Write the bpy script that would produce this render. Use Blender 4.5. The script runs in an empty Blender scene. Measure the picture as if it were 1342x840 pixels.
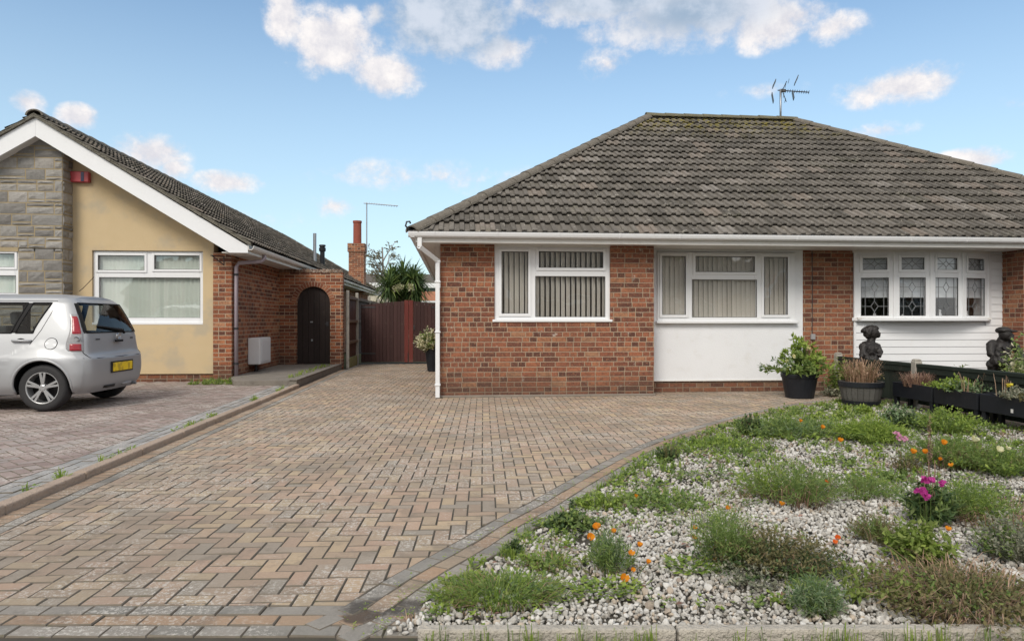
import bpy, math, random
import numpy as np
from mathutils import Vector, Matrix, noise as mnoise
rnd = random.Random(7)
sc = bpy.context.scene
COL = sc.collection
F = 894.7; PSI = math.atan(75 / F); CH = 1.15
SP, CP = math.sin(PSI), math.cos(PSI)

# ---------------------------------------------------------------- measuring helpers (photo pixels -> metres in the street)
def gp(px, py, z=0.0):
    d = (CH - z) * F / (py - 420); r = (px - 671) * d / F
    return (d * SP + r * CP, d * CP - r * SP)
def xat(px, Y):
    return Y * math.tan(PSI + math.atan((px - 671) / F))
def zat(px, py, Y):
    X = xat(px, Y); d = X * SP + Y * CP
    return CH + (420 - py) * d / F
def smooth(a, b, x):
    t = max(0.0, min(1.0, (x - a) / (b - a))); return t * t * (3 - 2 * t)

# ---------------------------------------------------------------- mesh builder
LOC = {}
class MB:
    def __init__(s, xf=None):
        s.v = []; s.f = []; s.uv = []; s.m = []; s.xf = xf; s.cm = 0
    def pt(s, p, uv=(0, 0)):
        s.v.append(tuple(s.xf(p)) if s.xf else tuple(p)); s.uv.append(uv); return len(s.v) - 1
    def face(s, idx):
        s.f.append(tuple(idx)); s.m.append(s.cm)
    def poly(s, pts):
        s.face([s.pt(p) for p in pts])
    def box(s, x0, x1, y0, y1, z0, z1):
        i = [s.pt(p) for p in ((x0, y0, z0), (x1, y0, z0), (x1, y1, z0), (x0, y1, z0), (x0, y0, z1), (x1, y0, z1), (x1, y1, z1), (x0, y1, z1))]
        for q in ((3, 2, 1, 0), (4, 5, 6, 7), (0, 1, 5, 4), (1, 2, 6, 5), (2, 3, 7, 6), (3, 0, 4, 7)):
            s.face([i[k] for k in q])
    def obox(s, c, ax, ay, az, hx, hy, hz):
        c = Vector(c); ax = Vector(ax).normalized(); ay = Vector(ay).normalized(); az = Vector(az).normalized()
        i = []
        for sz in (-1, 1):
            for sx, sy in ((-1, -1), (1, -1), (1, 1), (-1, 1)):
                i.append(s.pt(c + ax * hx * sx + ay * hy * sy + az * hz * sz))
        for q in ((3, 2, 1, 0), (4, 5, 6, 7), (0, 1, 5, 4), (1, 2, 6, 5), (2, 3, 7, 6), (3, 0, 4, 7)):
            s.face([i[k] for k in q])
    def prism(s, poly, d, cap=True):
        # poly: list of 3-D points, d: offset vector
        n = len(poly); a = [s.pt(p) for p in poly]; b = [s.pt(Vector(p) + Vector(d)) for p in poly]
        for k in range(n):
            s.face((a[k], a[(k + 1) % n], b[(k + 1) % n], b[k]))
        if cap:
            s.face(a[::-1]); s.face(b)
    def tube(s, pts, r, n=8, cap=True, sq=None):
        pts = [Vector(p) for p in pts]; rings = []
        rr = r if isinstance(r, (list, tuple)) else [r] * len(pts)
        up = Vector((0, 0, 1)); last = None
        for k, p in enumerate(pts):
            t = (pts[min(k + 1, len(pts) - 1)] - pts[max(k - 1, 0)])
            if t.length < 1e-9: t = Vector((0, 0, 1))
            t.normalize()
            if last is None:
                a = t.cross(up if abs(t.z) < .9 else Vector((0, 1, 0))).normalized()
            else:
                a = (last - t * last.dot(t))
                a = a.normalized() if a.length > 1e-6 else t.cross(Vector((1, 0, 0))).normalized()
            last = a; b = t.cross(a)
            rings.append([s.pt(p + (a * math.cos(2 * math.pi * j / n) + b * math.sin(2 * math.pi * j / n)) * rr[k]) for j in range(n)])
        for k in range(len(rings) - 1):
            for j in range(n):
                s.face((rings[k][j], rings[k][(j + 1) % n], rings[k + 1][(j + 1) % n], rings[k + 1][j]))
        if cap:
            s.face(rings[0][::-1]); s.face(rings[-1])
    def lathe(s, prof, c, n=24, axis='z', cap=False):
        rings = []
        for (r, h) in prof:
            ring = []
            for j in range(n):
                a = 2 * math.pi * j / n; x, y = r * math.cos(a), r * math.sin(a)
                p = (c[0] + x, c[1] + y, c[2] + h) if axis == 'z' else (c[0] + x, c[1] + h, c[2] + y)
                ring.append(s.pt(p))
            rings.append(ring)
        for k in range(len(rings) - 1):
            for j in range(n):
                s.face((rings[k][j], rings[k][(j + 1) % n], rings[k + 1][(j + 1) % n], rings[k + 1][j]))
        if cap:
            s.face(rings[0][::-1]); s.face(rings[-1])
    def leaf(s, b, d, w, L, W, fold=.25):
        # two triangles folded along the midrib
        b = Vector(b); mid = b + d * (L * .45); tip = b + d * L
        nrm = d.cross(w)
        i = [s.pt(b), s.pt(mid + w * W + nrm * (W * fold)), s.pt(tip), s.pt(mid - w * W + nrm * (W * fold))]
        s.face((i[0], i[1], i[2])); s.face((i[0], i[2], i[3]))
    def blade(s, pts, W):
        prev = None
        for k, p in enumerate(pts):
            p = Vector(p); q = Vector(pts[min(k + 1, len(pts) - 1)]) - Vector(pts[max(k - 1, 0)])
            side = q.cross(Vector((0, 0, 1)))
            side = side.normalized() if side.length > 1e-6 else Vector((1, 0, 0))
            w = W * (1 - k / (len(pts) - 1)) ** .6
            if k == len(pts) - 1:
                a = s.pt(p); s.face((prev[0], prev[1], a)); break
            cur = (s.pt(p - side * w), s.pt(p + side * w))
            if prev: s.face((prev[0], prev[1], cur[1], cur[0]))
            prev = cur
    def build(s, name, mats, parent=None, smooth=False, bevel=0, local=False, seg=1):
        me = bpy.data.meshes.new(name)
        off = (0, 0, 0) if (parent is None or local) else LOC.get(parent.name, (0, 0, 0))
        v = np.array(s.v, dtype=np.float64).reshape(-1, 3) - np.array(off)
        me.from_pydata(v.tolist(), [], s.f)
        if not isinstance(mats, (list, tuple)): mats = [mats]
        for m in mats: me.materials.append(m)
        if len(mats) > 1: me.polygons.foreach_set('material_index', s.m)
        uvl = me.uv_layers.new(name='UVMap')
        li = np.empty(len(me.loops), dtype=np.int32); me.loops.foreach_get('vertex_index', li)
        uvl.data.foreach_set('uv', np.array(s.uv, dtype=np.float32)[li].ravel())
        if smooth: me.polygons.foreach_set('use_smooth', [True] * len(me.polygons))
        me.update()
        o = bpy.data.objects.new(name, me); COL.objects.link(o)
        if parent: o.parent = parent; LOC[o.name] = tuple(off)
        else: LOC[o.name] = (0, 0, 0)
        if bevel:
            bm = o.modifiers.new('bev', 'BEVEL'); bm.width = bevel; bm.segments = seg; bm.limit_method = 'ANGLE'; bm.angle_limit = math.radians(50)
        return o

def thing(name, label, cat, loc=(0, 0, 0), rz=0, group=None):
    o = bpy.data.objects.new(name, None); COL.objects.link(o); o.location = loc; o.rotation_euler = (0, 0, rz)
    o.empty_display_size = .2
    o['label'] = label; o['category'] = cat
    if group: o['group'] = group
    LOC[o.name] = tuple(loc); return o
def tag(o, label, cat, group=None, kind=None):
    o['label'] = label; o['category'] = cat
    if group: o['group'] = group
    if kind: o['kind'] = kind
    return o
def struct(o, kind='structure'):
    o['kind'] = kind; return o
def copy_tree(o, loc=None, rz=None, label=None, scale=None):
    r = o.copy(); COL.objects.link(r)
    if loc is not None: r.location = loc
    if rz is not None: r.rotation_euler = (0, 0, rz)
    if scale: r.scale = scale
    if label: r['label'] = label
    for ch in list(o.children):
        c = ch.copy(); COL.objects.link(c); c.parent = r
        for g in list(ch.children):
            d = g.copy(); COL.objects.link(d); d.parent = c
    return r

# ---------------------------------------------------------------- material DSL
class G:
    def __init__(s, name):
        s.mat = bpy.data.materials.new(name); s.mat.use_nodes = True; s.nt = s.mat.node_tree; s.nt.nodes.clear()
    def n(s, t, **kw):
        nd = s.nt.nodes.new(t)
        for k, v in kw.items(): setattr(nd, k, v)
        return nd
    def set(s, sock, v):
        if v is None: return
        if isinstance(v, bpy.types.NodeSocket): s.nt.links.new(v, sock)
        else:
            if sock.type == 'RGBA' and len(v) == 3: v = (*v, 1)
            sock.default_value = v
    def math(s, op, a, b=None, c=None, clamp=False):
        nd = s.n('ShaderNodeMath', operation=op, use_clamp=clamp); s.set(nd.inputs[0], a); s.set(nd.inputs[1], b); s.set(nd.inputs[2], c); return nd.outputs[0]
    def vmath(s, op, a, b=None):
        nd = s.n('ShaderNodeVectorMath', operation=op); s.set(nd.inputs[0], a); s.set(nd.inputs[1], b)
        return nd.outputs['Value'] if op in ('DOT_PRODUCT', 'LENGTH') else nd.outputs[0]
    def mix(s, f, a, b, blend='MIX'):
        nd = s.n('ShaderNodeMix', data_type='RGBA', blend_type=blend, clamp_factor=True)
        s.set(nd.inputs[0], f); s.set(nd.inputs[6], a); s.set(nd.inputs[7], b); return nd.outputs[2]
    def noise(s, vec, scale, detail=3, rough=.55, dim='3D'):
        nd = s.n('ShaderNodeTexNoise', noise_dimensions=dim); s.set(nd.inputs['Vector'], vec); nd.inputs['Scale'].default_value = scale
        nd.inputs['Detail'].default_value = detail; nd.inputs['Roughness'].default_value = rough; return nd.outputs[0]
    def vor(s, vec, scale, feature='F1', out=0):
        nd = s.n('ShaderNodeTexVoronoi', feature=feature); s.set(nd.inputs['Vector'], vec); nd.inputs['Scale'].default_value = scale; return nd.outputs[out]
    def wn(s, vec):
        nd = s.n('ShaderNodeTexWhiteNoise', noise_dimensions='3D'); s.set(nd.inputs['Vector'], vec); return nd.outputs['Value']
    def ramp(s, f, stops, interp='LINEAR'):
        nd = s.n('ShaderNodeValToRGB'); cr = nd.color_ramp; cr.interpolation = interp
        while len(cr.elements) < len(stops): cr.elements.new(.5)
        for e, (p, c) in zip(cr.elements, stops):
            e.position = p; e.color = (*c, 1) if len(c) == 3 else c
        s.set(nd.inputs[0], f); return nd.outputs[0]
    def sstep(s, f, a, b, lo=0., hi=1.):
        nd = s.n('ShaderNodeMapRange', interpolation_type='SMOOTHSTEP'); s.set(nd.inputs['Value'], f)
        nd.inputs['From Min'].default_value = a; nd.inputs['From Max'].default_value = b
        nd.inputs['To Min'].default_value = lo; nd.inputs['To Max'].default_value = hi; return nd.outputs[0]
    def sep(s, v):
        nd = s.n('ShaderNodeSeparateXYZ'); s.set(nd.inputs[0], v); return nd.outputs
    def comb(s, x, y, z=0.):
        nd = s.n('ShaderNodeCombineXYZ'); s.set(nd.inputs[0], x); s.set(nd.inputs[1], y); s.set(nd.inputs[2], z); return nd.outputs[0]
    def geo(s): return s.n('ShaderNodeNewGeometry').outputs
    def bump(s, h, dist=.01, strength=1., normal=None):
        nd = s.n('ShaderNodeBump'); s.set(nd.inputs['Height'], h); nd.inputs['Distance'].default_value = dist; nd.inputs['Strength'].default_value = strength
        if normal is not None: s.set(nd.inputs['Normal'], normal)
        return nd.outputs[0]
    def done(s, color, rough=.8, metal=0., spec=.5, normal=None, coat=0., trans=None):
        b = s.n('ShaderNodeBsdfPrincipled'); s.set(b.inputs['Base Color'], color); s.set(b.inputs['Roughness'], rough)
        s.set(b.inputs['Metallic'], metal); s.set(b.inputs['Specular IOR Level'], spec); b.inputs['Coat Weight'].default_value = coat
        if normal is not None: s.set(b.inputs['Normal'], normal)
        o = s.n('ShaderNodeOutputMaterial'); sh = b.outputs[0]
        if trans:
            t = s.n('ShaderNodeBsdfTranslucent'); s.set(t.inputs[0], color); m = s.n('ShaderNodeMixShader'); m.inputs[0].default_value = trans
            s.nt.links.new(b.outputs[0], m.inputs[1]); s.nt.links.new(t.outputs[0], m.inputs[2]); sh = m.outputs[0]
        s.nt.links.new(sh, o.inputs[0]); return s.mat

def wall_uv(g):
    ge = g.geo(); P = g.sep(ge['Position']); N = g.sep(ge['True Normal'])
    ax = g.math('ABSOLUTE', N[0]); ay = g.math('ABSOLUTE', N[1]); az = g.math('ABSOLUTE', N[2])
    isx = g.math('GREATER_THAN', ax, ay); isz = g.math('GREATER_THAN', az, .8)
    u = g.math('ADD', g.math('MULTIPLY', P[0], g.math('SUBTRACT', 1., isx)), g.math('MULTIPLY', P[1], isx))
    v = g.math('ADD', g.math('MULTIPLY', P[2], g.math('SUBTRACT', 1., isz)), g.math('MULTIPLY', P[1], isz))
    return u, v, ge

BRICK_STOPS = [(0, (.10, .045, .034)), (.12, (.15, .06, .042)), (.3, (.22, .082, .05)), (.55, (.285, .105, .06)), (.74, (.34, .13, .07)), (.88, (.37, .17, .09)), (1, (.32, .18, .11))]
def brick_mat(name, bw=.225, bh=.075, header=.3, stops=BRICK_STOPS, mortar=(.40, .29, .20), mj=.0055, stain=0.0, offs=0.0, z0=0.0, bump=.006, jog=0.):
    g = G(name); u, v, ge = wall_uv(g)
    v = g.math('SUBTRACT', v, z0); u = g.math('ADD', u, offs)
    rv = g.math('DIVIDE', v, bh); row = g.math('FLOOR', rv); fv = g.math('FRACT', rv)
    jit = g.math('MULTIPLY', g.math('FLOOR', g.math('MULTIPLY', g.wn(g.comb(row, 4.4, 1.7)), 3.)), jog)
    cu = g.math('ADD', g.math('DIVIDE', u, bw), g.math('ADD', g.math('ADD', g.math('MULTIPLY', g.math('FLOORED_MODULO', row, 2.), .5), jit), 200.))
    col = g.math('FLOOR', cu); fu = g.math('FRACT', cu)
    r1 = g.wn(g.comb(col, row, 3.3)); hd = g.math('LESS_THAN', r1, header)
    f2 = g.math('MULTIPLY', fu, 2.); half = g.math('FLOOR', f2)
    fuh = g.math('FRACT', f2)
    nh = g.math('SUBTRACT', 1., hd)
    fuu = g.math('ADD', g.math('MULTIPLY', fu, nh), g.math('MULTIPLY', fuh, hd))
    wid = g.math('ADD', g.math('MULTIPLY', hd, -bw / 2), bw)
    du = g.math('MULTIPLY', g.math('MINIMUM', fuu, g.math('SUBTRACT', 1., fuu)), wid)
    dv = g.math('MULTIPLY', g.math('MINIMUM', fv, g.math('SUBTRACT', 1., fv)), bh)
    pos = ge['Position']; nz = g.noise(pos, 55, 3)
    d = g.math('ADD', g.math('MINIMUM', du, dv), g.math('MULTIPLY', g.math('SUBTRACT', nz, .5), .006))
    mask = g.sstep(d, mj - .0015, mj + .002)
    rr = g.wn(g.comb(g.math('ADD', col, g.math('MULTIPLY', g.math('MULTIPLY', half, hd), .37)), row, 9.1))
    # headers of the stock bricks are often burnt darker
    rr = g.math('SUBTRACT', rr, g.math('MULTIPLY', hd, .16), clamp=True)
    c = g.ramp(rr, stops)
    mot = g.noise(pos, 28, 4, .7); c = g.mix(g.sstep(mot, .42, .66), c, g.mix(.6, c, (.07, .035, .03))); mo2 = g.noise(pos, 45, 3, .7); c = g.mix(g.sstep(mo2, .5, .68, 0, .5), c, (.42, .19, .10))
    sm = g.noise(pos, 90, 2); c = g.mix(g.sstep(sm, .62, .8, 0, .5), c, (.45, .3, .2))
    mc = g.mix(g.noise(pos, 12, 3), tuple(x * .65 for x in mortar), mortar)
    c = g.mix(mask, mc, c)
    big = g.noise(pos, .8, 4, .6)
    c = g.mix(g.sstep(big, .35, .7, 0, .35), c, g.mix(.6, c, (.1, .06, .045)))
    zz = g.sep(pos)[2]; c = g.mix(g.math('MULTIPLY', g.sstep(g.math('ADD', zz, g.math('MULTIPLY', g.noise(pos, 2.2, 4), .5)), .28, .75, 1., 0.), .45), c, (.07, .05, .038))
    if stain: c = g.mix(g.sstep(g.noise(pos, 9, 5, .75), .62, .72, 0, stain), c, (.55, .5, .45))
    h = g.math('ADD', mask, g.math('MULTIPLY', g.noise(pos, 130, 3), .25))
    return g.done(c, .88, spec=.25, normal=g.bump(h, bump))

def flat_mat(name, col, rough=.5, var=.12, nscale=6, metal=0., spec=.5, bump=0., bscale=80, dirt=None, dirt_amt=.4, coat=0.):
    g = G(name); p = g.geo()['Position']; nz = g.noise(p, nscale, 4, .6)
    c = g.mix(nz, tuple(x * (1 - var) for x in col), tuple(min(1, x * (1 + var)) for x in col))
    if dirt: c = g.mix(g.sstep(g.noise(p, nscale * 2.7, 5, .7), .52, .75, 0, dirt_amt), c, dirt)
    nm = g.bump(g.noise(p, bscale, 3), bump) if bump else None
    return g.done(c, rough, metal, spec, nm, coat)

def island_mat(name, stops, rough=.85, spec=.3, lichen=.0, nscale=60, bump=.002, big=.0, trans=None, bigcol=(.12, .11, .1), wobble=.25, stain=None):
    g = G(name); ge = g.geo(); p = ge['Position']
    c = g.ramp(ge['Random Per Island'], stops)
    nz = g.noise(p, nscale, 3, .65); c = g.mix(g.math('MULTIPLY', nz, wobble * 2), c, g.mix(.5, c, (0.02, 0.02, 0.015)))
    if big:
        c = g.mix(g.sstep(g.noise(p, .7, 5, .62), .42, .66, 0, big), c, bigcol); c = g.mix(g.sstep(g.noise(p, 4.5, 5, .7), .50, .66, 0, big), c, tuple(x * .8 for x in bigcol))
    if lichen:
        l1 = g.sstep(g.noise(p, 48, 4, .8), .50, .60); l2 = g.sstep(g.noise(p, 1.3, 4, .65), .44, .60)
        c = g.mix(g.math('MULTIPLY', g.math('MULTIPLY', l1, l2), lichen), c, (.58, .55, .50))
    if stain:
        dl = g.vmath('LENGTH', g.vmath('MULTIPLY', g.vmath('SUBTRACT', p, (stain[0], stain[1], 0)), (1., 1.6, 0.)))
        c = g.mix(g.math('MULTIPLY', g.sstep(g.math('ADD', dl, g.math('MULTIPLY', g.math('SUBTRACT', g.noise(p, 9, 4, .65), .5), .28)), stain[2] * .45, stain[2], 1., 0.), .78), c, (.045, .038, .034))
    nm = g.bump(g.noise(p, nscale * 3, 3, .7), bump) if bump else None
    return g.done(c, rough, spec=spec, normal=nm, trans=trans)

def glass_mat(name, tint=(1, 1, 1), refl=(.9, .95, 1), base=.065):
    g = G(name); fr = g.n('ShaderNodeFresnel'); fr.inputs[0].default_value = 1.55
    p = g.geo()['Position']; nm = g.bump(g.noise(p, 1.6, 2), .02, .35)
    f = g.math('MULTIPLY', g.math('ADD', fr.outputs[0], base, clamp=True), g.math('SUBTRACT', 1., g.geo()['Backfacing']))
    t = g.n('ShaderNodeBsdfTransparent'); g.set(t.inputs[0], tint)
    gl = g.n('ShaderNodeBsdfGlossy'); g.set(gl.inputs['Color'], refl); gl.inputs['Roughness'].default_value = .02; g.set(gl.inputs['Normal'], nm)
    m = g.n('ShaderNodeMixShader'); g.set(m.inputs[0], f); g.nt.links.new(t.outputs[0], m.inputs[1]); g.nt.links.new(gl.outputs[0], m.inputs[2])
    o = g.n('ShaderNodeOutputMaterial'); g.nt.links.new(m.outputs[0], o.inputs[0]); return g.mat

def tile_mat(name, gauge, moss_z=99.):
    g = G(name); uvn = g.n('ShaderNodeUVMap'); uv = g.sep(uvn.outputs[0]); p = g.geo()['Position']; P = g.sep(p)
    row = g.math('FLOOR', g.math('DIVIDE', uv[1], gauge)); col = g.math('FLOOR', g.math('DIVIDE', uv[0], .3))
    r = g.wn(g.comb(col, row, 1.)); c = g.ramp(r, [(0, (.115, .105, .093)), (.45, (.165, .15, .134)), (.8, (.205, .186, .165)), (.93, (.25, .21, .18)), (1, (.27, .25, .23))])
    c = g.mix(g.noise(p, 22, 5, .75), g.mix(.55, c, (.04, .038, .03)), c)
    c = g.mix(g.sstep(g.noise(p, 16, 5, .8), .58, .66, 0, .75), c, (.36, .34, .30))
    c = g.mix(g.sstep(g.noise(p, 6.3, 4, .75), .60, .66, 0, .95), c, g.ramp(g.noise(p, 40, 2), [(.3, (.42, .40, .36)), (.6, (.2, .18, .15))]))
    gm = g.sstep(g.noise(p, 2.3, 5, .75), .55, .70, 0, .4); c = g.mix(gm, c, (.10, .10, .06))
    c = g.mix(g.math('MULTIPLY', g.sstep(P[2], moss_z - .9, moss_z, 0, 1.), g.sstep(g.noise(p, 7, 4, .7), .48, .62)), c, (.22, .19, .045))
    nm = g.bump(g.noise(p, 70, 4, .75), .006)
    return g.done(c, .92, spec=.2, normal=nm)

M = {}
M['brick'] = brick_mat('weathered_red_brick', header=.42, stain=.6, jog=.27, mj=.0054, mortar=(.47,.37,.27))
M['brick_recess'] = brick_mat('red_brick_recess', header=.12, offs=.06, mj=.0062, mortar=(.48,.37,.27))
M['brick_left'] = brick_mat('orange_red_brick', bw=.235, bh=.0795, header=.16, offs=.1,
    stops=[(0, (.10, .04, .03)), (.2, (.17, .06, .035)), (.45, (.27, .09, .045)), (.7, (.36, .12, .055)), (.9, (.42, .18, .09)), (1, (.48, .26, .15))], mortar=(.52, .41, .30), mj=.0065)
M['brick_single'] = island_mat('arch_brick', [(0, (.16, .055, .035)), (.5, (.27, .095, .05)), (1, (.36, .16, .09))], bump=.004)
M['brick_top'] = island_mat('coping_brick_weathered', [(0, (.13, .08, .055)), (.5, (.22, .12, .08)), (1, (.27, .17, .11))], bump=.006, lichen=.9, big=.5)
M['mortar'] = flat_mat('pale_mortar', (.42, .33, .24), .9, .2, 15, bump=.01)
M['pvc'] = flat_mat('white_upvc', (.75, .765, .79), .32, .02, 3, dirt=(.62, .61, .58), dirt_amt=.2)
M['pvc_aged'] = flat_mat('aged_white_upvc', (.70, .69, .67), .42, .05, 2.2, dirt=(.50, .46, .40), dirt_amt=.28)
M['seal'] = flat_mat('dark_window_gasket', (.03, .03, .032), .6)
M['render_white'] = flat_mat('white_painted_render', (.74, .755, .785), .75, .05, 1.6, bump=.004, bscale=60, dirt=(.60, .59, .57), dirt_amt=.35)
M['glass'] = glass_mat('window_glass')
M['blind'] = island_mat('cream_blind_fabric', [(0, (.80, .77, .70)), (1, (.88, .85, .78))], .8, bump=0, wobble=.08, trans=.35)
M['blind_green'] = island_mat('pale_green_blind_fabric', [(0, (.66, .74, .67)), (1, (.78, .84, .77))], .8, bump=0, wobble=.06, trans=.3)
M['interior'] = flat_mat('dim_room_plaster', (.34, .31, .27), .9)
M['tile'] = tile_mat('lichened_concrete_tile', .343, 5.7)
M['tile_left'] = tile_mat('lichened_concrete_tile_neighbour', .34, 9.)
M['cap'] = flat_mat('hip_capping_concrete', (.13, .115, .095), .92, .35, 14, bump=.012, bscale=40, dirt=(.33, .31, .26), dirt_amt=.75)
M['cap_moss'] = flat_mat('mossy_ridge_capping', (.13, .12, .08), .95, .4, 12, bump=.02, bscale=40, dirt=(.24, .20, .06), dirt_amt=.8)
M['lead_pipe'] = flat_mat('lilac_grey_pipe_paint', (.34, .29, .33), .5, .12, 5)
M['dark_metal'] = flat_mat('dark_metal', (.035, .035, .04), .5, .2, 9)
M['alu'] = flat_mat('dull_aluminium', (.33, .35, .38), .45, .1, 9, metal=.8)
M['terracotta'] = flat_mat('terracotta_pot', (.26, .07, .045), .85, .25, 9)
M['concrete'] = flat_mat('weathered_concrete', (.36, .34, .30), .92, .25, 5, bump=.01, bscale=60, dirt=(.14, .13, .1), dirt_amt=.7)
M['kerb'] = flat_mat('brown_concrete_kerb', (.27, .205, .16), .92, .22, 5, bump=.012, bscale=70, dirt=(.11, .095, .08), dirt_amt=.6)
def gloss_black(): return flat_mat('black_plastic', (.010, .012, .017), .5, .25, 5, spec=.35, dirt=(.05, .045, .04), dirt_amt=.35)
M['black_plastic'] = gloss_black()

def wall_holes(mb, x0, x1, y0, y1, z0, z1, holes):
    xs = sorted({x0, x1, *[h[0] for h in holes], *[h[1] for h in holes]}); zs = sorted({z0, z1, *[h[2] for h in holes], *[h[3] for h in holes]})
    for i in range(len(xs) - 1):
        run = None
        for j in range(len(zs) - 1):
            cx, cz = (xs[i] + xs[i + 1]) / 2, (zs[j] + zs[j + 1]) / 2
            solid = not any(h[0] < cx < h[1] and h[2] < cz < h[3] for h in holes)
            if solid:
                if run is None: run = zs[j]
                if j == len(zs) - 2: mb.box(xs[i], xs[i + 1], y0, y1, run, zs[j + 1]); run = None
            elif run is not None:
                mb.box(xs[i], xs[i + 1], y0, y1, run, zs[j]); run = None

def window(parent, x0, x1, z0, z1, Y, lights, name='window', label=None, sill=True, blind=None, depth=.07, xf=None, lead=None, fm=None, sill_over=.03):
    """lights: (gx0,gx1,gz0,gz1,casement) glass openings; faces -Y"""
    fm = fm or M['pvc']
    mb = MB(xf); wall_holes(mb, x0, x1, Y, Y + depth, z0, z1, [l[:4] for l in lights])
    fr = mb.build(name, fm, parent, bevel=.004)
    if label: fr['label'] = label
    for (a, b, c, d, cas) in lights:
        par = fr
        if cas:
            w = .042; cs = MB(xf); wall_holes(cs, a - w, b + w, Y - .016, Y + .0, c - w, d + w, [(a, b, c, d)]); cs.build('casement', fm, fr, bevel=.003)
        t = .007; ga = MB(xf); gl = MB(xf)
        yy = Y + .004 if not cas else Y - .010
        wall_holes(ga, a, b, yy, Y + .02, c, d, [(a + t, b - t, c + t, d - t)])
        gl.box(a + .003, b - .003, Y + .024, Y + .030, c + .003, d - .003)
        ga.build('gasket', M['seal'], fr); gl.build('pane', M['glass'], fr)
    if sill:
        s = MB(xf); s.box(x0 - sill_over, x1 + sill_over, Y - .055, Y + .04, z0 - .035, z0 + .004)
        s.build('sill', fm, fr, bevel=.005)
    if lead: lead(fr)
    if blind:
        bx0, bx1, bz0, bz1, sp, w, ang, mat = blind
        s = MB(xf); x = bx0
        while x < bx1:
            a = math.radians(ang + rnd.uniform(-5, 5)); c, sn = math.cos(a), math.sin(a)
            if rnd.random() < .06: a += .3
            yy = Y + .078; k = 4; pl = None
            for q in range(k + 1):
                t = (q / k - .5) * w; bow = .006 * (1 - (2 * q / k - 1) ** 2)
                px_, py_ = x + t * c - bow * sn, yy + t * sn + bow * c
                cur = (s.pt((px_, py_, bz0 + .01)), s.pt((px_, py_, bz1)))
                if pl: s.face((pl[0], cur[0], cur[1], pl[1]))
                pl = cur
            x += sp
        s.build('blind', mat, fr, smooth=True)
    return fr

def tiled_slope(mb, o, e, s, L, lim_a, lim_b, gauge=.343, pitch=.15, seed=1):
    """corrugated interlocking tiles: o eave origin, e unit vector along eave, s unit vector up the slope; lim_a/b(t) limits along e"""
    o, e, s = Vector(o), Vector(e).normalized(), Vector(s).normalized(); n = e.cross(s)
    if n.z < 0: n = -n
    R = random.Random(seed)
    prof = ((0, 0), (.42, 0), (.49, .027), (.90, .027), (.97, 0))
    nc = int(math.ceil(L / gauge))
    for k in range(nc):
        t0 = k * gauge - .012; t1 = min((k + 1) * gauge + .07, L)
        a0, b0 = lim_a(max(t0, 0)), lim_b(max(t0, 0)); a1, b1 = lim_a(t1), lim_b(t1)
        lo, hi = min(a0, a1), max(b0, b1)
        prev = None; i0 = int(math.floor(lo / pitch)) - 1; i1 = int(math.ceil(hi / pitch)) + 1
        jit = {}
        for i in range(i0, i1):
            ti = i // 2
            if ti not in jit: jit[ti] = (R.uniform(-.003, .004), R.uniform(-.007, .007))
            jl, js = jit[ti]
            for (q, hh) in prof:
                x = (i + q) * pitch; xl = min(max(x, a0), b0); xu = min(max(x, a1), b1)
                pf = o + e * xl + s * (t0 + js) + n * (hh + .030 + jl); pa = o + e * xl + s * (t0 + js) + n * (hh + .050 + jl)
                pb = o + e * xu + s * t1 + n * (hh - .004)
                cur = (mb.pt(pf, (x, k * gauge + .01)), mb.pt(pa, (x, k * gauge + .02)), mb.pt(pb, (x, (k + 1) * gauge - .01)), xl, xu)
                if prev and (cur[3] - prev[3] > 1e-6 or cur[4] - prev[4] > 1e-6):
                    mb.face((prev[0], cur[0], cur[1], prev[1])); mb.face((prev[1], cur[1], cur[2], prev[2]))
                prev = cur

def capping(mb, a, b, r=.11, seg=.40, lift=0.03):
    a, b = Vector(a), Vector(b); L = (b - a).length; d = (b - a) / L; n = max(1, int(L / seg)); up = Vector((0, 0, 1)); up = (up - d * up.dot(d)).normalized(); side = d.cross(up)
    for k in range(n):
        p0 = a + d * (L * k / n - .02); p1 = a + d * (L * (k + 1) / n + .015); R0 = r * rnd.uniform(1.02, 1.1); R1 = r * .93
        rings = []
        for (p, R_) in ((p0, R0 * .8), (p0, R0), (p1, R1), (p1, R1 * .8)):
            rings.append([mb.pt(p + side * (R_ * 1.15 * math.cos(t)) + up * (R_ * .85 * math.sin(t) + lift - .04)) for t in [math.pi * j / 10 for j in range(11)]])
        for q in range(3):
            for j in range(10): mb.face((rings[q][j], rings[q][j + 1], rings[q + 1][j + 1], rings[q + 1][j]))
# ================================================================ MAIN PAIR OF BUNGALOWS
YF, YR = 10.24, 10.68
XL, XA, XB, XR = -0.216, 3.04, 9.10, 12.36
ST = 2.289
def lit(a, b, t, bt, Y, cas, ref=None):
    m = (a + b) / 2 if ref is None else ref
    return (xat(a, Y), xat(b, Y), zat(m, bt, Y), zat(m, t, Y), cas)
house = thing('semi_detached_bungalow', 'wide red brick bungalow pair under one hipped tiled roof with white gutter', 'house', (6.07, 15, 0))
w1x0, w1x1 = xat(648, YF), xat(800, YF); w1z0 = zat(724, 419, YF); w1z1 = zat(724, 323.5, YF)
mb = MB()
wall_holes(mb, XL, XA, YF, YF + .25, 0, ST, [(w1x0, w1x1, w1z0 - .03, ST)])
m1x0, m1x1 = 12.14 - w1x1, 12.14 - w1x0
wall_holes(mb, XB, XR, YF, YF + .25, 0, ST, [(m1x0, m1x1, w1z0 - .03, ST)])
mb.box(XL, XL + .25, YF + .25, 20, 0, ST); mb.box(XR - .25, XR, YF + .25, 20, 0, ST); mb.box(XL + .25, XR - .25, 19.75, 20, 0, ST)
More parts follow.
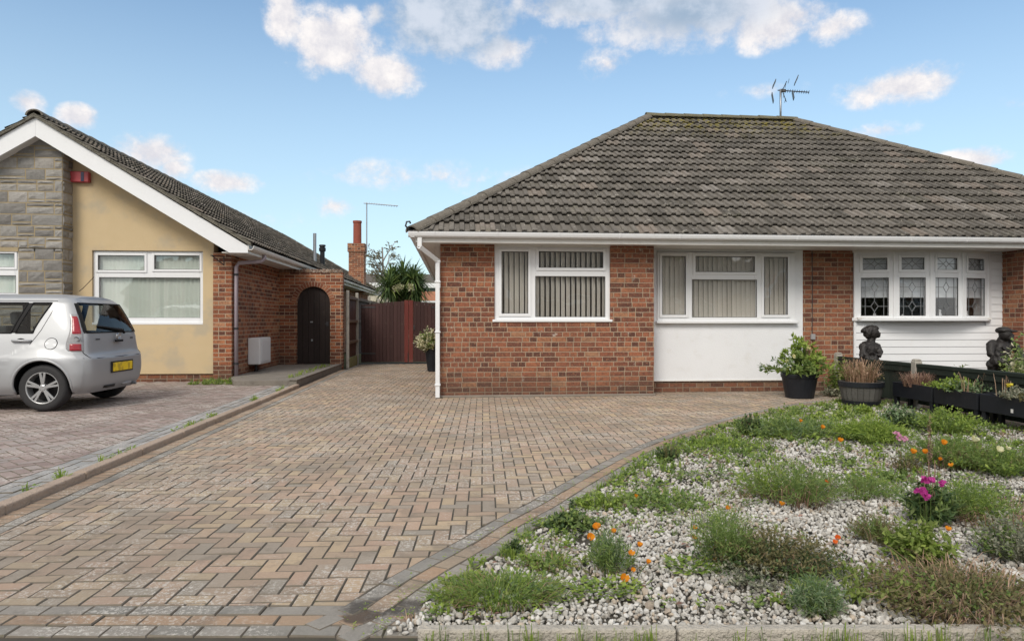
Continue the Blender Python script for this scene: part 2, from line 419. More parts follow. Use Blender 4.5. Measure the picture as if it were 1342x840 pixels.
mb.box(XA - .25, XA, YF + .25, YR + .25, 0, ST); mb.box(XB, XB + .25, YF + .25, YR + .25, 0, ST)
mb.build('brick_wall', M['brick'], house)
# recess: brick plinth, party pier
px0, px1 = xat(1052, YR), xat(1118, YR)
mb = MB(); pz = zat(950, 498, YR)
wall_holes(mb, XA, px0, YR + .02, YR + .25, 0, pz, [])
wall_holes(mb, px0, px1, YR, YR + .25, 0, ST, [])
mb.box(px1, XB, YR + .02, YR + .25, 0, .25)
mb.build('recess_brick_wall', M['brick_recess'], house)
mb = MB(); mb.box(XL - .03, XA + .02, YF - .035, YF - .001, -.01, .035)
mb.build('base_course', flat_mat('worn_mortar_fillet', (.22, .19, .16), .95, .3, 8, bump=.01), house, bevel=.012)
# white rendered panel below / beside middle window
g_ = zat
w2x0, w2x1 = xat(861, YR), xat(1041, YR); w2z0, w2z1 = zat(950, 421, YR), zat(950, 331, YR)
mb = MB()
wall_holes(mb, XA, px0, YR - .002, YR + .018, pz, ST, [(w2x0, w2x1, w2z0 - .02, w2z1 + .01)])
wall_holes(mb, XA, px0, YR + .02, YR + .25, pz, ST, [(w2x0, w2x1, w2z0 - .02, w2z1 + .01)])
mb.build('render_panel', M['render_white'], house)
mb = MB(); mb.box(XA + .002, px0 - .002, YR - .016, YR - .002, pz - .012, pz + .006)
mb.build('bell_cast', M['pvc_aged'], house)
# white shiplap cladding
w3x0, w3x1 = xat(1122, YR - .05), xat(1297, YR - .05)
cz0 = .25; mb = MB(); z = cz0; k = 0
while z < ST - .01:
    z1 = min(z + .117, ST)
    for (a, b) in ((px1, XB),):
        segs = [(a, b)]
        if z1 > w2z0 + .0 and z < w2z1: segs = [(a, w3x0 + .04), (w3x1 - .04, b)]
        for (c, d) in segs:
            mb.poly([(c, YR - .022, z), (d, YR - .022, z), (d, YR - .012, z1 - .004), (c, YR - .012, z1 - .004)])
            mb.poly([(c, YR - .012, z1 - .004), (d, YR - .012, z1 - .004), (d, YR + .01, z1), (c, YR + .01, z1)])
            mb.poly([(c, YR - .022, z), (c, YR + .01, z), (d, YR + .01, z), (d, YR - .022, z)])
    z = z1
wall_holes(mb, px1, XB, YR + .012, YR + .25, cz0, ST, [(w3x0 + .04, w3x1 - .04, w2z0, w2z1)])
mb.box(px1, px1 + .035, YR - .03, YR - .0225, cz0, ST)
mb.build('cladding_panel', M['pvc'], house)

# --- windows
window(house, w1x0, w1x1, w1z0, w1z1, YF + .035,
    [lit(657.5, 692.5, 329.5, 411, YF, True), lit(706.5, 791, 329.5, 351, YF, True), lit(702, 794, 362, 415.5, YF, False)],
    blind=(w1x0 + .03, w1x1 - .03, w1z0 - .05, w1z1, .079, .089, 43, M['blind']), label='white framed window with half open vertical blinds, one tall side light')
mb = MB(); mb.box(w1x0, w1x1, YF + .02, YF + .12, w1z1, ST)
mb.build('window_head', M['pvc_aged'], house)
window(house, w2x0, w2x1, w2z0, w2z1, YR - .03,
    [lit(867.5, 898.5, 335.7, 412.7, YR - .03, True), lit(911.4, 988.8, 336, 356.7, YR - .03, True), lit(907, 992, 366.5, 416, YR - .03, False), lit(1001, 1032, 337, 412.7, YR - .03, True)],
    blind=(w2x0 + .03, w2x1 - .03, w2z0 - .05, w2z1, .079, .089, 18, M['blind']), label='wide white framed window with nearly closed vertical blinds')
fr_m = window(house, m1x0, m1x1, w1z0, w1z1, YF + .035, [(m1x0 + .1, m1x0 + 1.1, w1z0 + .1, w1z1 - .1, False), (m1x0 + 1.25, m1x1 - .1, w1z0 + .1, w1z1 - .1, True)],
    blind=(m1x0 + .03, m1x1 - .03, w1z0 - .05, w1z1, .079, .089, 30, M['blind']))
# bow window of four facets
bx0, bx1, bz0, bz1 = w3x0, w3x1, zat(1210, 417, YR - .15), zat(1210, 331, YR - .15)
half = (bx1 - bx0) / 2; cxm = (bx0 + bx1) / 2; sag = .2; Rb = (half * half + sag * sag) / (2 * sag)
amax = math.asin(half / Rb)
nodes = [(cxm + Rb * math.sin(a), YR - .03 - (Rb * math.cos(a) - (Rb - sag))) for a in [amax * (q / 2 - 1) for q in range(5)]]
lead_m = flat_mat('lead_cames', (.20, .21, .22), .5, .1, 20, metal=.3)
bow = MB()
bow.prism([(nodes[0][0] - .05, YR - .015, bz0 - .045)] + [(x, y - .05, bz0 - .045) for x, y in nodes] + [(nodes[4][0] + .05, YR - .015, bz0 - .045)], (0, 0, .05))
bowo = bow.build('bow_window', M['pvc'], house, bevel=.004); bowo['label'] = 'white four light bow window with diamond leaded panes'
hd = MB(); hd.prism([(nodes[0][0] - .04, YR - .014, bz1)] + [(x, y - .02, bz1) for x, y in nodes] + [(nodes[4][0] + .04, YR - .014, bz1)], (0, 0, ST - bz1)); hd.build('window_head', M['pvc_aged'], bowo)
for q in range(4):
    (ax, ay), (bx, by) = nodes[q], nodes[q + 1]
    Lq = math.hypot(bx - ax, by - ay); ca, sa = (bx - ax) / Lq, (by - ay) / Lq
    def xf(p, ax=ax, ay=ay, ca=ca, sa=sa): return (ax + p[0] * ca - p[1] * sa, ay + p[0] * sa + p[1] * ca, p[2])
    H = bz1 - bz0; zt0, zt1 = bz0 + H * .735, bz0 + H * .915; zl0, zl1 = bz0 + H * .035, bz0 + H * .615
    g0 = .085 if q else .04
    lights = [(.11, Lq - .11, zt0, zt1, True), (.085, Lq - .085, zl0, zl1, False)]
    mb = MB(xf); wall_holes(mb, .002, Lq - .002, 0, .06, bz0, bz1, [l[:4] for l in lights])
    mb.box(-.022, .022, -.012, .05, bz0, bz1 - .002)
    if q == 3: mb.box(Lq - .02, Lq + .05, -.01, .06, bz0, bz1 - .002)
    wall_holes(mb, .11 - .045, Lq - .11 + .045, -.014, 0, zt0 - .045, zt1 + .045, [lights[0][:4]])
    fro = mb.build('frame', M['pvc'], bowo, bevel=.003)
    for (a, b, c, d, cas) in lights:
        gl = MB(xf); ga = MB(xf); ld = MB(xf)
        gl.box(a + .002, b - .002, .022, .028, c + .002, d - .002)
        wall_holes(ga, a, b, .006, .02, c, d, [(a + .006, b - .006, c + .006, d - .006)])
        yb = .0195
        def line(p, r, w=.0045): ld.obox(((p[0] + r[0]) / 2, yb, (p[1] + r[1]) / 2), (r[0] - p[0], 0, r[1] - p[1]), (0, 1, 0), (-(r[1] - p[1]), 0, r[0] - p[0]), math.hypot(r[0] - p[0], r[1] - p[1]) / 2, .002, w)
        cx = (a + b) / 2
        if not cas:
            for zc in ((c + (d - c) * .75), (c + (d - c) * .25)):
                rw, rh = .055, .085
                P4 = [(cx - rw, zc), (cx, zc + rh), (cx + rw, zc), (cx, zc - rh)]
                for i in range(4): line(P4[i], P4[(i + 1) % 4])
                line((a, zc), (cx - rw, zc)); line((cx + rw, zc), (b, zc)); line((cx, zc + rh), (cx, zc + (d - c) * .25)); line((cx, zc - rh), (cx, zc - (d - c) * .25))
            line((a + .07, c), (a + .07, d)); line((b - .07, c), (b - .07, d))
        else:
            zc = (c + d) / 2; P4 = [(cx - .05, zc), (cx, zc + .05), (cx + .05, zc), (cx, zc - .05)]
            for i in range(4): line(P4[i], P4[(i + 1) % 4])
            line((a, zc), (cx - .05, zc)); line((cx + .05, zc), (b, zc)); line((cx, zc + .05), (cx, d)); line((cx, zc - .05), (cx, c))
            for sx in (-1, 1):
                line((cx + sx * .05, zc), (cx + sx * (b - a) / 2.2, d), .003); line((cx + sx * .05, zc), (cx + sx * (b - a) / 2.2, c), .003)
        gl.build('pane', M['glass'], bowo); ga.build('gasket', M['seal'], bowo); ld.build('leaded_lattice', lead_m, bowo)
    rb = MB(xf); rb.box(.03, Lq - .03, .10, .105, bz0 + H * .33, bz1 - .02); rb.box(.03, Lq - .03, .095, .112, bz0 + H * .315, bz0 + H * .335)
    rb.build('roller_blind', flat_mat('pale_roller_blind_fabric', (.60, .63, .66), .85, .04, 5) if q == 0 else bpy.data.materials['pale_roller_blind_fabric'], bowo)
# window board with ornaments behind the bow window
mb = MB(); mb.box(bx0, bx1, YR - .1, YR + .28, bz0 - .02, bz0 + .012); mb.build('window_board', M['pvc_aged'], bowo)
orn = flat_mat('white_china', (.62, .64, .66), .3)
for (px, hh) in ((1149, .07), (1186, .05), (1235, .13), (1270, .11)):
    X = xat(px, YR - .0); mb = MB()
    mb.lathe([(.0, 0), (.03, .0), (.035, hh * .3), (.02, hh * .6), (.016, hh * .72), (.024, hh * .85), (.012, hh), (.0, hh)], (X, YR + .06, bz0 + .014), 12)
    mb.build('window_ornament', orn, bowo, smooth=True)
# --- soffit, fascia, gutter
XE0, XE1, YE, YEB = -.56, 12.70, 9.90, 20.34
mb = MB(); y = YE
while y < YR + .02:
    mb.box(XE0 + .02, XE1 - .02, y + .002, min(y + .098, YR + .03), 2.291, 2.303); y += .1
for k in range(4):
    mb.box(XE0 + .02 + k * .1, XE0 + .118 + k * .1, YR + .035, YEB, 2.291, 2.303); mb.box(XE1 - .02 - k * .1, XE1 - .118 - k * .1, YR + .035, YEB, 2.291, 2.303)
mb.box(XE0 + .02, XE1 - .02, YE + .005, YEB, 2.308, 2.318)
mb.build('soffit', M['pvc_aged'], house)
mb = MB(); mb.box(XE0, XE1, YE - .02, YE, 2.272, 2.44); mb.box(XE0, XE0 + .02, YE, YEB, 2.272, 2.44); mb.box(XE1 - .02, XE1, YE, YEB, 2.272, 2.44); mb.box(XE0, XE1, YEB, YEB + .02, 2.272, 2.44)
mb.build('fascia', M['pvc_aged'], house)
GPROF = [(0, .078), (0, .012), (.02, 0), (.06, 0), (.085, .018), (.098, .05), (.104, .078), (.094, .078), (.088, .052), (.078, .028), (.058, .012), (.024, .012), (.012, .02), (.012, .078)]
def gutter(axis, a, b, base, zb, sgn, parent, mat, brk=.9):
    mb = MB()
    if axis == 'x': mb.prism([(a, base + sgn * p, zb + q) for p, q in GPROF], (b - a, 0, 0))
    else: mb.prism([(base + sgn * p, a, zb + q) for p, q in GPROF], (0, b - a, 0))
    go = mb.build('gutter', mat, parent)
    t = a + .35; nb_ = 0
    while t < b:
        if True:
            br = MB(); w = .03
            P = [(p * 1.06 + (0.0), q * 1.05 - .003) for p, q in GPROF[:7]]
            if axis == 'x': br.prism([(t, base + sgn * p, zb + q) for p, q in P], (w, 0, 0))
            else: br.prism([(base + sgn * p, t, zb + q) for p, q in P], (0, w, 0))
            if nb_ < 16: br.build('gutter_bracket', mat, go)
            nb_ += 1
        t += brk
    return go
gutter('x', XE0 - .1, XE1 + .1, YE - .022, 2.338, -1, house, M['pvc'])
gutter('y', YE - .1, YEB, XE0 - .002, 2.338, -1, house, M['pvc'])
gutter('y', YE - .1, YEB, XE1 + .002, 2.338, 1, house, M['pvc'])
# downpipe: outlet at the corner, swan neck to the wall corner, square section
mb = MB(); dx, dy = xat(573.5, 10.12), 10.14
def sq(mb, a, b, h=.032):
    a, b = Vector(a), Vector(b); d = (b - a).normalized(); s_ = d.cross(Vector((0, 1, 0))).normalized(); mb.obox((a + b) / 2, d, s_, d.cross(s_), (b - a).length / 2 + h * .6, h, h)
sq(mb, (XE0 + .06, 9.85, 2.33), (XE0 + .06, 9.85, 2.22)); sq(mb, (XE0 + .06, 9.85, 2.2), (dx, dy, 2.03)); sq(mb, (dx, dy, 2.0), (dx, dy, .03))
dp = mb.build('downpipe', M['pvc'], house, bevel=.006)
for z in (2.02, 1.72, .98, .2): mb = MB(); mb.box(dx - .042, dx + .042, dy - .042, dy + .09, z - .012, z + .012); mb.build('pipe_clip', M['pvc'], dp, bevel=.003)
# alarm cable and small junction box on the party pier
mb = MB(); cx_ = xat(1064, YR); mb.tube([(cx_, YR - .008, 2.28), (cx_ + .004, YR - .008, 1.6), (cx_, YR - .008, .9)], .007, 6); mb.build('cable', M['dark_metal'], house)
mb = MB(); mb.box(cx_ - .03, cx_ + .04, YR - .045, YR - .001, .84, .93); mb.build('junction_box', flat_mat('grey_plastic', (.3, .3, .31), .5), house, bevel=.006)
# --- roof
zr = 5.72; ze = 2.40; yrg = 15.13; X0r, X1r = 4.37, 7.77
ex0, ex1, ey0, ey1 = -.60, 12.74, 9.86, 20.40
mb = MB()
Lf = math.hypot(yrg - ey0, zr - ze)
tiled_slope(mb, (ex0, ey0, ze), (1, 0, 0), (0, yrg - ey0, zr - ze), Lf, lambda t: t / Lf * (X0r - ex0), lambda t: (ex1 - ex0) - t / Lf * (ex1 - X1r), seed=3)
Ls = math.hypot(X0r - ex0, zr - ze)
tiled_slope(mb, (ex0, ey1, ze), (0, -1, 0), (X0r - ex0, 0, zr - ze), Ls, lambda t: t / Ls * (ey1 - yrg), lambda t: (ey1 - ey0) - t / Ls * (yrg - ey0), seed=4)
tiled_slope(mb, (ex1, ey0, ze), (0, 1, 0), (X1r - ex1, 0, zr - ze), Ls, lambda t: t / Ls * (yrg - ey0), lambda t: (ey1 - ey0) - t / Ls * (ey1 - yrg), seed=5)
tiled_slope(mb, (ex1, ey1, ze), (-1, 0, 0), (0, yrg - ey1, zr - ze), Lf, lambda t: t / Lf * (ex1 - X1r), lambda t: (ex1 - ex0) - t / Lf * (X0r - ex0), pitch=.15, seed=6)
roof = mb.build('roof', M['tile'], house)
for (a, b) in (((ex0, ey0, ze), (X0r, yrg, zr)), ((ex1, ey0, ze), (X1r, yrg, zr)), ((ex0, ey1, ze), (X0r, yrg, zr)), ((ex1, ey1, ze), (X1r, yrg, zr))):
    a = Vector(a) + Vector((0, 0, .03)); b = Vector(b) + Vector((0, 0, .03)); mb = MB(); capping(mb, a, b, .11); mb.build('hip_capping', M['cap'], roof, smooth=False)
mb = MB(); capping(mb, (X0r - .05, yrg, zr + .035), (X1r + .05, yrg, zr + .035), .11); mb.build('ridge_capping', M['cap_moss'], roof)
mb = MB()
c0 = Vector((ex0 - .02, ey0 - .02, ze + .03))
mb.tube([c0 + Vector((.12, .12, .0)), c0 + Vector((-.03, -.03, .01)), c0 + Vector((-.075, -.07, .06)), c0 + Vector((-.06, -.06, .12)), c0 + Vector((-.02, -.02, .13)), c0 + Vector((-.01, -.01, .10))], .013, 6)
mb.build('hip_iron', M['dark_metal'], roof, smooth=True)
mb = MB(); mb.lathe([(0, 0), (.09, 0), (.1, .01), (.1, .03)], (0, 0, 0), 4); 
# television aerial on the ridge
AX = xat(1023, yrg); mb = MB(); az = zat(1023, 119, yrg)
mb.tube([(AX, yrg, zr - .1), (AX, yrg, az + .03)], .024, 8)
ae = mb.build('television_aerial', M['alu'], house, smooth=True)
mb = MB(); dA = Vector((.92, -.38, -.17)).normalized(); o_ = Vector((AX - .06, yrg + .02, az + .01)); mb.tube([o_, o_ + dA * .68], .012, 6)
mb.obox(o_ + dA * .13, dA, (0, 0, 1), dA.cross(Vector((0, 0, 1))), .05, .03, .03)
sd = dA.cross(Vector((0, 0, 1))).normalized(); up = sd.cross(dA).normalized()
for k in range(11):
    c = o_ + dA * (.17 + k * .05)
    for sg in (1, -1): mb.tube([c - (sd * .055 + up * .02 * sg), c + (sd * .055 + up * .02 * sg)], .006, 4)
mb.build('director_rod', M['dark_metal'], ae)
mb = MB(); c = o_ + dA * .1
mb.tube([c - up * .25 + dA * .13, c], .009, 5); mb.tube([c, c + up * .22 + dA * .06], .009, 5)
for (u_, f_, l_) in ((.14, -.20, .08), (-.18, -.18, .10), (.25, .26, .09), (-.09, .25, .09)):
    q = c + up * u_ + dA * f_; mb.obox(q, up + dA * (.25 if u_ > 0 else -.35), sd, dA, l_, .12, .007)
for k in range(5):
    q = c + up * (-.22 + k * .11) + dA * (.05 * abs(k - 2)); mb.tube([q - sd * .16, q + sd * .16], .005, 4)
mb.build('reflector', M['dark_metal'], ae)
# inner rooms so the windows look into depth
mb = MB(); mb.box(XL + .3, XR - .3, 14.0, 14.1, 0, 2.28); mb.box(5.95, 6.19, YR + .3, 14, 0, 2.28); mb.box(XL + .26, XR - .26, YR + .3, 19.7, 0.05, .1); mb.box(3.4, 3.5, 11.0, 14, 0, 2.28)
mb.build('inner_wall', M['interior'], house)

# ================================================================ LEFT BUNGALOW
YW = 13.0; XS = -4.10; XRg = -7.24
hl = thing('neighbour_bungalow', 'bungalow with yellow rendered gable, grey stone pier and orange brick side wall', 'house', (-7.2, 13, 0))
M['render_yellow'] = (lambda g: g.done(g.mix(g.sstep(g.noise(g.geo()['Position'], 1.3, 4, .6), .5, .68, 0, .65), g.mix(g.noise(g.geo()['Position'], 3, 4), (.52, .405, .245), (.59, .47, .30)), (.40, .355, .28)), .88, spec=.2,
    normal=g.bump(g.noise(g.geo()['Position'], 90, 3), .004)))(G('ochre_painted_render'))
xr0 = xat(94, YW); xr1 = xat(280, YW)
lw = (xat(120.5, YW), xat(266, YW), zat(193, 423, YW), zat(193, 329, YW))
def gline(x, z0=4.50): return z0 - abs(x - XRg) * .615
rz0 = zat(200, 490, YW)
mb = MB(); zc = gline(xr1) - .02
wall_holes(mb, xr0 - .1, xr1, YW, YW + .25, rz0, zc, [(lw[0], lw[1], lw[2] - .02, lw[3] + .005)])
mb.prism([(xr0 - .1, YW, zc), (xr1, YW, zc), (xr1, YW, gline(xr1)), (xr0 - .1, YW, gline(xr0 - .1))], (0, .25, 0))
mb.build('rendered_wall', M['render_yellow'], hl)
mb = MB(); mb.box(xr0 - 4, xr1, YW + .03, YW + .2, -.05, rz0 - .001)
mb.build('plinth', M['brick_left'], hl)
mb = MB(); mb.box(xr1, XS, YW - .03, YW + .2, -.05, 2.40); mb.box(XS - .24, XS, YW + .2, 33.1, -.05, 2.38)
mb.box(-10.38, XS - .24, 32.9, 33.1, -.05, 2.38); mb.box(-10.38, -10.14, YW, 32.9, -.05, 2.38)
mb.build('side_wall', M['brick_left'], hl)
# stone pier: coursed blocks as real pieces
YS = 12.69; xs1 = xat(82, YS)
M['stone'] = island_mat('grey_york_stone', [(0, (.25, .24, .23)), (.35, (.34, .33, .315)), (.7, (.45, .435, .415)), (.9, (.36, .33, .29)), (1, (.52, .50, .48))], .9, bump=.02, nscale=18, big=.25, bigcol=(.2, .185, .165), wobble=.4)
stone = MB(); R = random.Random(5)
sw = (-9.0, xat(24, YS), zat(10, 391, YS), zat(10, 325, YS))
def stone_face(x0, x1, mk):
    z = .02; row = 0
    while z < 4.5:
        H = .20; x = x1; 
        first = True
        while x > x0:
            w = R.choice((.29, .52, .47, .33)) if not (first and row % 2) else R.choice((.14, .3)); first = False
            xa = max(x - w, x0)
            if R.random() < .45: parts = [(z, z + H)]
            else:
                c = R.choice((.3, .66)); parts = [(z, z + H * c), (z + H * c, z + H)]
            for (a, b) in parts: mk(xa, x, a, b)
            x = xa
        z += H; row += 1
def rough_block(mb, P, U, V, N, dep):
    # rock faced block: 4x3 grid pushed out
    nu, nv = 4, 3; ids = []
    for j in range(nv + 1):
        for i in range(nu + 1):
            e = (0 if i in (0, nu) or j in (0, nv) else 1)
            q = P + U * (i / nu) + V * (j / nv) + N * (dep + e * R.uniform(.004, .02)); ids.append(mb.pt(q))
    for j in range(nv):
        for i in range(nu):
            a = j * (nu + 1) + i; mb.face((ids[a], ids[a + 1], ids[a + nu + 2], ids[a + nu + 1]))
    b0 = [mb.pt(P - N * .02), mb.pt(P + U - N * .02), mb.pt(P + U + V - N * .02), mb.pt(P + V - N * .02)]
    edge = [ids[i] for i in range(nu + 1)], [ids[j * (nu + 1) + nu] for j in range(nv + 1)], [ids[nv * (nu + 1) + i] for i in range(nu, -1, -1)], [ids[j * (nu + 1)] for j in range(nv, -1, -1)]
    for k, e in enumerate(edge):
        mb.face([b0[k], b0[(k + 1) % 4]] + list(e)[::-1])
def mkf(a, b, c, d):
    d = min(d, gline((a + b) / 2, 4.52) + .1)
    if d - c < .04: return
    lo_, hi_ = sw[2] - .03, sw[3] + .008; pcs = [(a, b, c, d)]
    if b > sw[0] and a < sw[1] - .001 and d > lo_ and c < hi_:
        pcs = []
        if b > sw[1] + .03: pcs.append((sw[1], b, c, d))
        bb = min(b, sw[1])
        if d > hi_ + .03: pcs.append((a, bb, hi_, d))
        if c < lo_ - .03: pcs.append((a, bb, c, lo_))
    for (a, b, c, d) in pcs:
        j = .010 if d - c > .05 else .004; rough_block(stone, Vector((a + j, YS, c + j)), Vector((b - a - 2 * j, 0, 0)), Vector((0, 0, d - c - 2 * j)), Vector((0, -1, 0)), .004)
stone_face(-10.3, xs1, mkf)
def mks(a, b, c, d):
    d = min(d, gline(xs1, 4.5)); 
    if d - c < .04: return
    j = .010; rough_block(stone, Vector((xs1, a + j, c + j)), Vector((0, b - a - 2 * j, 0)), Vector((0, 0, d - c - 2 * j)), Vector((1, 0, 0)), .004)
R = random.Random(8); stone_face(YS, YW + .02, mks)
stone.build('stone_facing', M['stone'], hl)
mb = MB(); zc = 2.36
wall_holes(mb, -10.3, xs1 - .004, YS + .001, YS + .3, 0, zc, [(sw[0], sw[1], sw[2] - .02, sw[3])])
mb.prism([(-10.3, YS + .001, zc), (xs1 - .004, YS + .001, zc), (xs1 - .004, YS + .001, gline(xs1)), (XRg, YS + .001, gline(XRg)), (-10.3, YS + .001, gline(-10.3))], (0, .29, 0))
mb.build('stone_wall_core', flat_mat('ochre_mortar', (.36, .29, .18), .95, .2, 12, bump=.01), hl)
window(hl, *lw, YW + .05, [(xat(127, YW), xat(188, YW), zat(157, 354, YW), zat(157, 334.5, YW), True), (xat(201, YW), xat(260.5, YW), zat(230, 353, YW), zat(230, 334.5, YW), True), (xat(128, YW), xat(261, YW), zat(195, 416.5, YW), zat(195, 363.5, YW), False)],
    blind=(lw[0] + .02, lw[1] - .02, lw[2], lw[3], .077, .089, 14, M['blind_green']), sill_over=.0, label='white window of three panes with pale green vertical blinds')
window(hl, sw[0], sw[1], sw[2], sw[3], YS + .03, [(sw[0] + .08, sw[1] - .075, zat(10, 350, YS), zat(10, 332, YS), True), (sw[0] + .08, sw[1] - .06, zat(10, 384, YS), zat(10, 361, YS), False)],
    blind=(sw[0] + .02, sw[1] - .02, sw[2], sw[3], .077, .089, 14, M['blind_green']), sill_over=.0)
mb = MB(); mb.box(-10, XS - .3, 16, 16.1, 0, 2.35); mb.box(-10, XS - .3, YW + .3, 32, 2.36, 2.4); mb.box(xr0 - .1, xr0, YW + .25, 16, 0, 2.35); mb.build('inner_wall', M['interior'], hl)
# bargeboard, verge, soffits
BX = -3.66; YB = 12.47
def bz(x): return 4.66 - abs(x - XRg) * .612
mb = MB()
mb.prism([(XRg + .0015, YB, bz(XRg)), (BX, YB, bz(BX)), (BX, YB, 2.35), (-3.98, YB, 2.35), (XRg + .0015, YB, bz(XRg) - .32)], (0, .025, 0))
mb.prism([(XRg - .0015, YB, bz(XRg)), (XRg - .0015, YB, bz(XRg) - .32), (-10.5, YB, 2.35), (-10.82, YB, 2.35), (-10.82, YB, bz(-10.82))], (0, .025, 0))
mb.build('bargeboard', M['pvc'], hl)
mb = MB()
for sg in (1, -1):
    xe = XRg + sg * 3.3
    mb.prism([(XRg, YB + .026, bz(XRg) - .30), (xe, YB + .026, bz(xe) - .30), (xe, YB + .026, bz(xe) - .285), (XRg, YB + .026, bz(XRg) - .285)], (0, .7, 0))
mb.build('verge_soffit', M['pvc_aged'], hl)
mb = MB(); mb.box(XS - .02, BX - .02, YB + .03, 33.45, 2.352, 2.365); mb.box(-10.82, -10.36, YB + .03, 33.45, 2.352, 2.365); mb.build('eaves_soffit', M['pvc_aged'], hl)
mb = MB(); mb.box(BX - .02, BX, YB + .026, 33.5, 2.34, 2.50); mb.box(-10.84, -10.82, YB + .026, 33.5, 2.34, 2.50); mb.build('fascia', M['pvc_aged'], hl)
gutter('y', YB + .0, 33.5, BX + .003, 2.40, 1, hl, M['pvc_aged'])
ze2 = 2.50; zr2 = 4.70; ex = BX + .06; run = ex - XRg; L2 = math.hypot(run, zr2 - ze2); y0, y1 = YB - .05, 33.55; hipb = 3.5
mb = MB()
tiled_slope(mb, (ex, y0, ze2), (0, 1, 0), (-run, 0, zr2 - ze2), L2, lambda t: 0, lambda t: (y1 - y0) - t / L2 * hipb, gauge=.34, seed=11)
tiled_slope(mb, (XRg - run, y0, ze2), (0, 1, 0), (run, 0, zr2 - ze2), L2, lambda t: 0, lambda t: (y1 - y0) - t / L2 * hipb, gauge=.34, seed=12)
Lh = math.hypot(hipb, zr2 - ze2)
tiled_slope(mb, (XRg - run, y1, ze2), (1, 0, 0), (0, -hipb, zr2 - ze2), Lh, lambda t: t / Lh * run, lambda t: 2 * run - t / Lh * run, gauge=.34, seed=13)
rl = mb.build('roof', M['tile_left'], hl)
mb = MB()   # mortared verge under the end tiles
for sg in (1, -1):
    n_ = 26
    for k in range(n_):
        xa = XRg + sg * (run * k / n_); xb = XRg + sg * (run * (k + 1) / n_)
        za = zr2 - (zr2 - ze2) * k / n_; zb = zr2 - (zr2 - ze2) * (k + 1) / n_
        jj = R.uniform(0, .012)
        mb.prism([(xa, y0 + .012 - jj, za - .035), (xb, y0 + .012 - jj, zb - .035), (xb, y0 + .012 - jj, zb + .03), (xa, y0 + .012 - jj, za + .03)], (0, .10, 0))
mb.build('verge_mortar', flat_mat('lichened_verge_mortar', (.15, .14, .115), .95, .5, 16, bump=.03, bscale=40, dirt=(.03, .03, .025), dirt_amt=.95), rl)
mb = MB(); capping(mb, (XRg, y0 + .03, zr2 + .0), (XRg, y1 - hipb, zr2 + .0), .125, .42); mb.build('ridge_capping', M['cap'], rl); mb = MB(); capping(mb, (ex, y1, ze2 + .03), (XRg, y1 - hipb, zr2 + .03), .11); mb.build('hip_capping', M['cap'], rl)
# chimney, flues, aerial
cx, cy = xat(468.3, 28.8), 28.8; ctop = zat(468, 319, 28.5); cw = .31
mb = MB(); mb.box(cx - cw, cx + cw, cy - cw, cy + cw, 2.3, ctop - .35); mb.box(cx - cw - .04, cx + cw + .04, cy - cw - .04, cy + cw + .04, ctop - .35, ctop)
ch = mb.build('chimney', M['brick_left'], hl)
mb = MB(); mb.lathe([(.17, ctop - .02), (.165, zat(468, 291, 28.5)), (.185, zat(468, 291, 28.5)), (.185, zat(468, 289, 28.5) + .02), (.12, zat(468, 289, 28.5) + .02), (.12, ctop)], (cx, cy, 0), 16); mb.build('chimney_pot', M['terracotta'], ch, smooth=False)
mb = MB(); ax_ = cx + cw + .1; mb.tube([(ax_, cy - .2, zat(480, 331, 28.5)), (ax_, cy - .2, zat(480, 265, 28.5))], .025, 6); 
mb.tube([(ax_ - .12, cy - .2, zat(480, 266, 28.5)), (ax_ + 1.3, cy - .5, zat(520, 271, 28.5))], .02, 6)
for k in range(12):
    t = k / 11; c = Vector((ax_ + .1 + 1.15 * t, cy - .22 - .25 * t, zat(480, 266, 28.5) - .16 * t)); mb.tube([c - Vector((.0, .09, .05)), c + Vector((.0, .09, .05))], .008, 4)
mb.tube([(ax_, cy - .2, ctop - .1), (ax_ - .15, cy - .2, ctop - .1)], .02, 5); mb.tube([(ax_, cy - .2, ctop - .3), (ax_ - .15, cy - .2, ctop - .3)], .02, 5)
mb.build('television_aerial', M['alu'], ch)
for (px, Y, y0_, y1_, r, mt, nm) in ((412.5, 21.5, 347, 306, .05, 'alu', 'flue_pipe'), (422.5, 22.5, 352, 321, .075, 'black_plastic', 'flue_terminal')):
    X = xat(px, Y); zb, zt = zat(px, y0_, Y), zat(px, y1_, Y); mb = MB()
    if nm == 'flue_pipe': mb.lathe([(r, zb), (r, zt), (0, zt)], (X, Y, 0), 14)
    else: mb.lathe([(r * 1.5, zb - .1), (r * 1.3, zb + .1), (r, zb + .12), (r, zt - .22), (r * 1.45, zt - .2), (r * 1.45, zt - .1), (r * 1.1, zt - .09), (r * 1.1, zt - .06), (r * 1.45, zt - .05), (r * 1.3, zt), (0, zt)], (X, Y, 0), 14)
    mb.build(nm, M[mt], rl, smooth=False)
# downpipe, meter box, alarm box, bracket
mb = MB(); X = XS + .055; Y = YW + .06
mb.tube([(BX + .03, Y + .35, 2.42), (BX + .03, Y + .35, 2.33), (BX - .02, Y + .3, 2.27), (X + .03, Y + .05, 2.22), (X, Y, 2.14), (X, Y, .08)], .036, 12)
d2 = mb.build('downpipe', M['lead_pipe'], hl, smooth=True)
for z in (2.0, 1.0, .35): mb = MB(); mb.lathe([(.044, z - .02), (.044, z + .02)], (X, Y, 0), 12); mb.build('pipe_clip', M['dark_metal'], d2)
mb = MB(); mz0, mz1 = zat(345, 478, 13.9), zat(345, 443, 13.9)
mb.box(XS, XS + .24, 13.95, 14.75, mz0, mz1); mo = mb.build('meter_box', M['pvc'], hl, bevel=.02, seg=2)
mb = MB(); mb.box(XS + .241, XS + .25, 14.05, 14.65, mz0 + .05, mz1 - .05); mb.build('cover', M['pvc'], mo, bevel=.006)
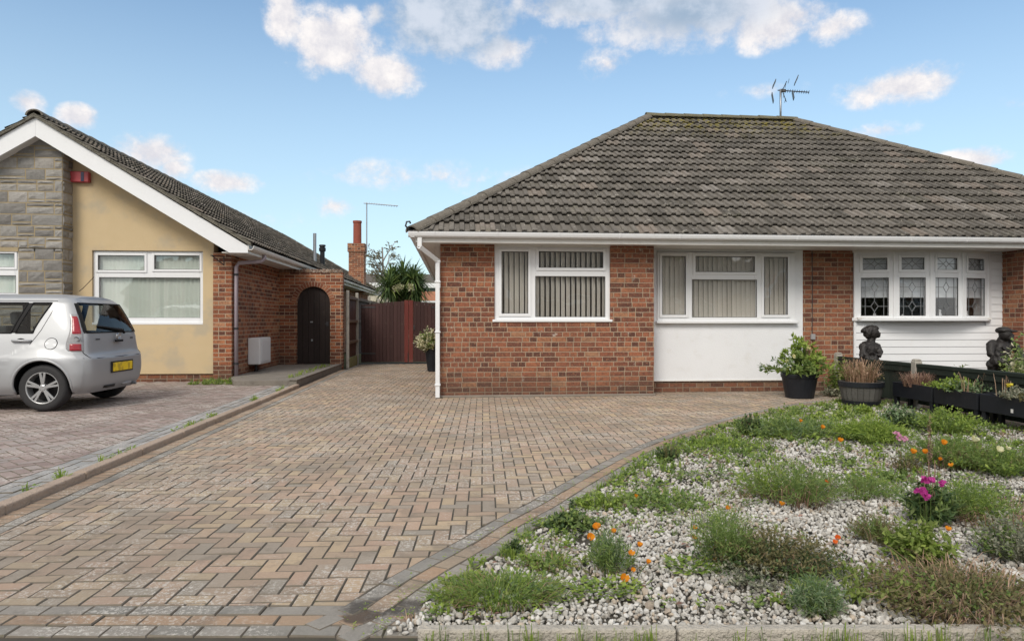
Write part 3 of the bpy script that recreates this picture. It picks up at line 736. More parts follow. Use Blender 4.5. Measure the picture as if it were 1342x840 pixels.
mb = MB(); mb.tube([(XS + .12, 14.1, mz0), (XS + .12, 14.1, mz0 - .12)], .03, 8); mb.tube([(XS + .12, 14.1, mz0 - .12), (XS + .12, 14.1, .14)], .04, 8); mb.build('waste_pipe', M['black_plastic'], mo)
Xa = xat(106, YW); za = zat(107, 233, YW)
mb = MB(); mb.box(xat(95, YW), xat(119.5, YW), YW - .09, YW, zat(107, 240, YW), zat(107, 226, YW)); ao = mb.build('alarm_box', flat_mat('red_alarm_plastic', (.42, .06, .07), .4), hl, bevel=.012)
mb = MB(); mb.box(xat(109.5, YW), xat(113.5, YW), YW - .096, YW - .088, zat(107, 239, YW), zat(107, 227, YW)); mb.build('alarm_strobe', flat_mat('dark_blue_lens', (.02, .02, .07), .2), ao)
mb = MB(); bx = xat(293, YW - .05); mb.tube([(bx, YW - .03, 2.17), (bx, YW - .03, 2.33)], .01, 5); mb.tube([(bx, YW - .03, 2.17), (bx - .16, YW - .2, 2.33)], .01, 5); mb.tube([(bx, YW - .03, 2.33), (bx - .18, YW - .2, 2.33)], .01, 5); mb.build('hanging_bracket', M['dark_metal'], hl)

# ================================================================ ARCHWAY
YA = 16.4; ax0, ax1 = XS + .002, xat(449, YA); dx0, dx1 = xat(388.5, YA), xat(432.5, YA); atop = zat(410, 357, YA); rad = (dx1 - dx0) / 2; dcx = (dx0 + dx1) / 2; zs = zat(410, 375.5, YA) - rad
arch = thing('garden_archway', 'brick garden wall with rounded arch around a dark plank door', 'archway', (dcx, YA, 0))
mb = MB()
mb.box(ax0, dx0, YA, YA + .22, 0, atop); mb.box(dx1, ax1, YA, YA + .22, 0, atop)
n = 16
for k in range(n):
    a0, a1 = math.pi - math.pi * k / n, math.pi - math.pi * (k + 1) / n
    xa, xb = dcx + rad * math.cos(a0), dcx + rad * math.cos(a1); za, zb = zs + rad * math.sin(a0), zs + rad * math.sin(a1)
    mb.prism([(xa, YA, za), (xb, YA, zb), (xb, YA, atop), (xa, YA, atop)], (0, .22, 0))
mb.build('brick_wall', M['brick_left'], arch)
mb = MB(); nb = 21
for k in range(nb):
    a0 = math.pi * (k + .08) / nb; a1 = math.pi * (k + .92) / nb; r0, r1 = rad + .002, rad + .115
    mb.prism([(dcx + r * math.cos(a), YA - .006, zs + r * math.sin(a)) for r, a in ((r0, a0), (r1, a0), (r1, a1), (r0, a1))], (0, .1, 0))
mb.build('arch_ring', M['brick_single'], arch)
mb = MB(); mb.prism([(dcx + r * math.cos(a), YA - .003, zs + r * math.sin(a)) for r, aa in ((rad + .118, [math.pi * i / 20 for i in range(21)]), (rad, [math.pi * i / 20 for i in range(20, -1, -1)])) for a in aa], (0, .05, 0))
mb.build('ring_mortar', M['mortar'], arch)
mb = MB(); x = ax0 + .02
while x < ax1 - .02:
    hh = R.uniform(.095, .115); tl = R.uniform(-.01, .01)
    mb.prism([(x, YA - .02, atop - .012), (x + .062, YA - .02, atop - .012), (x + .062 + tl, YA - .02, atop + hh - .03), (x + tl, YA - .02, atop + hh - .03)], (0, .26, 0)); x += .075
mb.build('coping', M['brick_top'], arch, bevel=.006)
mb = MB(); mb.box(ax0 + .02, ax1 - .02, YA + .0, YA + .21, atop + .001, atop + .055); mb.build('coping_mortar', M['mortar'], arch)
def wood(name, a, b, ns=5, bump=.004, red=0):
    g = G(name); ge = g.geo(); P = g.sep(ge['Position']); v = g.comb(g.math('MULTIPLY', P[0], 14.), g.math('MULTIPLY', P[1], 14.), g.math('MULTIPLY', P[2], .9))
    gr = g.noise(v, ns, 4, .7); r = ge['Random Per Island']
    c = g.mix(gr, a, b); c = g.mix(g.math('MULTIPLY', r, .5), c, tuple(x * .55 for x in a))
    c = g.mix(g.sstep(g.noise(ge['Position'], 6, 4, .7), .58, .75, 0, .25), c, (.16, .12, .10))
    return g.done(c, .75, spec=.3, normal=g.bump(gr, bump))
M['wood_door'] = wood('dark_brown_door_boards', (.028, .02, .018), (.045, .033, .03))
M['wood_gate'] = wood('dark_red_gate_boards', (.048, .023, .022), (.082, .040, .037))
M['wood_red'] = wood('red_gate_posts', (.15, .032, .026), (.20, .05, .04))
M['wood_fence'] = wood('brown_fence_boards', (.075, .035, .025), (.13, .06, .042))
M['wood_rail'] = wood('weathered_fence_rail', (.15, .10, .07), (.24, .17, .12))
M['wood_green'] = wood('dark_green_fence_paint', (.018, .026, .02), (.028, .038, .03))
mb = MB(); nbd = 6
for k in range(nbd):
    xa = dx0 + (dx1 - dx0) * k / nbd + .002; xb = dx0 + (dx1 - dx0) * (k + 1) / nbd - .002
    def ht(x): return zs + math.sqrt(max(0, (rad - .004) ** 2 - (x - dcx) ** 2))
    mb.prism([(xa, YA + .09, .13), (xb, YA + .09, .13), (xb, YA + .09, ht(xb)), ((xa + xb) / 2, YA + .09, ht((xa + xb) / 2)), (xa, YA + .09, ht(xa))], (0, .03, 0))
do = mb.build('door', M['wood_door'], arch, bevel=.003)
mb = MB(); mb.box(dx1 - .1, dx1 - .05, YA + .078, YA + .09, 1.02, 1.12); mb.tube([(dx1 - .075, YA + .07, 1.07), (dx1 - .14, YA + .07, 1.07)], .008, 6); mb.build('latch', M['dark_metal'], do)
mb = MB(); mb.box(dx0 + .3, dx0 + .36, YA + .084, YA + .089, 1.1, 1.13); mb.build('screw_plate', M['alu'], do)
mb = MB(); mb.box(dx0 + .32, dx0 + .36, YA + .084, YA + .089, .66, .71); mb.build('screw_plate', M['alu'], do)

# ================================================================ SIDE FENCE AND GATES
XFc = -2.56; fence = thing('timber_side_fence', 'brown vertical board fence on concrete posts beside the archway', 'fence', (XFc, 18, 0))
ftop = zat(452, 385, 16.6) - .02; YG = 18.3
posts = [(XFc - .02, 16.66), (XFc, 18.1), (XFc, 20.6), (XFc, 23.1)]
for (x, y) in posts:
    mb = MB(); mb.box(x - .02, x + .055, y - .035, y + .035, 0, ftop + .10); mb.build('concrete_post', M['concrete'], fence, bevel=.012)
for k in range(len(posts) - 1):
    ya, yb = posts[k][1] + .05, posts[k + 1][1] - .05; mb = MB(); y = ya
    while y < yb: mb.box(XFc - .02, XFc - .004, y, min(y + .108, yb), .25, ftop - .02 + R.uniform(0, .01)); y += .112
    mb.build('fence_panel', M['wood_fence'], fence)
    for z in (.62, 1.13, ftop - .07): mb = MB(); mb.box(XFc - .003, XFc + .05, ya, yb, z - .035, z + .035); mb.build('rail', M['wood_rail'], fence, bevel=.006)
    mb = MB(); mb.box(XFc - .015, XFc + .03, ya, yb, .0, .24); mb.build('gravel_board', flat_mat('mossy_gravel_board', (.22, .21, .09), .95, .3, 6, dirt=(.1, .13, .04), dirt_amt=.8) if k == 0 else bpy.data.materials['mossy_gravel_board'], fence, bevel=.006)
gate = thing('double_driveway_gate', 'dark maroon boarded double gate with two red meeting posts across the driveway', 'gate', (-1.3, YG, 0))
gx0, gx1 = XFc + .09, XL - .02; gm0, gm1 = xat(530, YG), xat(541.5, YG)
def gtop(x):
    u = (x - gx0) / (gm0 - gx0) if x < gm0 else (gx1 - x) / (gx1 - gm1)
    return zat(500, 401, YG) + (zat(500, 394.5, YG) - zat(500, 401, YG)) * max(0, min(1, u)) ** .7
for (xa, xb) in ((gx0, gm0 - .003), (gm1 + .003, gx1)):
    mb = MB(); nbd = round((xb - xa) / .098); w = (xb - xa) / nbd
    for k in range(nbd):
        a, b = xa + k * w + .0025, xa + (k + 1) * w - .0025
        mb.prism([(a, YG, .045), (b, YG, .045), (b, YG, gtop(b)), (a, YG, gtop(a))], (0, .018 + R.uniform(0, .003), 0))
    lf = mb.build('gate_leaf', M['wood_gate'], gate, bevel=.002)
    mb = MB(); mb.box(xa + .01, xb - .01, YG + .0225, YG + .027, .06, 1.52); mb.build('backing_board', M['wood_gate'], lf)
    for z in (.3, .95, 1.5): mb = MB(); mb.box(xa, xb, YG + .028, YG + .06, z - .05, z + .05); mb.build('ledge', M['wood_gate'], lf)
    hx = xa if xa < -2 else xb; sg = 1 if xa < -2 else -1
    for z in (.28, 1.5): mb = MB(); mb.box(min(hx, hx + sg * .38), max(hx, hx + sg * .38), YG - .008, YG - .001, z - .018, z + .018); mb.build('strap_hinge', M['dark_metal'], lf)
mm = (gm0 + gm1) / 2
for (a, b) in ((gm0, mm - .004), (mm + .004, gm1)):
    mb = MB(); mb.box(a, b, YG - .025, YG + .04, .04, gtop(gm0) + .02); mb.build('meeting_stile', M['wood_red'], gate, bevel=.006)
mb = MB(); mb.box(gm1 + .01, gm1 + .04, YG - .03, YG - .001, .9, 1.02); mb.build('latch', M['dark_metal'], gate); mb = MB(); mb.tube([(mm - .02, YG - .03, .06), (mm - .02, YG - .03, .3)], .008, 6); mb.build('drop_bolt', M['dark_metal'], gate)

# ================================================================ GREEN BOUNDARY FENCE ON THE RIGHT
XG = 6.05; gtp = .585; gf = thing('low_green_fence', 'low dark green boarded fence with capping between the two front gardens', 'fence', (XG, 7, 0))
gpo = [10.34, 8.5, 6.66, 4.82, 3.0]
for k, y in enumerate(gpo):
    mb = MB(); mb.box(XG - .05, XG + .05, y - .05, y + .05, -.1, gtp + .035); mb.prism([(XG - .05, y - .05, gtp + .035), (XG + .05, y - .05, gtp + .035), (XG + .03, y - .05, gtp + .06), (XG - .03, y - .05, gtp + .06)], (0, .1, 0))
    mb.build('concrete_post', M['concrete'], gf, bevel=.012)
for k in range(4):
    ya, yb = gpo[k + 1] + .051, gpo[k] - .051; mb = MB(); y = ya
    while y < yb: mb.box(XG - .012, XG + .006, y, min(y + .12, yb), .06, gtp - .045); y += .123
    mb.build('board_panel', M['wood_green'], gf)
    mb = MB(); mb.box(XG - .045, XG + .045, ya, yb, gtp - .044, gtp); mb.box(XG - .035, XG - .013, ya, yb, gtp - .12, gtp - .0445); mb.build('capping_rail', M['wood_green'], gf, bevel=.004)
# ================================================================ GROUND AND PAVING
def sheet(name, pts, z, mat, kind='structure'):
    mb = MB(); mb.poly([(x, y, z) for x, y in pts]); return struct(mb.build(name, mat), kind)
M['soil'] = flat_mat('dark_garden_soil', (.085, .062, .045), .98, .35, 8, bump=.02, bscale=40)
M['lawn'] = flat_mat('rough_grass_ground', (.07, .09, .035), .95, .35, 3, bump=.02, bscale=60)
M['joint'] = flat_mat('sandy_paver_joint', (.055, .048, .038), .98, .5, 6, dirt=(.05, .065, .025), dirt_amt=.9)
M['asphalt'] = flat_mat('grey_asphalt', (.055, .055, .058), .9, .15, 2, bump=.004, bscale=200)
sheet('ground', [(-600, -600), (600, -600), (600, 600), (-600, 600)], -.12, M['lawn'])
sheet('garden_soil', [(-.6, 2.2), (6.1, 2.2), (6.1, 10.7), (2.9, 10.7)], -.012, M['soil'])
sheet('neighbour_garden_ground', [(6.0, 2.2), (12.5, 2.2), (12.5, 10.7), (6.0, 10.7)], .0, M['soil'])
PAV = [(0, (.36, .285, .22)), (.15, (.44, .33, .25)), (.3, (.50, .35, .265)), (.45, (.45, .36, .26)), (.6, (.56, .43, .29)), (.72, (.52, .375, .28)), (.85, (.42, .34, .27)), (1, (.36, .32, .27))]
GREY = [(0, (.27, .255, .23)), (.5, (.33, .31, .28)), (1, (.38, .345, .305))]
TAN = [(0, (.38, .27, .19)), (.5, (.45, .31, .21)), (1, (.40, .32, .24))]
M['pav'] = island_mat('tan_and_pink_block_paver', PAV, .9, .25, lichen=.9, nscale=70, bump=.0045, big=.55, bigcol=(.25, .21, .17), wobble=.34, stain=(-.30, 2.84, .15))
M['pav_grey'] = island_mat('grey_block_paver', GREY, .9, .25, lichen=.8, nscale=70, bump=.0035, big=.4, wobble=.4, stain=(-.29, 2.76, .21))
M['pav_tan'] = island_mat('tan_border_paver', TAN, .9, .25, lichen=.6, nscale=70, bump=.0035, big=.4, wobble=.4, stain=(-.34, 2.69, .12))
M['pav_pink'] = island_mat('pinkish_neighbour_paver', [(0, (.30, .235, .215)), (.4, (.38, .30, .275)), (.7, (.42, .35, .325)), (1, (.38, .34, .32))], .9, .25, lichen=.8, nscale=70, bump=.003, big=.5, bigcol=(.20, .15, .14), wobble=.3)
M['pav_pale'] = island_mat('pale_grey_neighbour_paver', [(0, (.32, .32, .315)), (.5, (.38, .375, .37)), (1, (.45, .43, .42))], .9, .25, lichen=.6, nscale=70, bump=.003, big=.3, wobble=.3)
M['pav_edge'] = flat_mat('grimy_paver_edge', (.145, .125, .10), .97, .4, 5, dirt=(.07, .08, .035), dirt_amt=.7)
RP = random.Random(21)
def clip(poly, hp):
    # keep points where a*x+b*y<=c
    a, b, c = hp; out = []
    for i in range(len(poly)):
        p, q = poly[i], poly[(i + 1) % len(poly)]; dp = a * p[0] + b * p[1] - c; dq = a * q[0] + b * q[1] - c
        if dp <= 0: out.append(p)
        if (dp < 0) != (dq < 0) and abs(dp - dq) > 1e-12:
            t = dp / (dp - dq); out.append((p[0] + t * (q[0] - p[0]), p[1] + t * (q[1] - p[1])))
    return out
def area(p): return abs(sum(p[i][0] * p[(i + 1) % len(p)][1] - p[(i + 1) % len(p)][0] * p[i][1] for i in range(len(p)))) / 2
def block(mb, poly, z, gap=.0016, ch=.0042):
    if len(poly) < 3 or area(poly) < .0009: return
    cx = sum(p[0] for p in poly) / len(poly); cy = sum(p[1] for p in poly) / len(poly)
    xs = [p[0] for p in poly]; ys = [p[1] for p in poly]; s = max(min(max(xs) - min(xs), max(ys) - min(ys)), .03) / 2
    tx, ty, dz = RP.uniform(-.022, .022), RP.uniform(-.022, .022), RP.uniform(-.0022, .0022)
    n = len(poly); sa_ = sum(poly[i][0] * poly[(i + 1) % n][1] - poly[(i + 1) % n][0] * poly[i][1] for i in range(n)); sg_ = 1 if sa_ > 0 else -1
    def inset(P, g_):
        out = []
        for i in range(n):
            p0, p1, p2 = P[i - 1], P[i], P[(i + 1) % n]
            e1 = (p1[0] - p0[0], p1[1] - p0[1]); e2 = (p2[0] - p1[0], p2[1] - p1[1]); l1 = math.hypot(*e1) or 1e-9; l2 = math.hypot(*e2) or 1e-9
            n1 = (-e1[1] / l1 * sg_, e1[0] / l1 * sg_); n2 = (-e2[1] / l2 * sg_, e2[0] / l2 * sg_); k = 1 + n1[0] * n2[0] + n1[1] * n2[1]
            if k < .35: k = .35
            out.append((p1[0] + (n1[0] + n2[0]) / k * g_, p1[1] + (n1[1] + n2[1]) / k * g_))
        return out
    if min(l for l in [math.hypot(poly[i][0] - poly[i - 1][0], poly[i][1] - poly[i - 1][1]) for i in range(n)]) < .004:
        q = [poly[i] for i in range(n) if math.hypot(poly[i][0] - poly[i - 1][0], poly[i][1] - poly[i - 1][1]) >= .004]
        if len(q) < 3: return
        poly = q; n = len(poly)
    A = inset(poly, gap); B = inset(poly, gap + ch)
    if area(B) < .0004: return
    def zz(p, d): return z + dz + tx * (p[0] - cx) + ty * (p[1] - cy) - d
    i0 = [mb.pt((p[0], p[1], z - .03)) for p in A]; i1 = [mb.pt((p[0], p[1], zz(p, .005))) for p in A]; i2 = [mb.pt((p[0], p[1], zz(p, 0))) for p in B]
    for k in range(n):
        q = (k + 1) % n; mb.cm = 1; mb.face((i0[k], i0[q], i1[q], i1[k])); mb.face((i1[k], i1[q], i2[q], i2[k]))
    mb.cm = 0; mb.face(i2)
def herring(mb, org, ang, W, bounds, test, z):
    ca, sa = math.cos(ang), math.sin(ang); L = 2 * W
    xs, ys = [], []
    for (x, y) in ((bounds[0], bounds[2]), (bounds[1], bounds[2]), (bounds[0], bounds[3]), (bounds[1], bounds[3])):
        dx, dy = x - org[0], y - org[1]; xs.append((dx * ca + dy * sa) / W); ys.append((-dx * sa + dy * ca) / W)
    for a in range(int(min(xs)) - 3, int(max(xs)) + 3):
        for b in range(int(min(ys)) - 3, int(max(ys)) + 3):
            k = (a - b) % 4
            if k == 0: r = ((a, b), (a + 2, b), (a + 2, b + 1), (a, b + 1))
            elif k == 3: r = ((a, b), (a + 1, b), (a + 1, b + 2), (a, b + 2))
            else: continue
            poly = [(org[0] + (u * ca - v * sa) * W, org[1] + (u * sa + v * ca) * W) for u, v in r]
            cx = sum(p[0] for p in poly) / 4; cy = sum(p[1] for p in poly) / 4
            if not (bounds[0] - .3 < cx < bounds[1] + .3 and bounds[2] - .3 < cy < bounds[3] + .3): continue
            hps = test(cx, cy)
            if hps is None: continue
            for h in hps:
                poly = clip(poly, h)
                if len(poly) < 3: break
            if len(poly) >= 3: block(mb, poly, z)
# curve of the bed edge (outer edge of the three-row border)
CR = [(-.36, 2.46), (-.20, 2.66), (-.09, 2.88), (.03, 3.08), (.25, 3.42), (.43, 3.73), (.72, 4.17), (.98, 4.60), (1.27, 5.06), (1.66, 5.65), (2.09, 6.22), (2.78, 7.0), (3.55, 7.78), (4.3, 8.42), (4.85, 8.85), (5.35, 9.15), (6.2, 9.55)]
def catmull(P, n=10):
    out = []
    for i in range(len(P) - 1):
        p0, p1, p2, p3 = P[max(i - 1, 0)], P[i], P[i + 1], P[min(i + 2, len(P) - 1)]
        for k in range(n):
            t = k / n
            out.append(tuple(.5 * ((2 * p1[j]) + (-p0[j] + p2[j]) * t + (2 * p0[j] - 5 * p1[j] + 4 * p2[j] - p3[j]) * t * t + (-p0[j] + 3 * p1[j] - 3 * p2[j] + p3[j]) * t ** 3) for j in range(len(p1))))
    out.append(P[-1]); return out
# resample by arc length
cv = catmull(CR, 12); seg = [0]
for i in range(1, len(cv)): seg.append(seg[-1] + math.hypot(cv[i][0] - cv[i - 1][0], cv[i][1] - cv[i - 1][1]))
def cat(s):
    s = max(0, min(seg[-1] - 1e-6, s)); lo = 0
    import bisect
    i = bisect.bisect_right(seg, s) - 1; i = min(i, len(cv) - 2); t = (s - seg[i]) / (seg[i + 1] - seg[i]); return (cv[i][0] + t * (cv[i + 1][0] - cv[i][0]), cv[i][1] + t * (cv[i + 1][1] - cv[i][1]))
def cnorm(s):
    a, b = cat(s - .12), cat(s + .12); dx, dy = b[0] - a[0], b[1] - a[1]; L = math.hypot(dx, dy); return (-dy / L, dx / L)   # towards the drive
NS = 160; CS = [(cat(seg[-1] * i / NS), cnorm(seg[-1] * i / NS)) for i in range(NS + 1)]
BW = .092
BORD = .0
def cdist(x, y):
    best = 1e9; bi = 0
    for i, (p, n_) in enumerate(CS):
        d = (x - p[0]) ** 2 + (y - p[1]) ** 2
        if d < best: best = d; bi = i
    p, n_ = CS[bi]; return (x - p[0]) * n_[0] + (y - p[1]) * n_[1], bi
# front border line: constant distance from the road-side viewpoint, three rows
FD = (-SP, CP) # placeholder direction; the front edge runs square to the street
fn = (SP, CP); F0 = 2.755   # herringbone starts at this distance from the street line
KX = -2.66
def main_test(cx, cy):
    if cx < KX + .0 or cy > 18.25: return None
    if cx > XL - .05 and cy > YF + .15 and cx < XA - .05: return None
    if cy > YR + .1 and cx > XL: return None
    hps = [(-1, 0, -(KX + .215)), (-fn[0], -fn[1], -F0)]
    if cx > -.8 and cy < 10.5:
        d, bi = cdist(cx, cy)
        if d < 3 * BW - .15: return None
        if d < 3 * BW + .25:
            p, n_ = CS[bi]; hps.append((-n_[0], -n_[1], -(n_[0] * p[0] + n_[1] * p[1] + 3 * BW)))
    return hps
drive = MB(); herring(drive, (0.03, 3.0), -math.radians(2.4), .0855, (KX, 6.3, 2.2, 18.4), main_test, 0.0)
struct(drive.build('block_paved_driveway', [M['pav'], M['pav_edge']]))
sheet('driveway_bedding', [(KX - .02, 2.1), (6.1, 2.1), (6.1, 10.9), (XL + .3, 10.9), (XL + .3, 19), (KX - .02, 19)], -.0065, M['joint'])
# rows
gr, tn = MB(), MB()
def strip_rows(mb_list, s_at, n_at, total, W, L, zoff=0.0, off0=0.0, phase=0.0):
    for r, mb in enumerate(mb_list):
        s = -phase + (r % 2) * L / 2
        while s < total:
            a, b = max(s, 0), min(s + L, total)
            if b - a > .04:
                pa, pb, na, nb = s_at(a), s_at(b), n_at(a), n_at(b); d0, d1 = off0 + r * W, off0 + (r + 1) * W
                block(mb, [(pa[0] + na[0] * d0, pa[1] + na[1] * d0), (pb[0] + nb[0] * d0, pb[1] + nb[1] * d0), (pb[0] + nb[0] * d1, pb[1] + nb[1] * d1), (pa[0] + na[0] * d1, pa[1] + na[1] * d1)], zoff)
            s += L * RP.uniform(.99, 1.01)
strip_rows([gr, tn, gr], cat, cnorm, seg[-1] - .35, BW, .172, .002)
# front rows (grey, tan, grey) going left from the bed corner
fx = (CP, -SP)
def f_at(s): return (-.30 * CP + fn[0] * (F0 - 3 * .089) - s * fx[0], .30 * SP + fn[1] * (F0 - 3 * .089) - s * fx[1])
strip_rows([gr, tn, gr], f_at, lambda s: fn, 3.2, .089, .172, .001)
# last front row meets the kerb side
strip_rows([tn], lambda s: (KX + .0, 2.5 + s), lambda s: (1, 0), 0.01, .1, .1)
y = 2.55
while y < 16.2:   # tan soldier course beside the kerb
    block(tn, [(KX, y), (KX + .128, y), (KX + .128, y + .086), (KX, y + .086)], .001); y += .0865
strip_rows([gr], lambda s: (KX + .214, 2.5 + s), lambda s: (-1, 0), 15.7, .086, .172, .0)
strip_rows([gr], lambda s: (XL + s, YF - .04), lambda s: (0, -1), .01, .1, .1)
struct(gr.build('grey_paving_border', [M['pav_grey'], M['pav_edge']])); struct(tn.build('tan_paving_border', [M['pav_tan'], M['pav_edge']]))
# kerb between the two drives, in separate lengths (one mesh, it is one edging)
mb = MB(); y = 1.6
while y < 12.0:
    L = .90; dz = R.uniform(-.004, .004); dx_ = R.uniform(-.004, .004)
    mb.box(KX - .100 + dx_, KX - .003 + dx_, y + .004, min(y + L, 12.0) - .004, -.05, .055 + dz); y += L
kerb = struct(mb.build('driveway_kerb', flat_mat('warm_kerb_concrete', (.36, .28, .22), .92, .22, 5, bump=.012, bscale=70, dirt=(.16, .13, .10), dirt_amt=.6), bevel=.012, seg=2))
# raised concrete landing in front of the arch
mb = MB(); mb.prism([(-3.75, 12.02, -.05), (-2.71, 12.02, -.05), (-2.66, 16.45, -.05), (XS, 16.45, -.05), (XS, 13.05, -.05), (-4.0, 12.6, -.05)], (0, 0, .17))
mb.prism([(-2.84, 12.0, .121), (-2.70, 12.0, .121), (-2.65, 16.3, .121), (-2.79, 16.3, .121)], (0, 0, .012))
struct(mb.build('raised_concrete_path', flat_mat('stained_dark_concrete', (.20, .18, .155), .93, .35, 5, bump=.012, bscale=60, dirt=(.09, .08, .065), dirt_amt=.75), bevel=.02, seg=2))
# neighbour drive
NZ = .03
np_, ns_ = MB(), MB()
def ntest(cx, cy):
    if cx > KX - .1 or cy > 12.97: return None
    if cx > -3.8 and cy > 12.1: return None
    return [(1, 0, KX - .105 - 3 * .1)]
herring(np_, (-5, 6), math.radians(45), .096, (-9.3, KX, 3.6, 13.0), ntest, NZ)
strip_rows([ns_, ns_, ns_], lambda s: (KX - .105, 2.4 + s), lambda s: (-1, 0), 9.55, .1, .2, NZ)
struct(np_.build('neighbour_block_paving', [M['pav_pink'], M['pav_edge']])); struct(ns_.build('neighbour_paving_border', [M['pav_pale'], M['pav_edge']]))
sheet('neighbour_paving_bedding', [(-12, 2.1), (KX - .1, 2.1), (KX - .1, 13.1), (-12, 13.1)], NZ - .010, M['joint'])
# street edging of the gravel bed and the pavement in front
mb = MB(); s = -.30
dK0, dK1 = 2.432, 2.482
def kp(s, d): return (s * CP + d * SP, -s * SP + d * CP)
s = -.34
while s < 6.2:
    e = s + .93; q = [kp(s + .003, dK0), kp(e - .003, dK0), kp(e - .003, dK1), kp(s + .003, dK1)]
    mb.prism([(x, y, -.1) for x, y in q], (0, 0, .152 + R.uniform(-.003, .003))); s = e
struct(mb.build('bed_edging', flat_mat('pale_concrete_edging', (.40, .37, .32), .93, .3, 9, bump=.015, bscale=70, dirt=(.2, .18, .14), dirt_amt=.6), bevel=.01, seg=2))
a0, a1, a2, a3 = kp(-14, 2.46), kp(20, 2.41), kp(20, 0.2), kp(-14, .2)
sheet('pavement', [a3, a2, a1, a0], -.03, M['concrete'])
b0, b1, b2, b3 = kp(-40, -7), kp(40, -7), kp(40, .1), kp(-40, .1)
sheet('road', [b0, b1, b2, b3], -.11, M['asphalt'])
mb = MB(); q = [kp(-40, .1), kp(40, .1), kp(40, .22), kp(-40, .22)]; mb.prism([(x, y, -.11) for x, y in q], (0, 0, .09)); struct(mb.build('road_kerb', M['concrete'], bevel=.01))
b0, b1, b2, b3 = kp(-40, -9.2), kp(40, -9.2), kp(40, -7), kp(-40, -7)
sheet('far_pavement', [b0, b1, b2, b3], -.03, M['concrete'])

# ================================================================ WHITE GRAVEL (stuff)
def in_bed(x, y, m=.02):
    d, _ = cdist(x, y)
    if d > -m: return False
    if x > 6.0: return False
    if x * SP + y * CP < 2.50: return False
    return True
gm = G('white_limestone_gravel'); ge = gm.geo()
c = gm.ramp(ge['Random Per Island'], [(0, (.30, .28, .25)), (.22, (.42, .41, .38)), (.55, (.56, .55, .525)), (.84, (.66, .65, .625)), (.92, (.48, .40, .31)), (1, (.28, .23, .19))])
c = gm.mix(gm.sstep(gm.noise(ge['Position'], 1.5, 4, .6), .45, .7, 0, .45), c, gm.mix(.6, c, (.22, .19, .15)))
c = gm.mix(gm.math('MULTIPLY', gm.noise(ge['Position'], 90, 3), .4), c, (.35, .32, .28))
M['gravel'] = gm.done(c, .85, spec=.3, normal=gm.bump(gm.noise(ge['Position'], 220, 3), .002))
t_ = (1 + 5 ** .5) / 2
iv = np.array([(-1, t_, 0), (1, t_, 0), (-1, -t_, 0), (1, -t_, 0), (0, -1, t_), (0, 1, t_), (0, -1, -t_), (0, 1, -t_), (t_, 0, -1), (t_, 0, 1), (-t_, 0, -1), (-t_, 0, 1)], float); iv /= np.linalg.norm(iv[0])
fi = [(0, 11, 5), (0, 5, 1), (0, 1, 7), (0, 7, 10), (0, 10, 11), (1, 5, 9), (5, 11, 4), (11, 10, 2), (10, 7, 6), (7, 1, 8), (3, 9, 4), (3, 4, 2), (3, 2, 6), (3, 6, 8), (3, 8, 9), (4, 9, 5), (2, 4, 11), (6, 2, 10), (8, 6, 7), (9, 8, 1)]
def subdiv(v, f):
    v = [tuple(p) for p in v]; cache = {}; nf = []
    def mid(a, b):
        k = (min(a, b), max(a, b))
        if k not in cache:
            p = (np.array(v[a]) + np.array(v[b])) / 2; p /= np.linalg.norm(p); cache[k] = len(v); v.append(tuple(p))
        return cache[k]
    for a, b, c in f:
        x, y, z = mid(a, b), mid(b, c), mid(c, a); nf += [(a, x, z), (b, y, x), (c, z, y), (x, y, z)]
    return np.array(v), nf
iv2, fi2 = subdiv(iv, fi)
def stones(pos, size, base_v, base_f, seed, name, mat):
    rg = np.random.default_rng(seed); n = len(pos); nv = len(base_v); V = np.empty((n, nv, 3))
    nshape = 24; shapes = []
    for k in range(nshape):
        sv = base_v * (1 + rg.uniform(-.16, .16, (nv, 1)))
        for c in range(5):   # plane cuts give angular chips
            d = rg.normal(size=3); d /= np.linalg.norm(d); h = rg.uniform(.55, .85); t = sv @ d; sv = sv - np.maximum(t - h, 0)[:, None] * d
        sv = sv * np.array([1, rg.uniform(.62, .95), rg.uniform(.5, .8)]); shapes.append(sv)
    shapes = np.array(shapes); idx = rg.integers(0, nshape, n)
    q = rg.normal(size=(n, 4)); q[:, 1:3] *= .45; q /= np.linalg.norm(q, axis=1)[:, None]; w, x, y, z = q.T
    Rm = np.stack([1 - 2 * (y * y + z * z), 2 * (x * y - w * z), 2 * (x * z + w * y), 2 * (x * y + w * z), 1 - 2 * (x * x + z * z), 2 * (y * z - w * x), 2 * (x * z - w * y), 2 * (y * z + w * x), 1 - 2 * (x * x + y * y)], 1).reshape(n, 3, 3)
    V = np.einsum('nij,nvj->nvi', Rm, shapes[idx]) * size[:, None, None] + pos[:, None, :]
    fa = np.array(base_f, dtype=np.int64); Fa = (fa[None] + (np.arange(n) * nv)[:, None, None]).reshape(-1, 3)
    me = bpy.data.meshes.new(name); me.vertices.add(n * nv); me.vertices.foreach_set('co', V.reshape(-1)); nf = len(Fa)
    me.loops.add(nf * 3); me.loops.foreach_set('vertex_index', Fa.reshape(-1).astype(np.int32)); me.polygons.add(nf)
    me.polygons.foreach_set('loop_start', np.arange(0, nf * 3, 3, dtype=np.int32)); me.update(); me.validate(); me.materials.append(mat)
    try: me.polygons.foreach_set('use_smooth', [False] * nf)
    except Exception: pass
    o = bpy.data.objects.new(name, me); COL.objects.link(o); return o
pos_n, sz_n, pos_f, sz_f = [], [], [], []
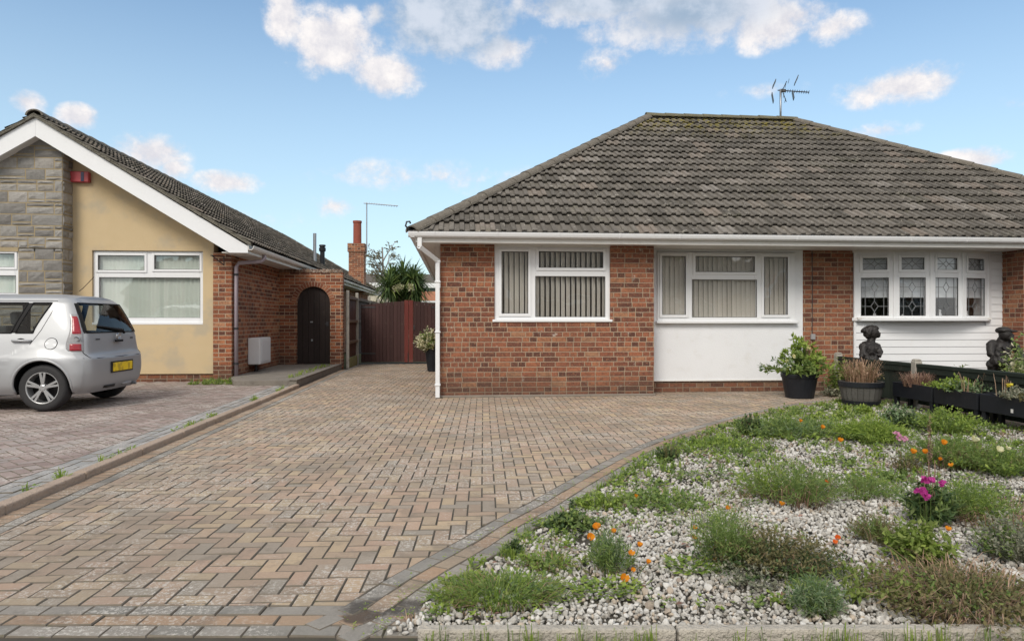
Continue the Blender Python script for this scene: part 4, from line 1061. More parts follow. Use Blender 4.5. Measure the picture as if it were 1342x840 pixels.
for layer in range(2):
    y = 2.3
    while y < 9.7:
        st = .0232 if y < 4.6 else (.032 if y < 7 else .04)
        x = -.6
        while x < 6.0:
            jx, jy = x + R.uniform(-.5, .5) * st, y + R.uniform(-.5, .5) * st
            x += st
            if layer == 1 and R.random() < .5: continue
            # only the part the street can see
            d = jx * SP + jy * CP; r = jx * CP - jy * SP
            if r / d > .86 or d < 2.49: continue
            if not in_bed(jx, jy, .03): continue
            cov = mnoise.noise((jx * 1.3, jy * 1.3, 3.)) 
            if cov > .38 and R.random() < .7: continue
            s_ = (.0068 + .0092 * R.random() ** 1.5) * (1.0 if y < 4.6 else (1.15 if y < 7 else 1.35))
            if R.random() < .06: s_ *= 1.5
            (pos_n if y < 4.6 else pos_f).append((jx, jy, -.006 + s_ * .45 + layer * .013 + .012 * mnoise.noise((jx * 3, jy * 3, 0)))); (sz_n if y < 4.6 else sz_f).append(s_)
        y += st * .9
g1 = stones(np.array(pos_n), np.array(sz_n), iv2, fi2, 1, 'white_gravel', M['gravel']); 
g1['kind'] = 'stuff'; g1['label'] = 'white limestone gravel covering the near part of the front bed'; g1['category'] = 'gravel'
g2 = stones(np.array(pos_f), np.array(sz_f), iv, fi, 2, 'white_gravel', M['gravel'])
g2['kind'] = 'stuff'; g2['label'] = 'white limestone gravel in the far part of the bed towards the pots'; g2['category'] = 'gravel'

# ================================================================ PLANTS
def leafmat(name, a, b, c, rough=.6, trans=.45):
    return island_mat(name, [(0, a), (.5, b), (1, c)], rough, .35, bump=0, nscale=30, wobble=.12, trans=trans)
LM = dict(
    fresh=leafmat('fresh_green_leaves', (0.179, 0.277, 0.047), (0.274, 0.386, 0.067), (0.403, 0.495, 0.114)),
    mid=leafmat('mid_green_leaves', (0.131, 0.207, 0.057), (0.201, 0.298, 0.085), (0.310, 0.376, 0.114)),
    dark=leafmat('dark_green_leaves', (0.052, 0.100, 0.035), (0.090, 0.148, 0.054), (0.168, 0.218, 0.077)),
    blue=leafmat('blue_green_leaves', (0.118, 0.198, 0.095), (0.201, 0.298, 0.143), (0.380, 0.434, 0.267)),
    grey=leafmat('grey_green_leaves', (0.186, 0.211, 0.145), (0.297, 0.308, 0.217), (0.445, 0.421, 0.326)),
    yellow=leafmat('yellow_green_leaves', (.15, .22, .04), (.22, .29, .06), (.31, .36, .12)),
    olive=leafmat('olive_green_leaves', (0.131, 0.130, 0.054), (0.205, 0.186, 0.081), (0.278, 0.235, 0.109)),
    straw=leafmat('dry_straw_stems', (0.315, 0.194, 0.128), (0.483, 0.324, 0.217), (0.668, 0.470, 0.344)),
    twig=leafmat('brown_twigs', (0.131, 0.073, 0.054), (0.223, 0.130, 0.100), (0.315, 0.194, 0.154), trans=.05),
    variegated=leafmat('cream_edged_leaves', (0.223, 0.292, 0.109), (0.705, 0.648, 0.435), (0.900, 0.875, 0.689)),
)
PT = dict(orange=leafmat('orange_petals', (.75, .23, .01), (.85, .30, .015), (.9, .38, .03)), red=leafmat('orange_red_petals', (.75, .10, .015), (.8, .14, .02), (.85, .2, .03)),
    magenta=leafmat('magenta_petals', (.45, .03, .25), (.55, .05, .33), (.65, .10, .40)), pink=leafmat('pink_petals', (.62, .22, .40), (.7, .34, .5), (.8, .5, .62)),
    cream=leafmat('cream_yellow_petals', (.72, .66, .28), (.8, .76, .42), (.85, .84, .6)), yellow=leafmat('yellow_petals', (.75, .60, .03), (.8, .68, .06), (.85, .75, .1)))
PR = random.Random(99)
def rdir(up=.0):
    a = PR.uniform(0, 2 * math.pi); z = PR.uniform(-1, 1); r = math.sqrt(1 - z * z); v = Vector((r * math.cos(a), r * math.sin(a), z + up)); return v.normalized()
def stem_curve(base, R_, H, n=5, sx=1, sy=1):
    a = PR.uniform(0, 2 * math.pi); q = math.sqrt(PR.random()); h = H * (1 - .55 * q * q) * PR.uniform(.65, 1.1)
    b = Vector(base) + Vector((math.cos(a) * R_ * q * .35 * sx, math.sin(a) * R_ * q * .35 * sy, 0)); t = Vector(base) + Vector((math.cos(a) * R_ * q * sx, math.sin(a) * R_ * q * sy, h))
    out = []
    for k in range(n):
        u = k / (n - 1); p = b.lerp(t, u); p.z = base[2] + h * (u ** .75); p += Vector((PR.uniform(-1, 1), PR.uniform(-1, 1), 0)) * .008 * (1 if k else 0); out.append(p)
    return out
def feathery(mb, base, R_, H, n, L=.028, W=.0022, per=12, sx=1, sy=1):
    for _ in range(n):
        P = stem_curve(base, R_, H, 5, sx, sy); mb.blade(P, W * .8)
        for k in range(per):
            u = .25 + .75 * (k + PR.random()) / per; i = min(int(u * 4), 3); p = P[i].lerp(P[i + 1], u * 4 - i); ax = (P[i + 1] - P[i]).normalized()
            d = (ax * .8 + rdir() * .9).normalized(); w = d.cross(rdir()).normalized(); mb.leaf(p, d, w, L * PR.uniform(.6, 1.3), W, 0)
def leafy(mb, base, R_, H, n, L=.03, W=.010, per=8, sx=1, sy=1, droop=.2):
    for _ in range(n):
        P = stem_curve(base, R_, H, 4, sx, sy); mb.blade(P, .0018)
        for k in range(per):
            u = .3 + .7 * (k + PR.random()) / per; i = min(int(u * 3), 2); p = P[i].lerp(P[i + 1], u * 3 - i)
            d = (rdir(.25)); d.z -= droop * PR.random(); d.normalize(); w = d.cross(Vector((0, 0, 1)) + rdir() * .4).normalized(); mb.leaf(p, d, w, L * PR.uniform(.6, 1.25), W * PR.uniform(.8, 1.2))
def grassy(mb, base, R_, H, n, W=.0025, lean=1., sx=1, sy=1):
    for _ in range(n):
        a = PR.uniform(0, 2 * math.pi); q = math.sqrt(PR.random()) * R_ * .6; b = Vector(base) + Vector((math.cos(a) * q * sx, math.sin(a) * q * sy, 0)); h = H * PR.uniform(.5, 1.1); a2 = a + PR.uniform(-.9, .9); l = PR.uniform(.2, 1.) * R_ * .6 * lean
        dv = Vector((math.cos(a2) * sx, math.sin(a2) * sy, 0)) * l
        mb.blade([b, b + dv * .25 + Vector((0, 0, h * .55)), b + dv * .65 + Vector((0, 0, h * .95)), b + dv * 1.1 + Vector((0, 0, h * PR.uniform(.7, 1.)))], W)
def rosette(mb, base, R_, n, L=.05, W=.014, sx=1, sy=1):
    for _ in range(n):
        a = PR.uniform(0, 2 * math.pi); q = R_ * math.sqrt(PR.random()); b = Vector(base) + Vector((math.cos(a) * q * sx, math.sin(a) * q * sy, PR.uniform(.01, .045)))
        d = Vector((math.cos(a + PR.uniform(-1.5, 1.5)), math.sin(a + PR.uniform(-1.5, 1.5)), PR.uniform(-.15, .6))).normalized(); w = d.cross(Vector((0, 0, 1))).normalized(); mb.leaf(b, d, w, L * PR.uniform(.5, 1.2), W * PR.uniform(.7, 1.2))
def poppy(mb, c, r=.02, open_=.6):
    c = Vector(c); tilt = Vector((PR.uniform(-.5, .5), PR.uniform(-.9, .1), 1)).normalized(); s1 = tilt.cross(Vector((1, 0, 0))).normalized(); s2 = tilt.cross(s1)
    for k in range(5):
        a = 2 * math.pi * k / 5 + PR.uniform(-.1, .1); o = s1 * math.cos(a) + s2 * math.sin(a); t = s1 * -math.sin(a) + s2 * math.cos(a)
        p = [c + o * r * .15, c + o * r * open_ * .7 + t * r * .55 + tilt * r * .5, c + o * r * open_ * 1.1 + t * r * .45 + tilt * r * 1.05, c + o * r * open_ * 1.2 + tilt * r * 1.15, c + o * r * open_ * 1.1 - t * r * .45 + tilt * r * 1.05, c + o * r * open_ * .7 - t * r * .55 + tilt * r * .5]
        mb.poly(p)
def cluster(mb, c, r=.03, n=14, pr=.010):
    for _ in range(n):
        p = Vector(c) + rdir(.4) * r * PR.uniform(.5, 1); nrm = (rdir(.2) + Vector((0, -1.2, .3))).normalized(); s1 = nrm.cross(Vector((0, 0, 1))).normalized(); s2 = nrm.cross(s1)
        for k in range(5):
            a = 2 * math.pi * k / 5; o = s1 * math.cos(a) + s2 * math.sin(a); mb.leaf(p, (o + nrm * .2).normalized(), nrm.cross(o), pr * 1.2, pr * .55, 0)
PLN = {}
def flower(root, px, py, z, kind, color, r=.02, stem=True):
    X, Y = gp(px, py, z); base = Vector((X, Y, z))
    mb = MB()
    if kind == 'poppy': poppy(mb, base, r, PR.uniform(.45, .9))
    else: cluster(mb, base, r)
    fo = mb.build('flower', PT[color], root)
    if stem:
        rt = Vector(LOC[root.name]); rt = Vector((X + (rt.x - X) * .3, Y + (rt.y - Y) * .3, .0)); s = MB(); s.tube([rt, rt.lerp(base, .5) + Vector((0, 0, z * .12)), base], .0016, 4); s.build('stalk', LM['mid'], fo)
def plant(name, label, cat, px, py, parts, group='plants in the gravel bed', z=0.0):
    X, Y = gp(px, py, z); root = thing(name, label, cat, (X, Y, 0), group=group)
    for (fn_, mat, kw) in parts:
        mb = MB(); kw = dict(kw); dx, dy = kw.pop('off', (0, 0)); nm = kw.pop('nm', 'foliage'); fn_(mb, (X + dx, Y + dy, .0), **kw); mb.build(nm, LM[mat], root)
    return root
P_ = plant
weed = 'plants in the gravel bed'
p = P_('poppy_plant', 'feathery green poppy plant with the most orange flowers, beside the paved curve', 'plant', 799, 752, [(feathery, 'mid', dict(R_=.13, H=.20, n=95)), (feathery, 'blue', dict(R_=.09, H=.22, n=40)), (rosette, 'olive', dict(R_=.16, n=60, L=.03, W=.008)), (grassy, 'straw', dict(R_=.12, H=.05, n=30))])
for (x, y, z, r) in ((783, 693, .20, .021), (773, 706, .19, .021), (804, 698, .17, .015), (838, 716, .12, .016), (827, 727, .12, .015), (849, 738, .09, .014), (829, 748, .07, .012), (818, 760, .05, .020)): flower(p, x, y, z, 'poppy', 'orange', r)
P_('leafy_weed', 'low clover like weed patch in white stones under the poppy with most flowers', 'weed', 793, 778, [(rosette, 'fresh', dict(R_=.15, n=190, L=.028, W=.011, sx=1.3, sy=.7)), (rosette, 'mid', dict(R_=.12, n=80, L=.03, W=.012, sx=1.3, sy=.7))])
P_('grass_tuft', 'large bright green grass and weed mat at the bed corner beside the street edging', 'grass', 655, 788, [(grassy, 'fresh', dict(R_=.24, H=.085, n=330, sx=1.4, sy=.9)), (feathery, 'mid', dict(R_=.24, H=.11, n=110, sx=1.3, sy=.8)), (rosette, 'fresh', dict(R_=.25, n=260, L=.03, W=.009, sx=1.3)), (leafy, 'blue', dict(R_=.2, H=.08, n=50, L=.022, W=.007, off=(.1, .05))), (leafy, 'yellow', dict(R_=.22, H=.06, n=30, L=.022, W=.007, off=(-.05, .12))), (grassy, 'straw', dict(R_=.24, H=.07, n=110, sx=1.3))])
P_('leafy_weed', 'thin mixed weeds on white stones between the corner grass and the poppy with most flowers', 'weed', 715, 745, [(rosette, 'yellow', dict(R_=.17, n=70, L=.026, W=.009, sx=1.2)), (leafy, 'mid', dict(R_=.17, H=.07, n=34, L=.024, W=.008)), (feathery, 'fresh', dict(R_=.16, H=.08, n=30)), (grassy, 'straw', dict(R_=.16, H=.06, n=60))])
P_('leafy_weed', 'dark leafy weed hugging the grey paved curve, left of the orange poppies', 'weed', 748, 694, [(leafy, 'dark', dict(R_=.13, H=.10, n=45, L=.034, W=.012)), (leafy, 'mid', dict(R_=.14, H=.11, n=40, L=.03, W=.010)), (rosette, 'dark', dict(R_=.15, n=110, L=.035, W=.013))])
P_('spiky_weed', 'small dark upright spike of weed at the corner bend of the paved curve', 'weed', 672, 730, [(leafy, 'dark', dict(R_=.04, H=.10, n=14, L=.03, W=.007, per=14)), (grassy, 'fresh', dict(R_=.09, H=.07, n=90))])
P_('tall_weed', 'single tall reddish stalk with a pale yellow bud standing by the paved curve', 'weed', 749, 684, [(leafy, 'dark', dict(R_=.015, H=.17, n=3, L=.022, W=.006, per=22)), (rosette, 'yellow', dict(R_=.01, n=4, L=.02, W=.008))])
P_('grass_tuft', 'yellowish green tuft between the paved curve and white stones, above the dark leafy weed', 'grass', 788, 664, [(grassy, 'yellow', dict(R_=.12, H=.08, n=120, sx=1.5)), (leafy, 'fresh', dict(R_=.16, H=.08, n=50, L=.025, W=.008, sx=1.4)), (rosette, 'mid', dict(R_=.15, n=90, L=.03, W=.01, sx=1.4))])
P_('low_shrub', 'broad dark heather like cushion, brighter green at its left, largest amid white gravel', 'shrub', 990, 745, [
    (feathery, 'mid', dict(R_=.17, H=.30, n=170, off=(-.13, .05))), (leafy, 'olive', dict(R_=.30, H=.19, n=230, L=.018, W=.005, per=14, sx=1.15, off=(.08, 0))), (leafy, 'dark', dict(R_=.34, H=.13, n=230, L=.018, W=.0055, per=12, sx=1.2, off=(.06, -.03))), (leafy, 'grey', dict(R_=.26, H=.10, n=110, L=.018, W=.006, per=10, sx=1.2, off=(-.03, -.12))), (grassy, 'straw', dict(R_=.33, H=.14, n=60, W=.0018, off=(.1, 0)))])
p = P_('poppy_plant', 'feathery blue green plant rising right behind the street edging, near the bottom middle', 'plant', 1070, 806, [(feathery, 'blue', dict(R_=.12, H=.15, n=130)), (leafy, 'grey', dict(R_=.13, H=.09, n=60, L=.018, W=.005)), (feathery, 'mid', dict(R_=.10, H=.17, n=50))])
p = P_('poppy_plant', 'feathery light green clump with brown base in the middle of the gravel', 'plant', 1046, 660, [(feathery, 'mid', dict(R_=.32, H=.26, n=210, L=.035, W=.003)), (feathery, 'fresh', dict(R_=.22, H=.28, n=80, L=.035, W=.003, off=(-.15, .15))), (grassy, 'twig', dict(R_=.32, H=.12, n=120)), (grassy, 'straw', dict(R_=.3, H=.18, n=70))])
for (x, y, z, r) in ((1024, 662, .05, .019), (1083, 634, .12, .02)): flower(p, x, y, z, 'poppy', 'orange' if x < 1050 else 'red', r)
P_('poppy_plant', 'small feathery clump just right of the feathery clump with brown base', 'plant', 1125, 650, [(feathery, 'mid', dict(R_=.25, H=.14, n=110, L=.035, W=.003, sx=1.4)), (grassy, 'olive', dict(R_=.2, H=.1, n=60))])
p = P_('flowering_plant', 'dark leaved plant with magenta flower heads right of the gravel middle', 'plant', 1219, 686, [(leafy, 'dark', dict(R_=.15, H=.24, n=80, L=.06, W=.010, per=9)), (leafy, 'mid', dict(R_=.14, H=.26, n=20, L=.05, W=.009)), (grassy, 'twig', dict(R_=.1, H=.34, n=9, W=.004, lean=.3))])
for (x, y, z) in ((1204, 645, .28), (1212, 629, .32), (1220, 630, .31), (1235, 634, .30), (1209, 643, .27), (1214, 650, .25)): flower(p, x, y, z, 'cluster', 'magenta', .018)
p = P_('flowering_plant', 'tall dead brown stalk with pink flower heads beside it', 'plant', 1190, 622, [(grassy, 'twig', dict(R_=.04, H=.05, n=10)), (leafy, 'olive', dict(R_=.12, H=.2, n=40, L=.03, W=.006)), (leafy, 'twig', dict(R_=.02, H=.55, n=5, L=.014, W=.006, per=40, off=(.13, -.05), nm='dry_stalk'))])
for (x, y, z) in ((1175, 569, .33), (1180, 573, .31), (1186, 576, .29)): flower(p, x, y, z, 'cluster', 'pink', .022)
for (x, y, z) in ((1196, 594, .22), (1213, 594, .20)): flower(p, x, y, z, 'poppy', 'orange', .026)
P_('leafy_shrub', 'bright yellow green leafy bush in front of the magenta flowers', 'shrub', 1205, 738, [(leafy, 'yellow', dict(R_=.17, H=.22, n=90, L=.034, W=.010)), (leafy, 'fresh', dict(R_=.19, H=.17, n=60, L=.03, W=.010)), (leafy, 'mid', dict(R_=.17, H=.12, n=40, L=.03, W=.010))])
P_('low_shrub', 'soft grey green tuft immediately left of the yellow green bush', 'shrub', 1148, 712, [(feathery, 'olive', dict(R_=.16, H=.15, n=90)), (feathery, 'mid', dict(R_=.14, H=.15, n=60)), (grassy, 'straw', dict(R_=.15, H=.12, n=30))])
p = P_('poppy_plant', 'feathery fresh green clump growing out of dry brown stems, right of the magenta flowers', 'plant', 1276, 682, [(feathery, 'mid', dict(R_=.26, H=.24, n=180, L=.035, W=.0028)), (feathery, 'fresh', dict(R_=.2, H=.24, n=60, L=.03, W=.0028)), (grassy, 'twig', dict(R_=.34, H=.12, n=160, off=(.1, -.12), sx=1.3)), (grassy, 'straw', dict(R_=.34, H=.12, n=160, off=(.1, -.14), sx=1.3))])
flower(p, 1242, 695, .12, 'poppy', 'orange', .016)
P_('low_shrub', 'sprawling olive and brown plant filling the near right corner of the bed', 'shrub', 1262, 796, [(leafy, 'olive', dict(R_=.42, H=.13, n=330, L=.022, W=.006, per=10, sx=1.1)), (leafy, 'yellow', dict(R_=.22, H=.14, n=70, L=.028, W=.007, off=(-.28, .12))), (grassy, 'straw', dict(R_=.42, H=.12, n=330, sx=1.1)), (leafy, 'mid', dict(R_=.40, H=.12, n=110, L=.02, W=.006)), (grassy, 'twig', dict(R_=.4, H=.10, n=160))])
P_('low_shrub', 'grey green bushy plant at the right edge above the sprawling brown one', 'shrub', 1330, 735, [(leafy, 'grey', dict(R_=.2, H=.24, n=120, L=.024, W=.006, per=12)), (leafy, 'mid', dict(R_=.2, H=.2, n=80, L=.024, W=.006, per=10))])
p = P_('poppy_plant', 'low feathery plant with a bright orange bloom below the black planters', 'plant', 1245, 610, [(feathery, 'mid', dict(R_=.42, H=.24, n=240, L=.045, W=.004)), (leafy, 'fresh', dict(R_=.4, H=.2, n=70, L=.035, W=.008)), (grassy, 'straw', dict(R_=.4, H=.16, n=110)), (grassy, 'twig', dict(R_=.35, H=.16, n=80))])
for (x, y, z, r) in ((1236, 582, .22, .028), (1232, 603, .1, .02), (1247, 611, .1, .018)): flower(p, x, y, z, 'poppy', 'orange', r)
p = P_('evening_primrose', 'green plant with pale cream yellow flowers at the right edge below the black planters', 'plant', 1312, 622, [(feathery, 'mid', dict(R_=.36, H=.25, n=200, L=.04, W=.0035)), (leafy, 'fresh', dict(R_=.32, H=.2, n=60, L=.035, W=.009)), (leafy, 'olive', dict(R_=.3, H=.28, n=30, L=.03, W=.007))])
for (x, y, z, r) in ((1276, 578, .28, .030), (1309, 591, .25, .026), (1320, 589, .25, .02)): flower(p, x, y, z, 'poppy', 'cream', r)
p = P_('poppy_plant', 'bright feathery green hummock in front of the wooden tub', 'plant', 1143, 580, [(feathery, 'fresh', dict(R_=.38, H=.24, n=260, L=.05, W=.0045)), (feathery, 'mid', dict(R_=.34, H=.2, n=110, L=.05, W=.004))])
P_('low_shrub', 'small dusty blue green shrub beside the leg of the black planter nearest the house', 'shrub', 1180, 561, [(leafy, 'blue', dict(R_=.2, H=.28, n=90, L=.04, W=.012)), (leafy, 'dark', dict(R_=.2, H=.22, n=60, L=.04, W=.012))])
P_('low_shrub', 'mixed green plant with tiny white blossoms directly below the middle black planter', 'shrub', 1240, 566, [(leafy, 'fresh', dict(R_=.42, H=.26, n=170, L=.035, W=.010)), (feathery, 'mid', dict(R_=.42, H=.22, n=120, L=.045, W=.004)), (rosette, 'variegated', dict(R_=.3, n=10, L=.03, W=.014))])
P_('spiky_weed', 'dark bushy tuft beside the paved curve, nearest to the house', 'weed', 983, 570, [(leafy, 'dark', dict(R_=.16, H=.20, n=60, L=.035, W=.010, per=12)), (grassy, 'twig', dict(R_=.14, H=.2, n=25, W=.004)), (leafy, 'mid', dict(R_=.2, H=.12, n=40, L=.03, W=.01))])
P_('spiky_weed', 'small dark olive tuft against the paved curve half way along the bed', 'weed', 874, 605, [(leafy, 'dark', dict(R_=.10, H=.13, n=35, L=.035, W=.008, per=10)), (grassy, 'olive', dict(R_=.12, H=.14, n=50, W=.004))])
p = P_('poppy_plant', 'wide feathery mat with orange flowers at the back of the bed near the black pot', 'plant', 1040, 572, [(feathery, 'mid', dict(R_=.45, H=.19, n=190, L=.05, W=.0045, sx=1.5, sy=.7)), (feathery, 'blue', dict(R_=.4, H=.16, n=90, L=.05, W=.0045, sx=1.5, sy=.7)), (leafy, 'fresh', dict(R_=.5, H=.10, n=40, L=.035, W=.01, sx=1.4)), (grassy, 'twig', dict(R_=.4, H=.1, n=60, W=.003, sx=1.4))])
for (x, y, z, r) in ((1077, 561, .14, .026), (1101, 579, .05, .03), (1049, 553, .16, .022)): flower(p, x, y, z, 'poppy', 'orange', r)
P_('leafy_weed', 'low yellow green weed mat along the paved curve below the dark bushy tuft', 'weed', 945, 588, [(leafy, 'fresh', dict(R_=.45, H=.08, n=110, L=.035, W=.010, sx=1.2, sy=.9)), (grassy, 'grey', dict(R_=.45, H=.06, n=70, W=.004, sx=1.2)), (feathery, 'mid', dict(R_=.4, H=.10, n=60, L=.04, W=.004))])
P_('leafy_weed', 'flat dark green strip of leaves on white stones, half way along the bed', 'weed', 935, 627, [(rosette, 'mid', dict(R_=.26, n=200, L=.04, W=.012, sx=1.3, sy=.5)), (rosette, 'variegated', dict(R_=.2, n=14, L=.03, W=.008, sx=1.3, sy=.5))])
p = P_('leafy_weed', 'round leaved low weed on white stones left of the broad dark cushion', 'weed', 903, 748, [(rosette, 'fresh', dict(R_=.12, n=120, L=.03, W=.012)), (rosette, 'mid', dict(R_=.13, n=70, L=.03, W=.012))])
p = P_('grass_tuft', 'thin pale green tuft with an orange flower behind the broad dark cushion', 'grass', 935, 690, [(grassy, 'fresh', dict(R_=.2, H=.08, n=90, sx=1.4)), (leafy, 'grey', dict(R_=.2, H=.06, n=25, L=.02, W=.005))])
for (x, y, z, r) in ((954, 667, .12, .017), (910, 693, .04, .014), (909, 706, .03, .016), (938, 737, .02, .018)): flower(p, x, y, z, 'poppy', 'orange', r, stem=False)
p = P_('poppy_seedling', 'tiny poppy seedling with red orange petals alone on the white stones', 'plant', 1104, 716, [(rosette, 'mid', dict(R_=.03, n=8, L=.02, W=.004))])
flower(p, 1098, 706, .03, 'poppy', 'red', .016); flower(p, 1094, 712, .02, 'poppy', 'red', .014)
p = P_('leafy_weed', 'ragged green weed patch above the orange poppies near the curve', 'weed', 862, 664, [(leafy, 'mid', dict(R_=.25, H=.10, n=80, L=.032, W=.010, sx=1.3)), (rosette, 'fresh', dict(R_=.28, n=150, L=.035, W=.011, sx=1.3)), (grassy, 'yellow', dict(R_=.25, H=.07, n=60))])
flower(p, 832, 652, .04, 'poppy', 'orange', .02, stem=False)
P_('leafy_weed', 'pale sage patch of fine leaves between the two orange flowered clumps at mid bed', 'weed', 985, 650, [(rosette, 'grey', dict(R_=.2, n=90, L=.025, W=.006, sx=1.5)), (grassy, 'straw', dict(R_=.2, H=.06, n=70, sx=1.5)), (rosette, 'mid', dict(R_=.2, n=60, L=.025, W=.008, sx=1.5))])
P_('leafy_weed', 'small bright green weed sprouting in front of the wooden tub on pinkish gravel', 'weed', 1130, 543, [(leafy, 'fresh', dict(R_=.12, H=.10, n=30, L=.045, W=.015))])
# uncountable small weeds, seedlings and moss between the stones and along the edges
wf, wg, ws = MB(), MB(), MB()
n = 0
while n < 5000:
    x = PR.uniform(-.3, 6); y = PR.uniform(2.6, 9.6)
    if not in_bed(x, y, -.01): continue
    d, _ = cdist(x, y); dens = mnoise.noise((x * 1.1, y * 1.1, 7.)) * 1.1 + .22 + 1.0 * math.exp(d / .30) - .05 * smooth(4.2, 6.5, y) + .12 * smooth(1.5, 4.5, x)
    n += 1
    if PR.random() > dens: continue
    sc_ = 1 if y < 4.5 else 1.7
    k = PR.random(); r0 = PR.uniform(.02, .06) * sc_
    if k < .4: rosette(wf if PR.random() < .6 else wg, (x, y, 0), r0, PR.randint(6, 16), .024 * sc_, .008 * sc_)
    elif k < .62: grassy(wf if PR.random() < .5 else wg, (x, y, 0), r0, .045 * (1 + .3 * (sc_ > 1)), PR.randint(8, 18), .0022 * sc_)
    elif k < .82: leafy(wf if PR.random() < .5 else wg, (x, y, 0), r0 * 1.2, .05 * sc_, PR.randint(3, 7), .022 * sc_, .007 * sc_, 6)
    else: grassy(ws, (x, y, 0), r0 * 1.3, .028, PR.randint(8, 18), .0018 * sc_, 1.6)
for s_ in np.linspace(-.28, 4.2, 230):   # weeds standing on the street side of the edging
    if PR.random() < .55: q = kp(s_ + PR.uniform(-.02, .02), 2.415); (grassy if PR.random() < .6 else rosette)(wf, (q[0], q[1], -.01), .03, **({'H': PR.uniform(.05, .10), 'n': 9} if 0 else {})) if False else grassy(wf if PR.random() < .5 else wg, (q[0], q[1], -.03), .035, PR.uniform(.05, .115), PR.randint(4, 16), .0022)
for k in range(140):   # moss in joints along the curve
    s_ = PR.uniform(0, 3.2); p0, n0 = cat(s_), cnorm(s_); o = PR.choice((0, BW, 2 * BW, .0)); rosette(wf, (p0[0] + n0[0] * o, p0[1] + n0[1] * o, -.012), .012, 5, .011, .0045)
for k in range(26):    # weeds along the kerb of the neighbour drive
    y = PR.choice((5.0, 5.9, 7.4, 7.6, 8.0, 9.6, 9.8, 11.2, 11.4)) + PR.uniform(-.25, .25); x = KX - .110 - PR.uniform(0, .04); grassy(wf, (x, y, .02), .05, PR.uniform(.04, .10), 12, .004); rosette(wf, (x, y, .02), .05, 8, .04, .012)
for k in range(40):
    x = PR.uniform(-4.6, -3.8); y = PR.uniform(12.3, 12.9); grassy(wg, (x, y, .02), .07, PR.uniform(.05, .14), 10, .006); rosette(wf, (x, y, .02), .07, 10, .05, .02)
for k in range(30):
    y = PR.uniform(12.2, 15.8); grassy(wf, (-2.72 - PR.uniform(.1, .3), y, .12), .05, .06, 8, .005)
# brown fallen leaves and dead petals
wb = MB()
for k in range(320):
    x = PR.uniform(-.2, 6); y = 2.6 + 6 * PR.random() ** 1.6
    if in_bed(x, y, .05): d = rdir(.1); wb.leaf((x, y, PR.uniform(.018, .035)), Vector((d.x, d.y, .1)).normalized(), Vector((-d.y, d.x, .2)).normalized(), PR.uniform(.02, .05), PR.uniform(.007, .015), .5)
for mb, m, l, c in ((wf, 'fresh', 'small bright green weeds and grass scattered through gravel and joints', 'weeds'), (wg, 'mid', 'small darker green seedlings scattered through the gravel', 'weeds'), (ws, 'straw', 'dry straw bits scattered through the gravel', 'dry grass'), (wb, 'twig', 'brown fallen leaves lying on the white gravel', 'leaves')):
    o = mb.build('ground_weeds' if c == 'weeds' else ('dry_grass' if m == 'straw' else 'fallen_leaves'), LM[m]); tag(o, l, c, kind='stuff')

# ================================================================ POTS AND PLANTERS
def pot(name, label, px, dist_xy, r0, r1, h, mat, n=28, square=False, group=None):
    X, Y = dist_xy; root = thing(name, label, 'planter', (X, Y, 0), group=group); mb = MB()
    mb.lathe([(r0 * .9, 0), (r0, .01), (r0 * 1.03, h * .15), ((r0 + r1) / 2 * 1.02, h * .5), (r1, h * .84), (r1 * 1.05, h * .85), (r1 * 1.07, h * .97), (r1 * 1.04, h), (r1 * .95, h), (r1 * .93, h * .8), (0, h * .8)], (X, Y, 0), n)
    mb.build('pot', mat, root, smooth=False, bevel=.0); return root
X, Y = 5.12, 9.78
root = pot('potted_shrub', 'black pot with a glossy green shrub standing by the white wall', 0, (X, Y), .20, .25, .36, M['black_plastic'])
def rosette_shrub(mb, base, R_, H, n, L, W, asym=(0, 0)):
    for _ in range(n):
        a = PR.uniform(0, 2 * math.pi); q = PR.random() ** .6; tip = Vector(base) + Vector((math.cos(a) * R_ * q + asym[0] * q, math.sin(a) * R_ * q * .8, H * (1 - .75 * q * q) * PR.uniform(.55, 1.05)))
        mid = Vector(base).lerp(tip, .5) + Vector((0, 0, .06)); mb.tube([base, mid, tip], [.008, .006, .004], 4, cap=False)
        ax = (tip - mid).normalized()
        for k in range(PR.randint(8, 12)):
            d = (ax * .45 + rdir() * .9).normalized(); w = d.cross(ax + rdir() * .3).normalized(); mb.leaf(tip - ax * PR.uniform(0, .05), d, w, L * PR.uniform(.7, 1.2), W * PR.uniform(.8, 1.1))
mb = MB(); rosette_shrub(mb, (X, Y, .30), .42, .62, 44, .085, .019, (.10, 0)); mb.build('foliage', LM['fresh'], root)
mb = MB(); rosette_shrub(mb, (X, Y, .30), .44, .50, 40, .08, .018, (-.05, 0)); leafy(mb, (X + .05, Y - .12, .30), .34, .28, 50, .075, .017, 7); mb.build('foliage', LM['mid'], root)
mb = MB(); rosette_shrub(mb, (X - .05, Y, .30), .40, .42, 12, .075, .018, (-.2, 0)); mb.build('foliage', LM['blue'], root)
mb = MB()
for k in range(6): q = rdir(.6); cluster(mb, (X + q.x * .28, Y + q.y * .2 - .1, .5 + q.z * .25), .02, 4, .02)
mb.build('blossom', PT['cream'], root)
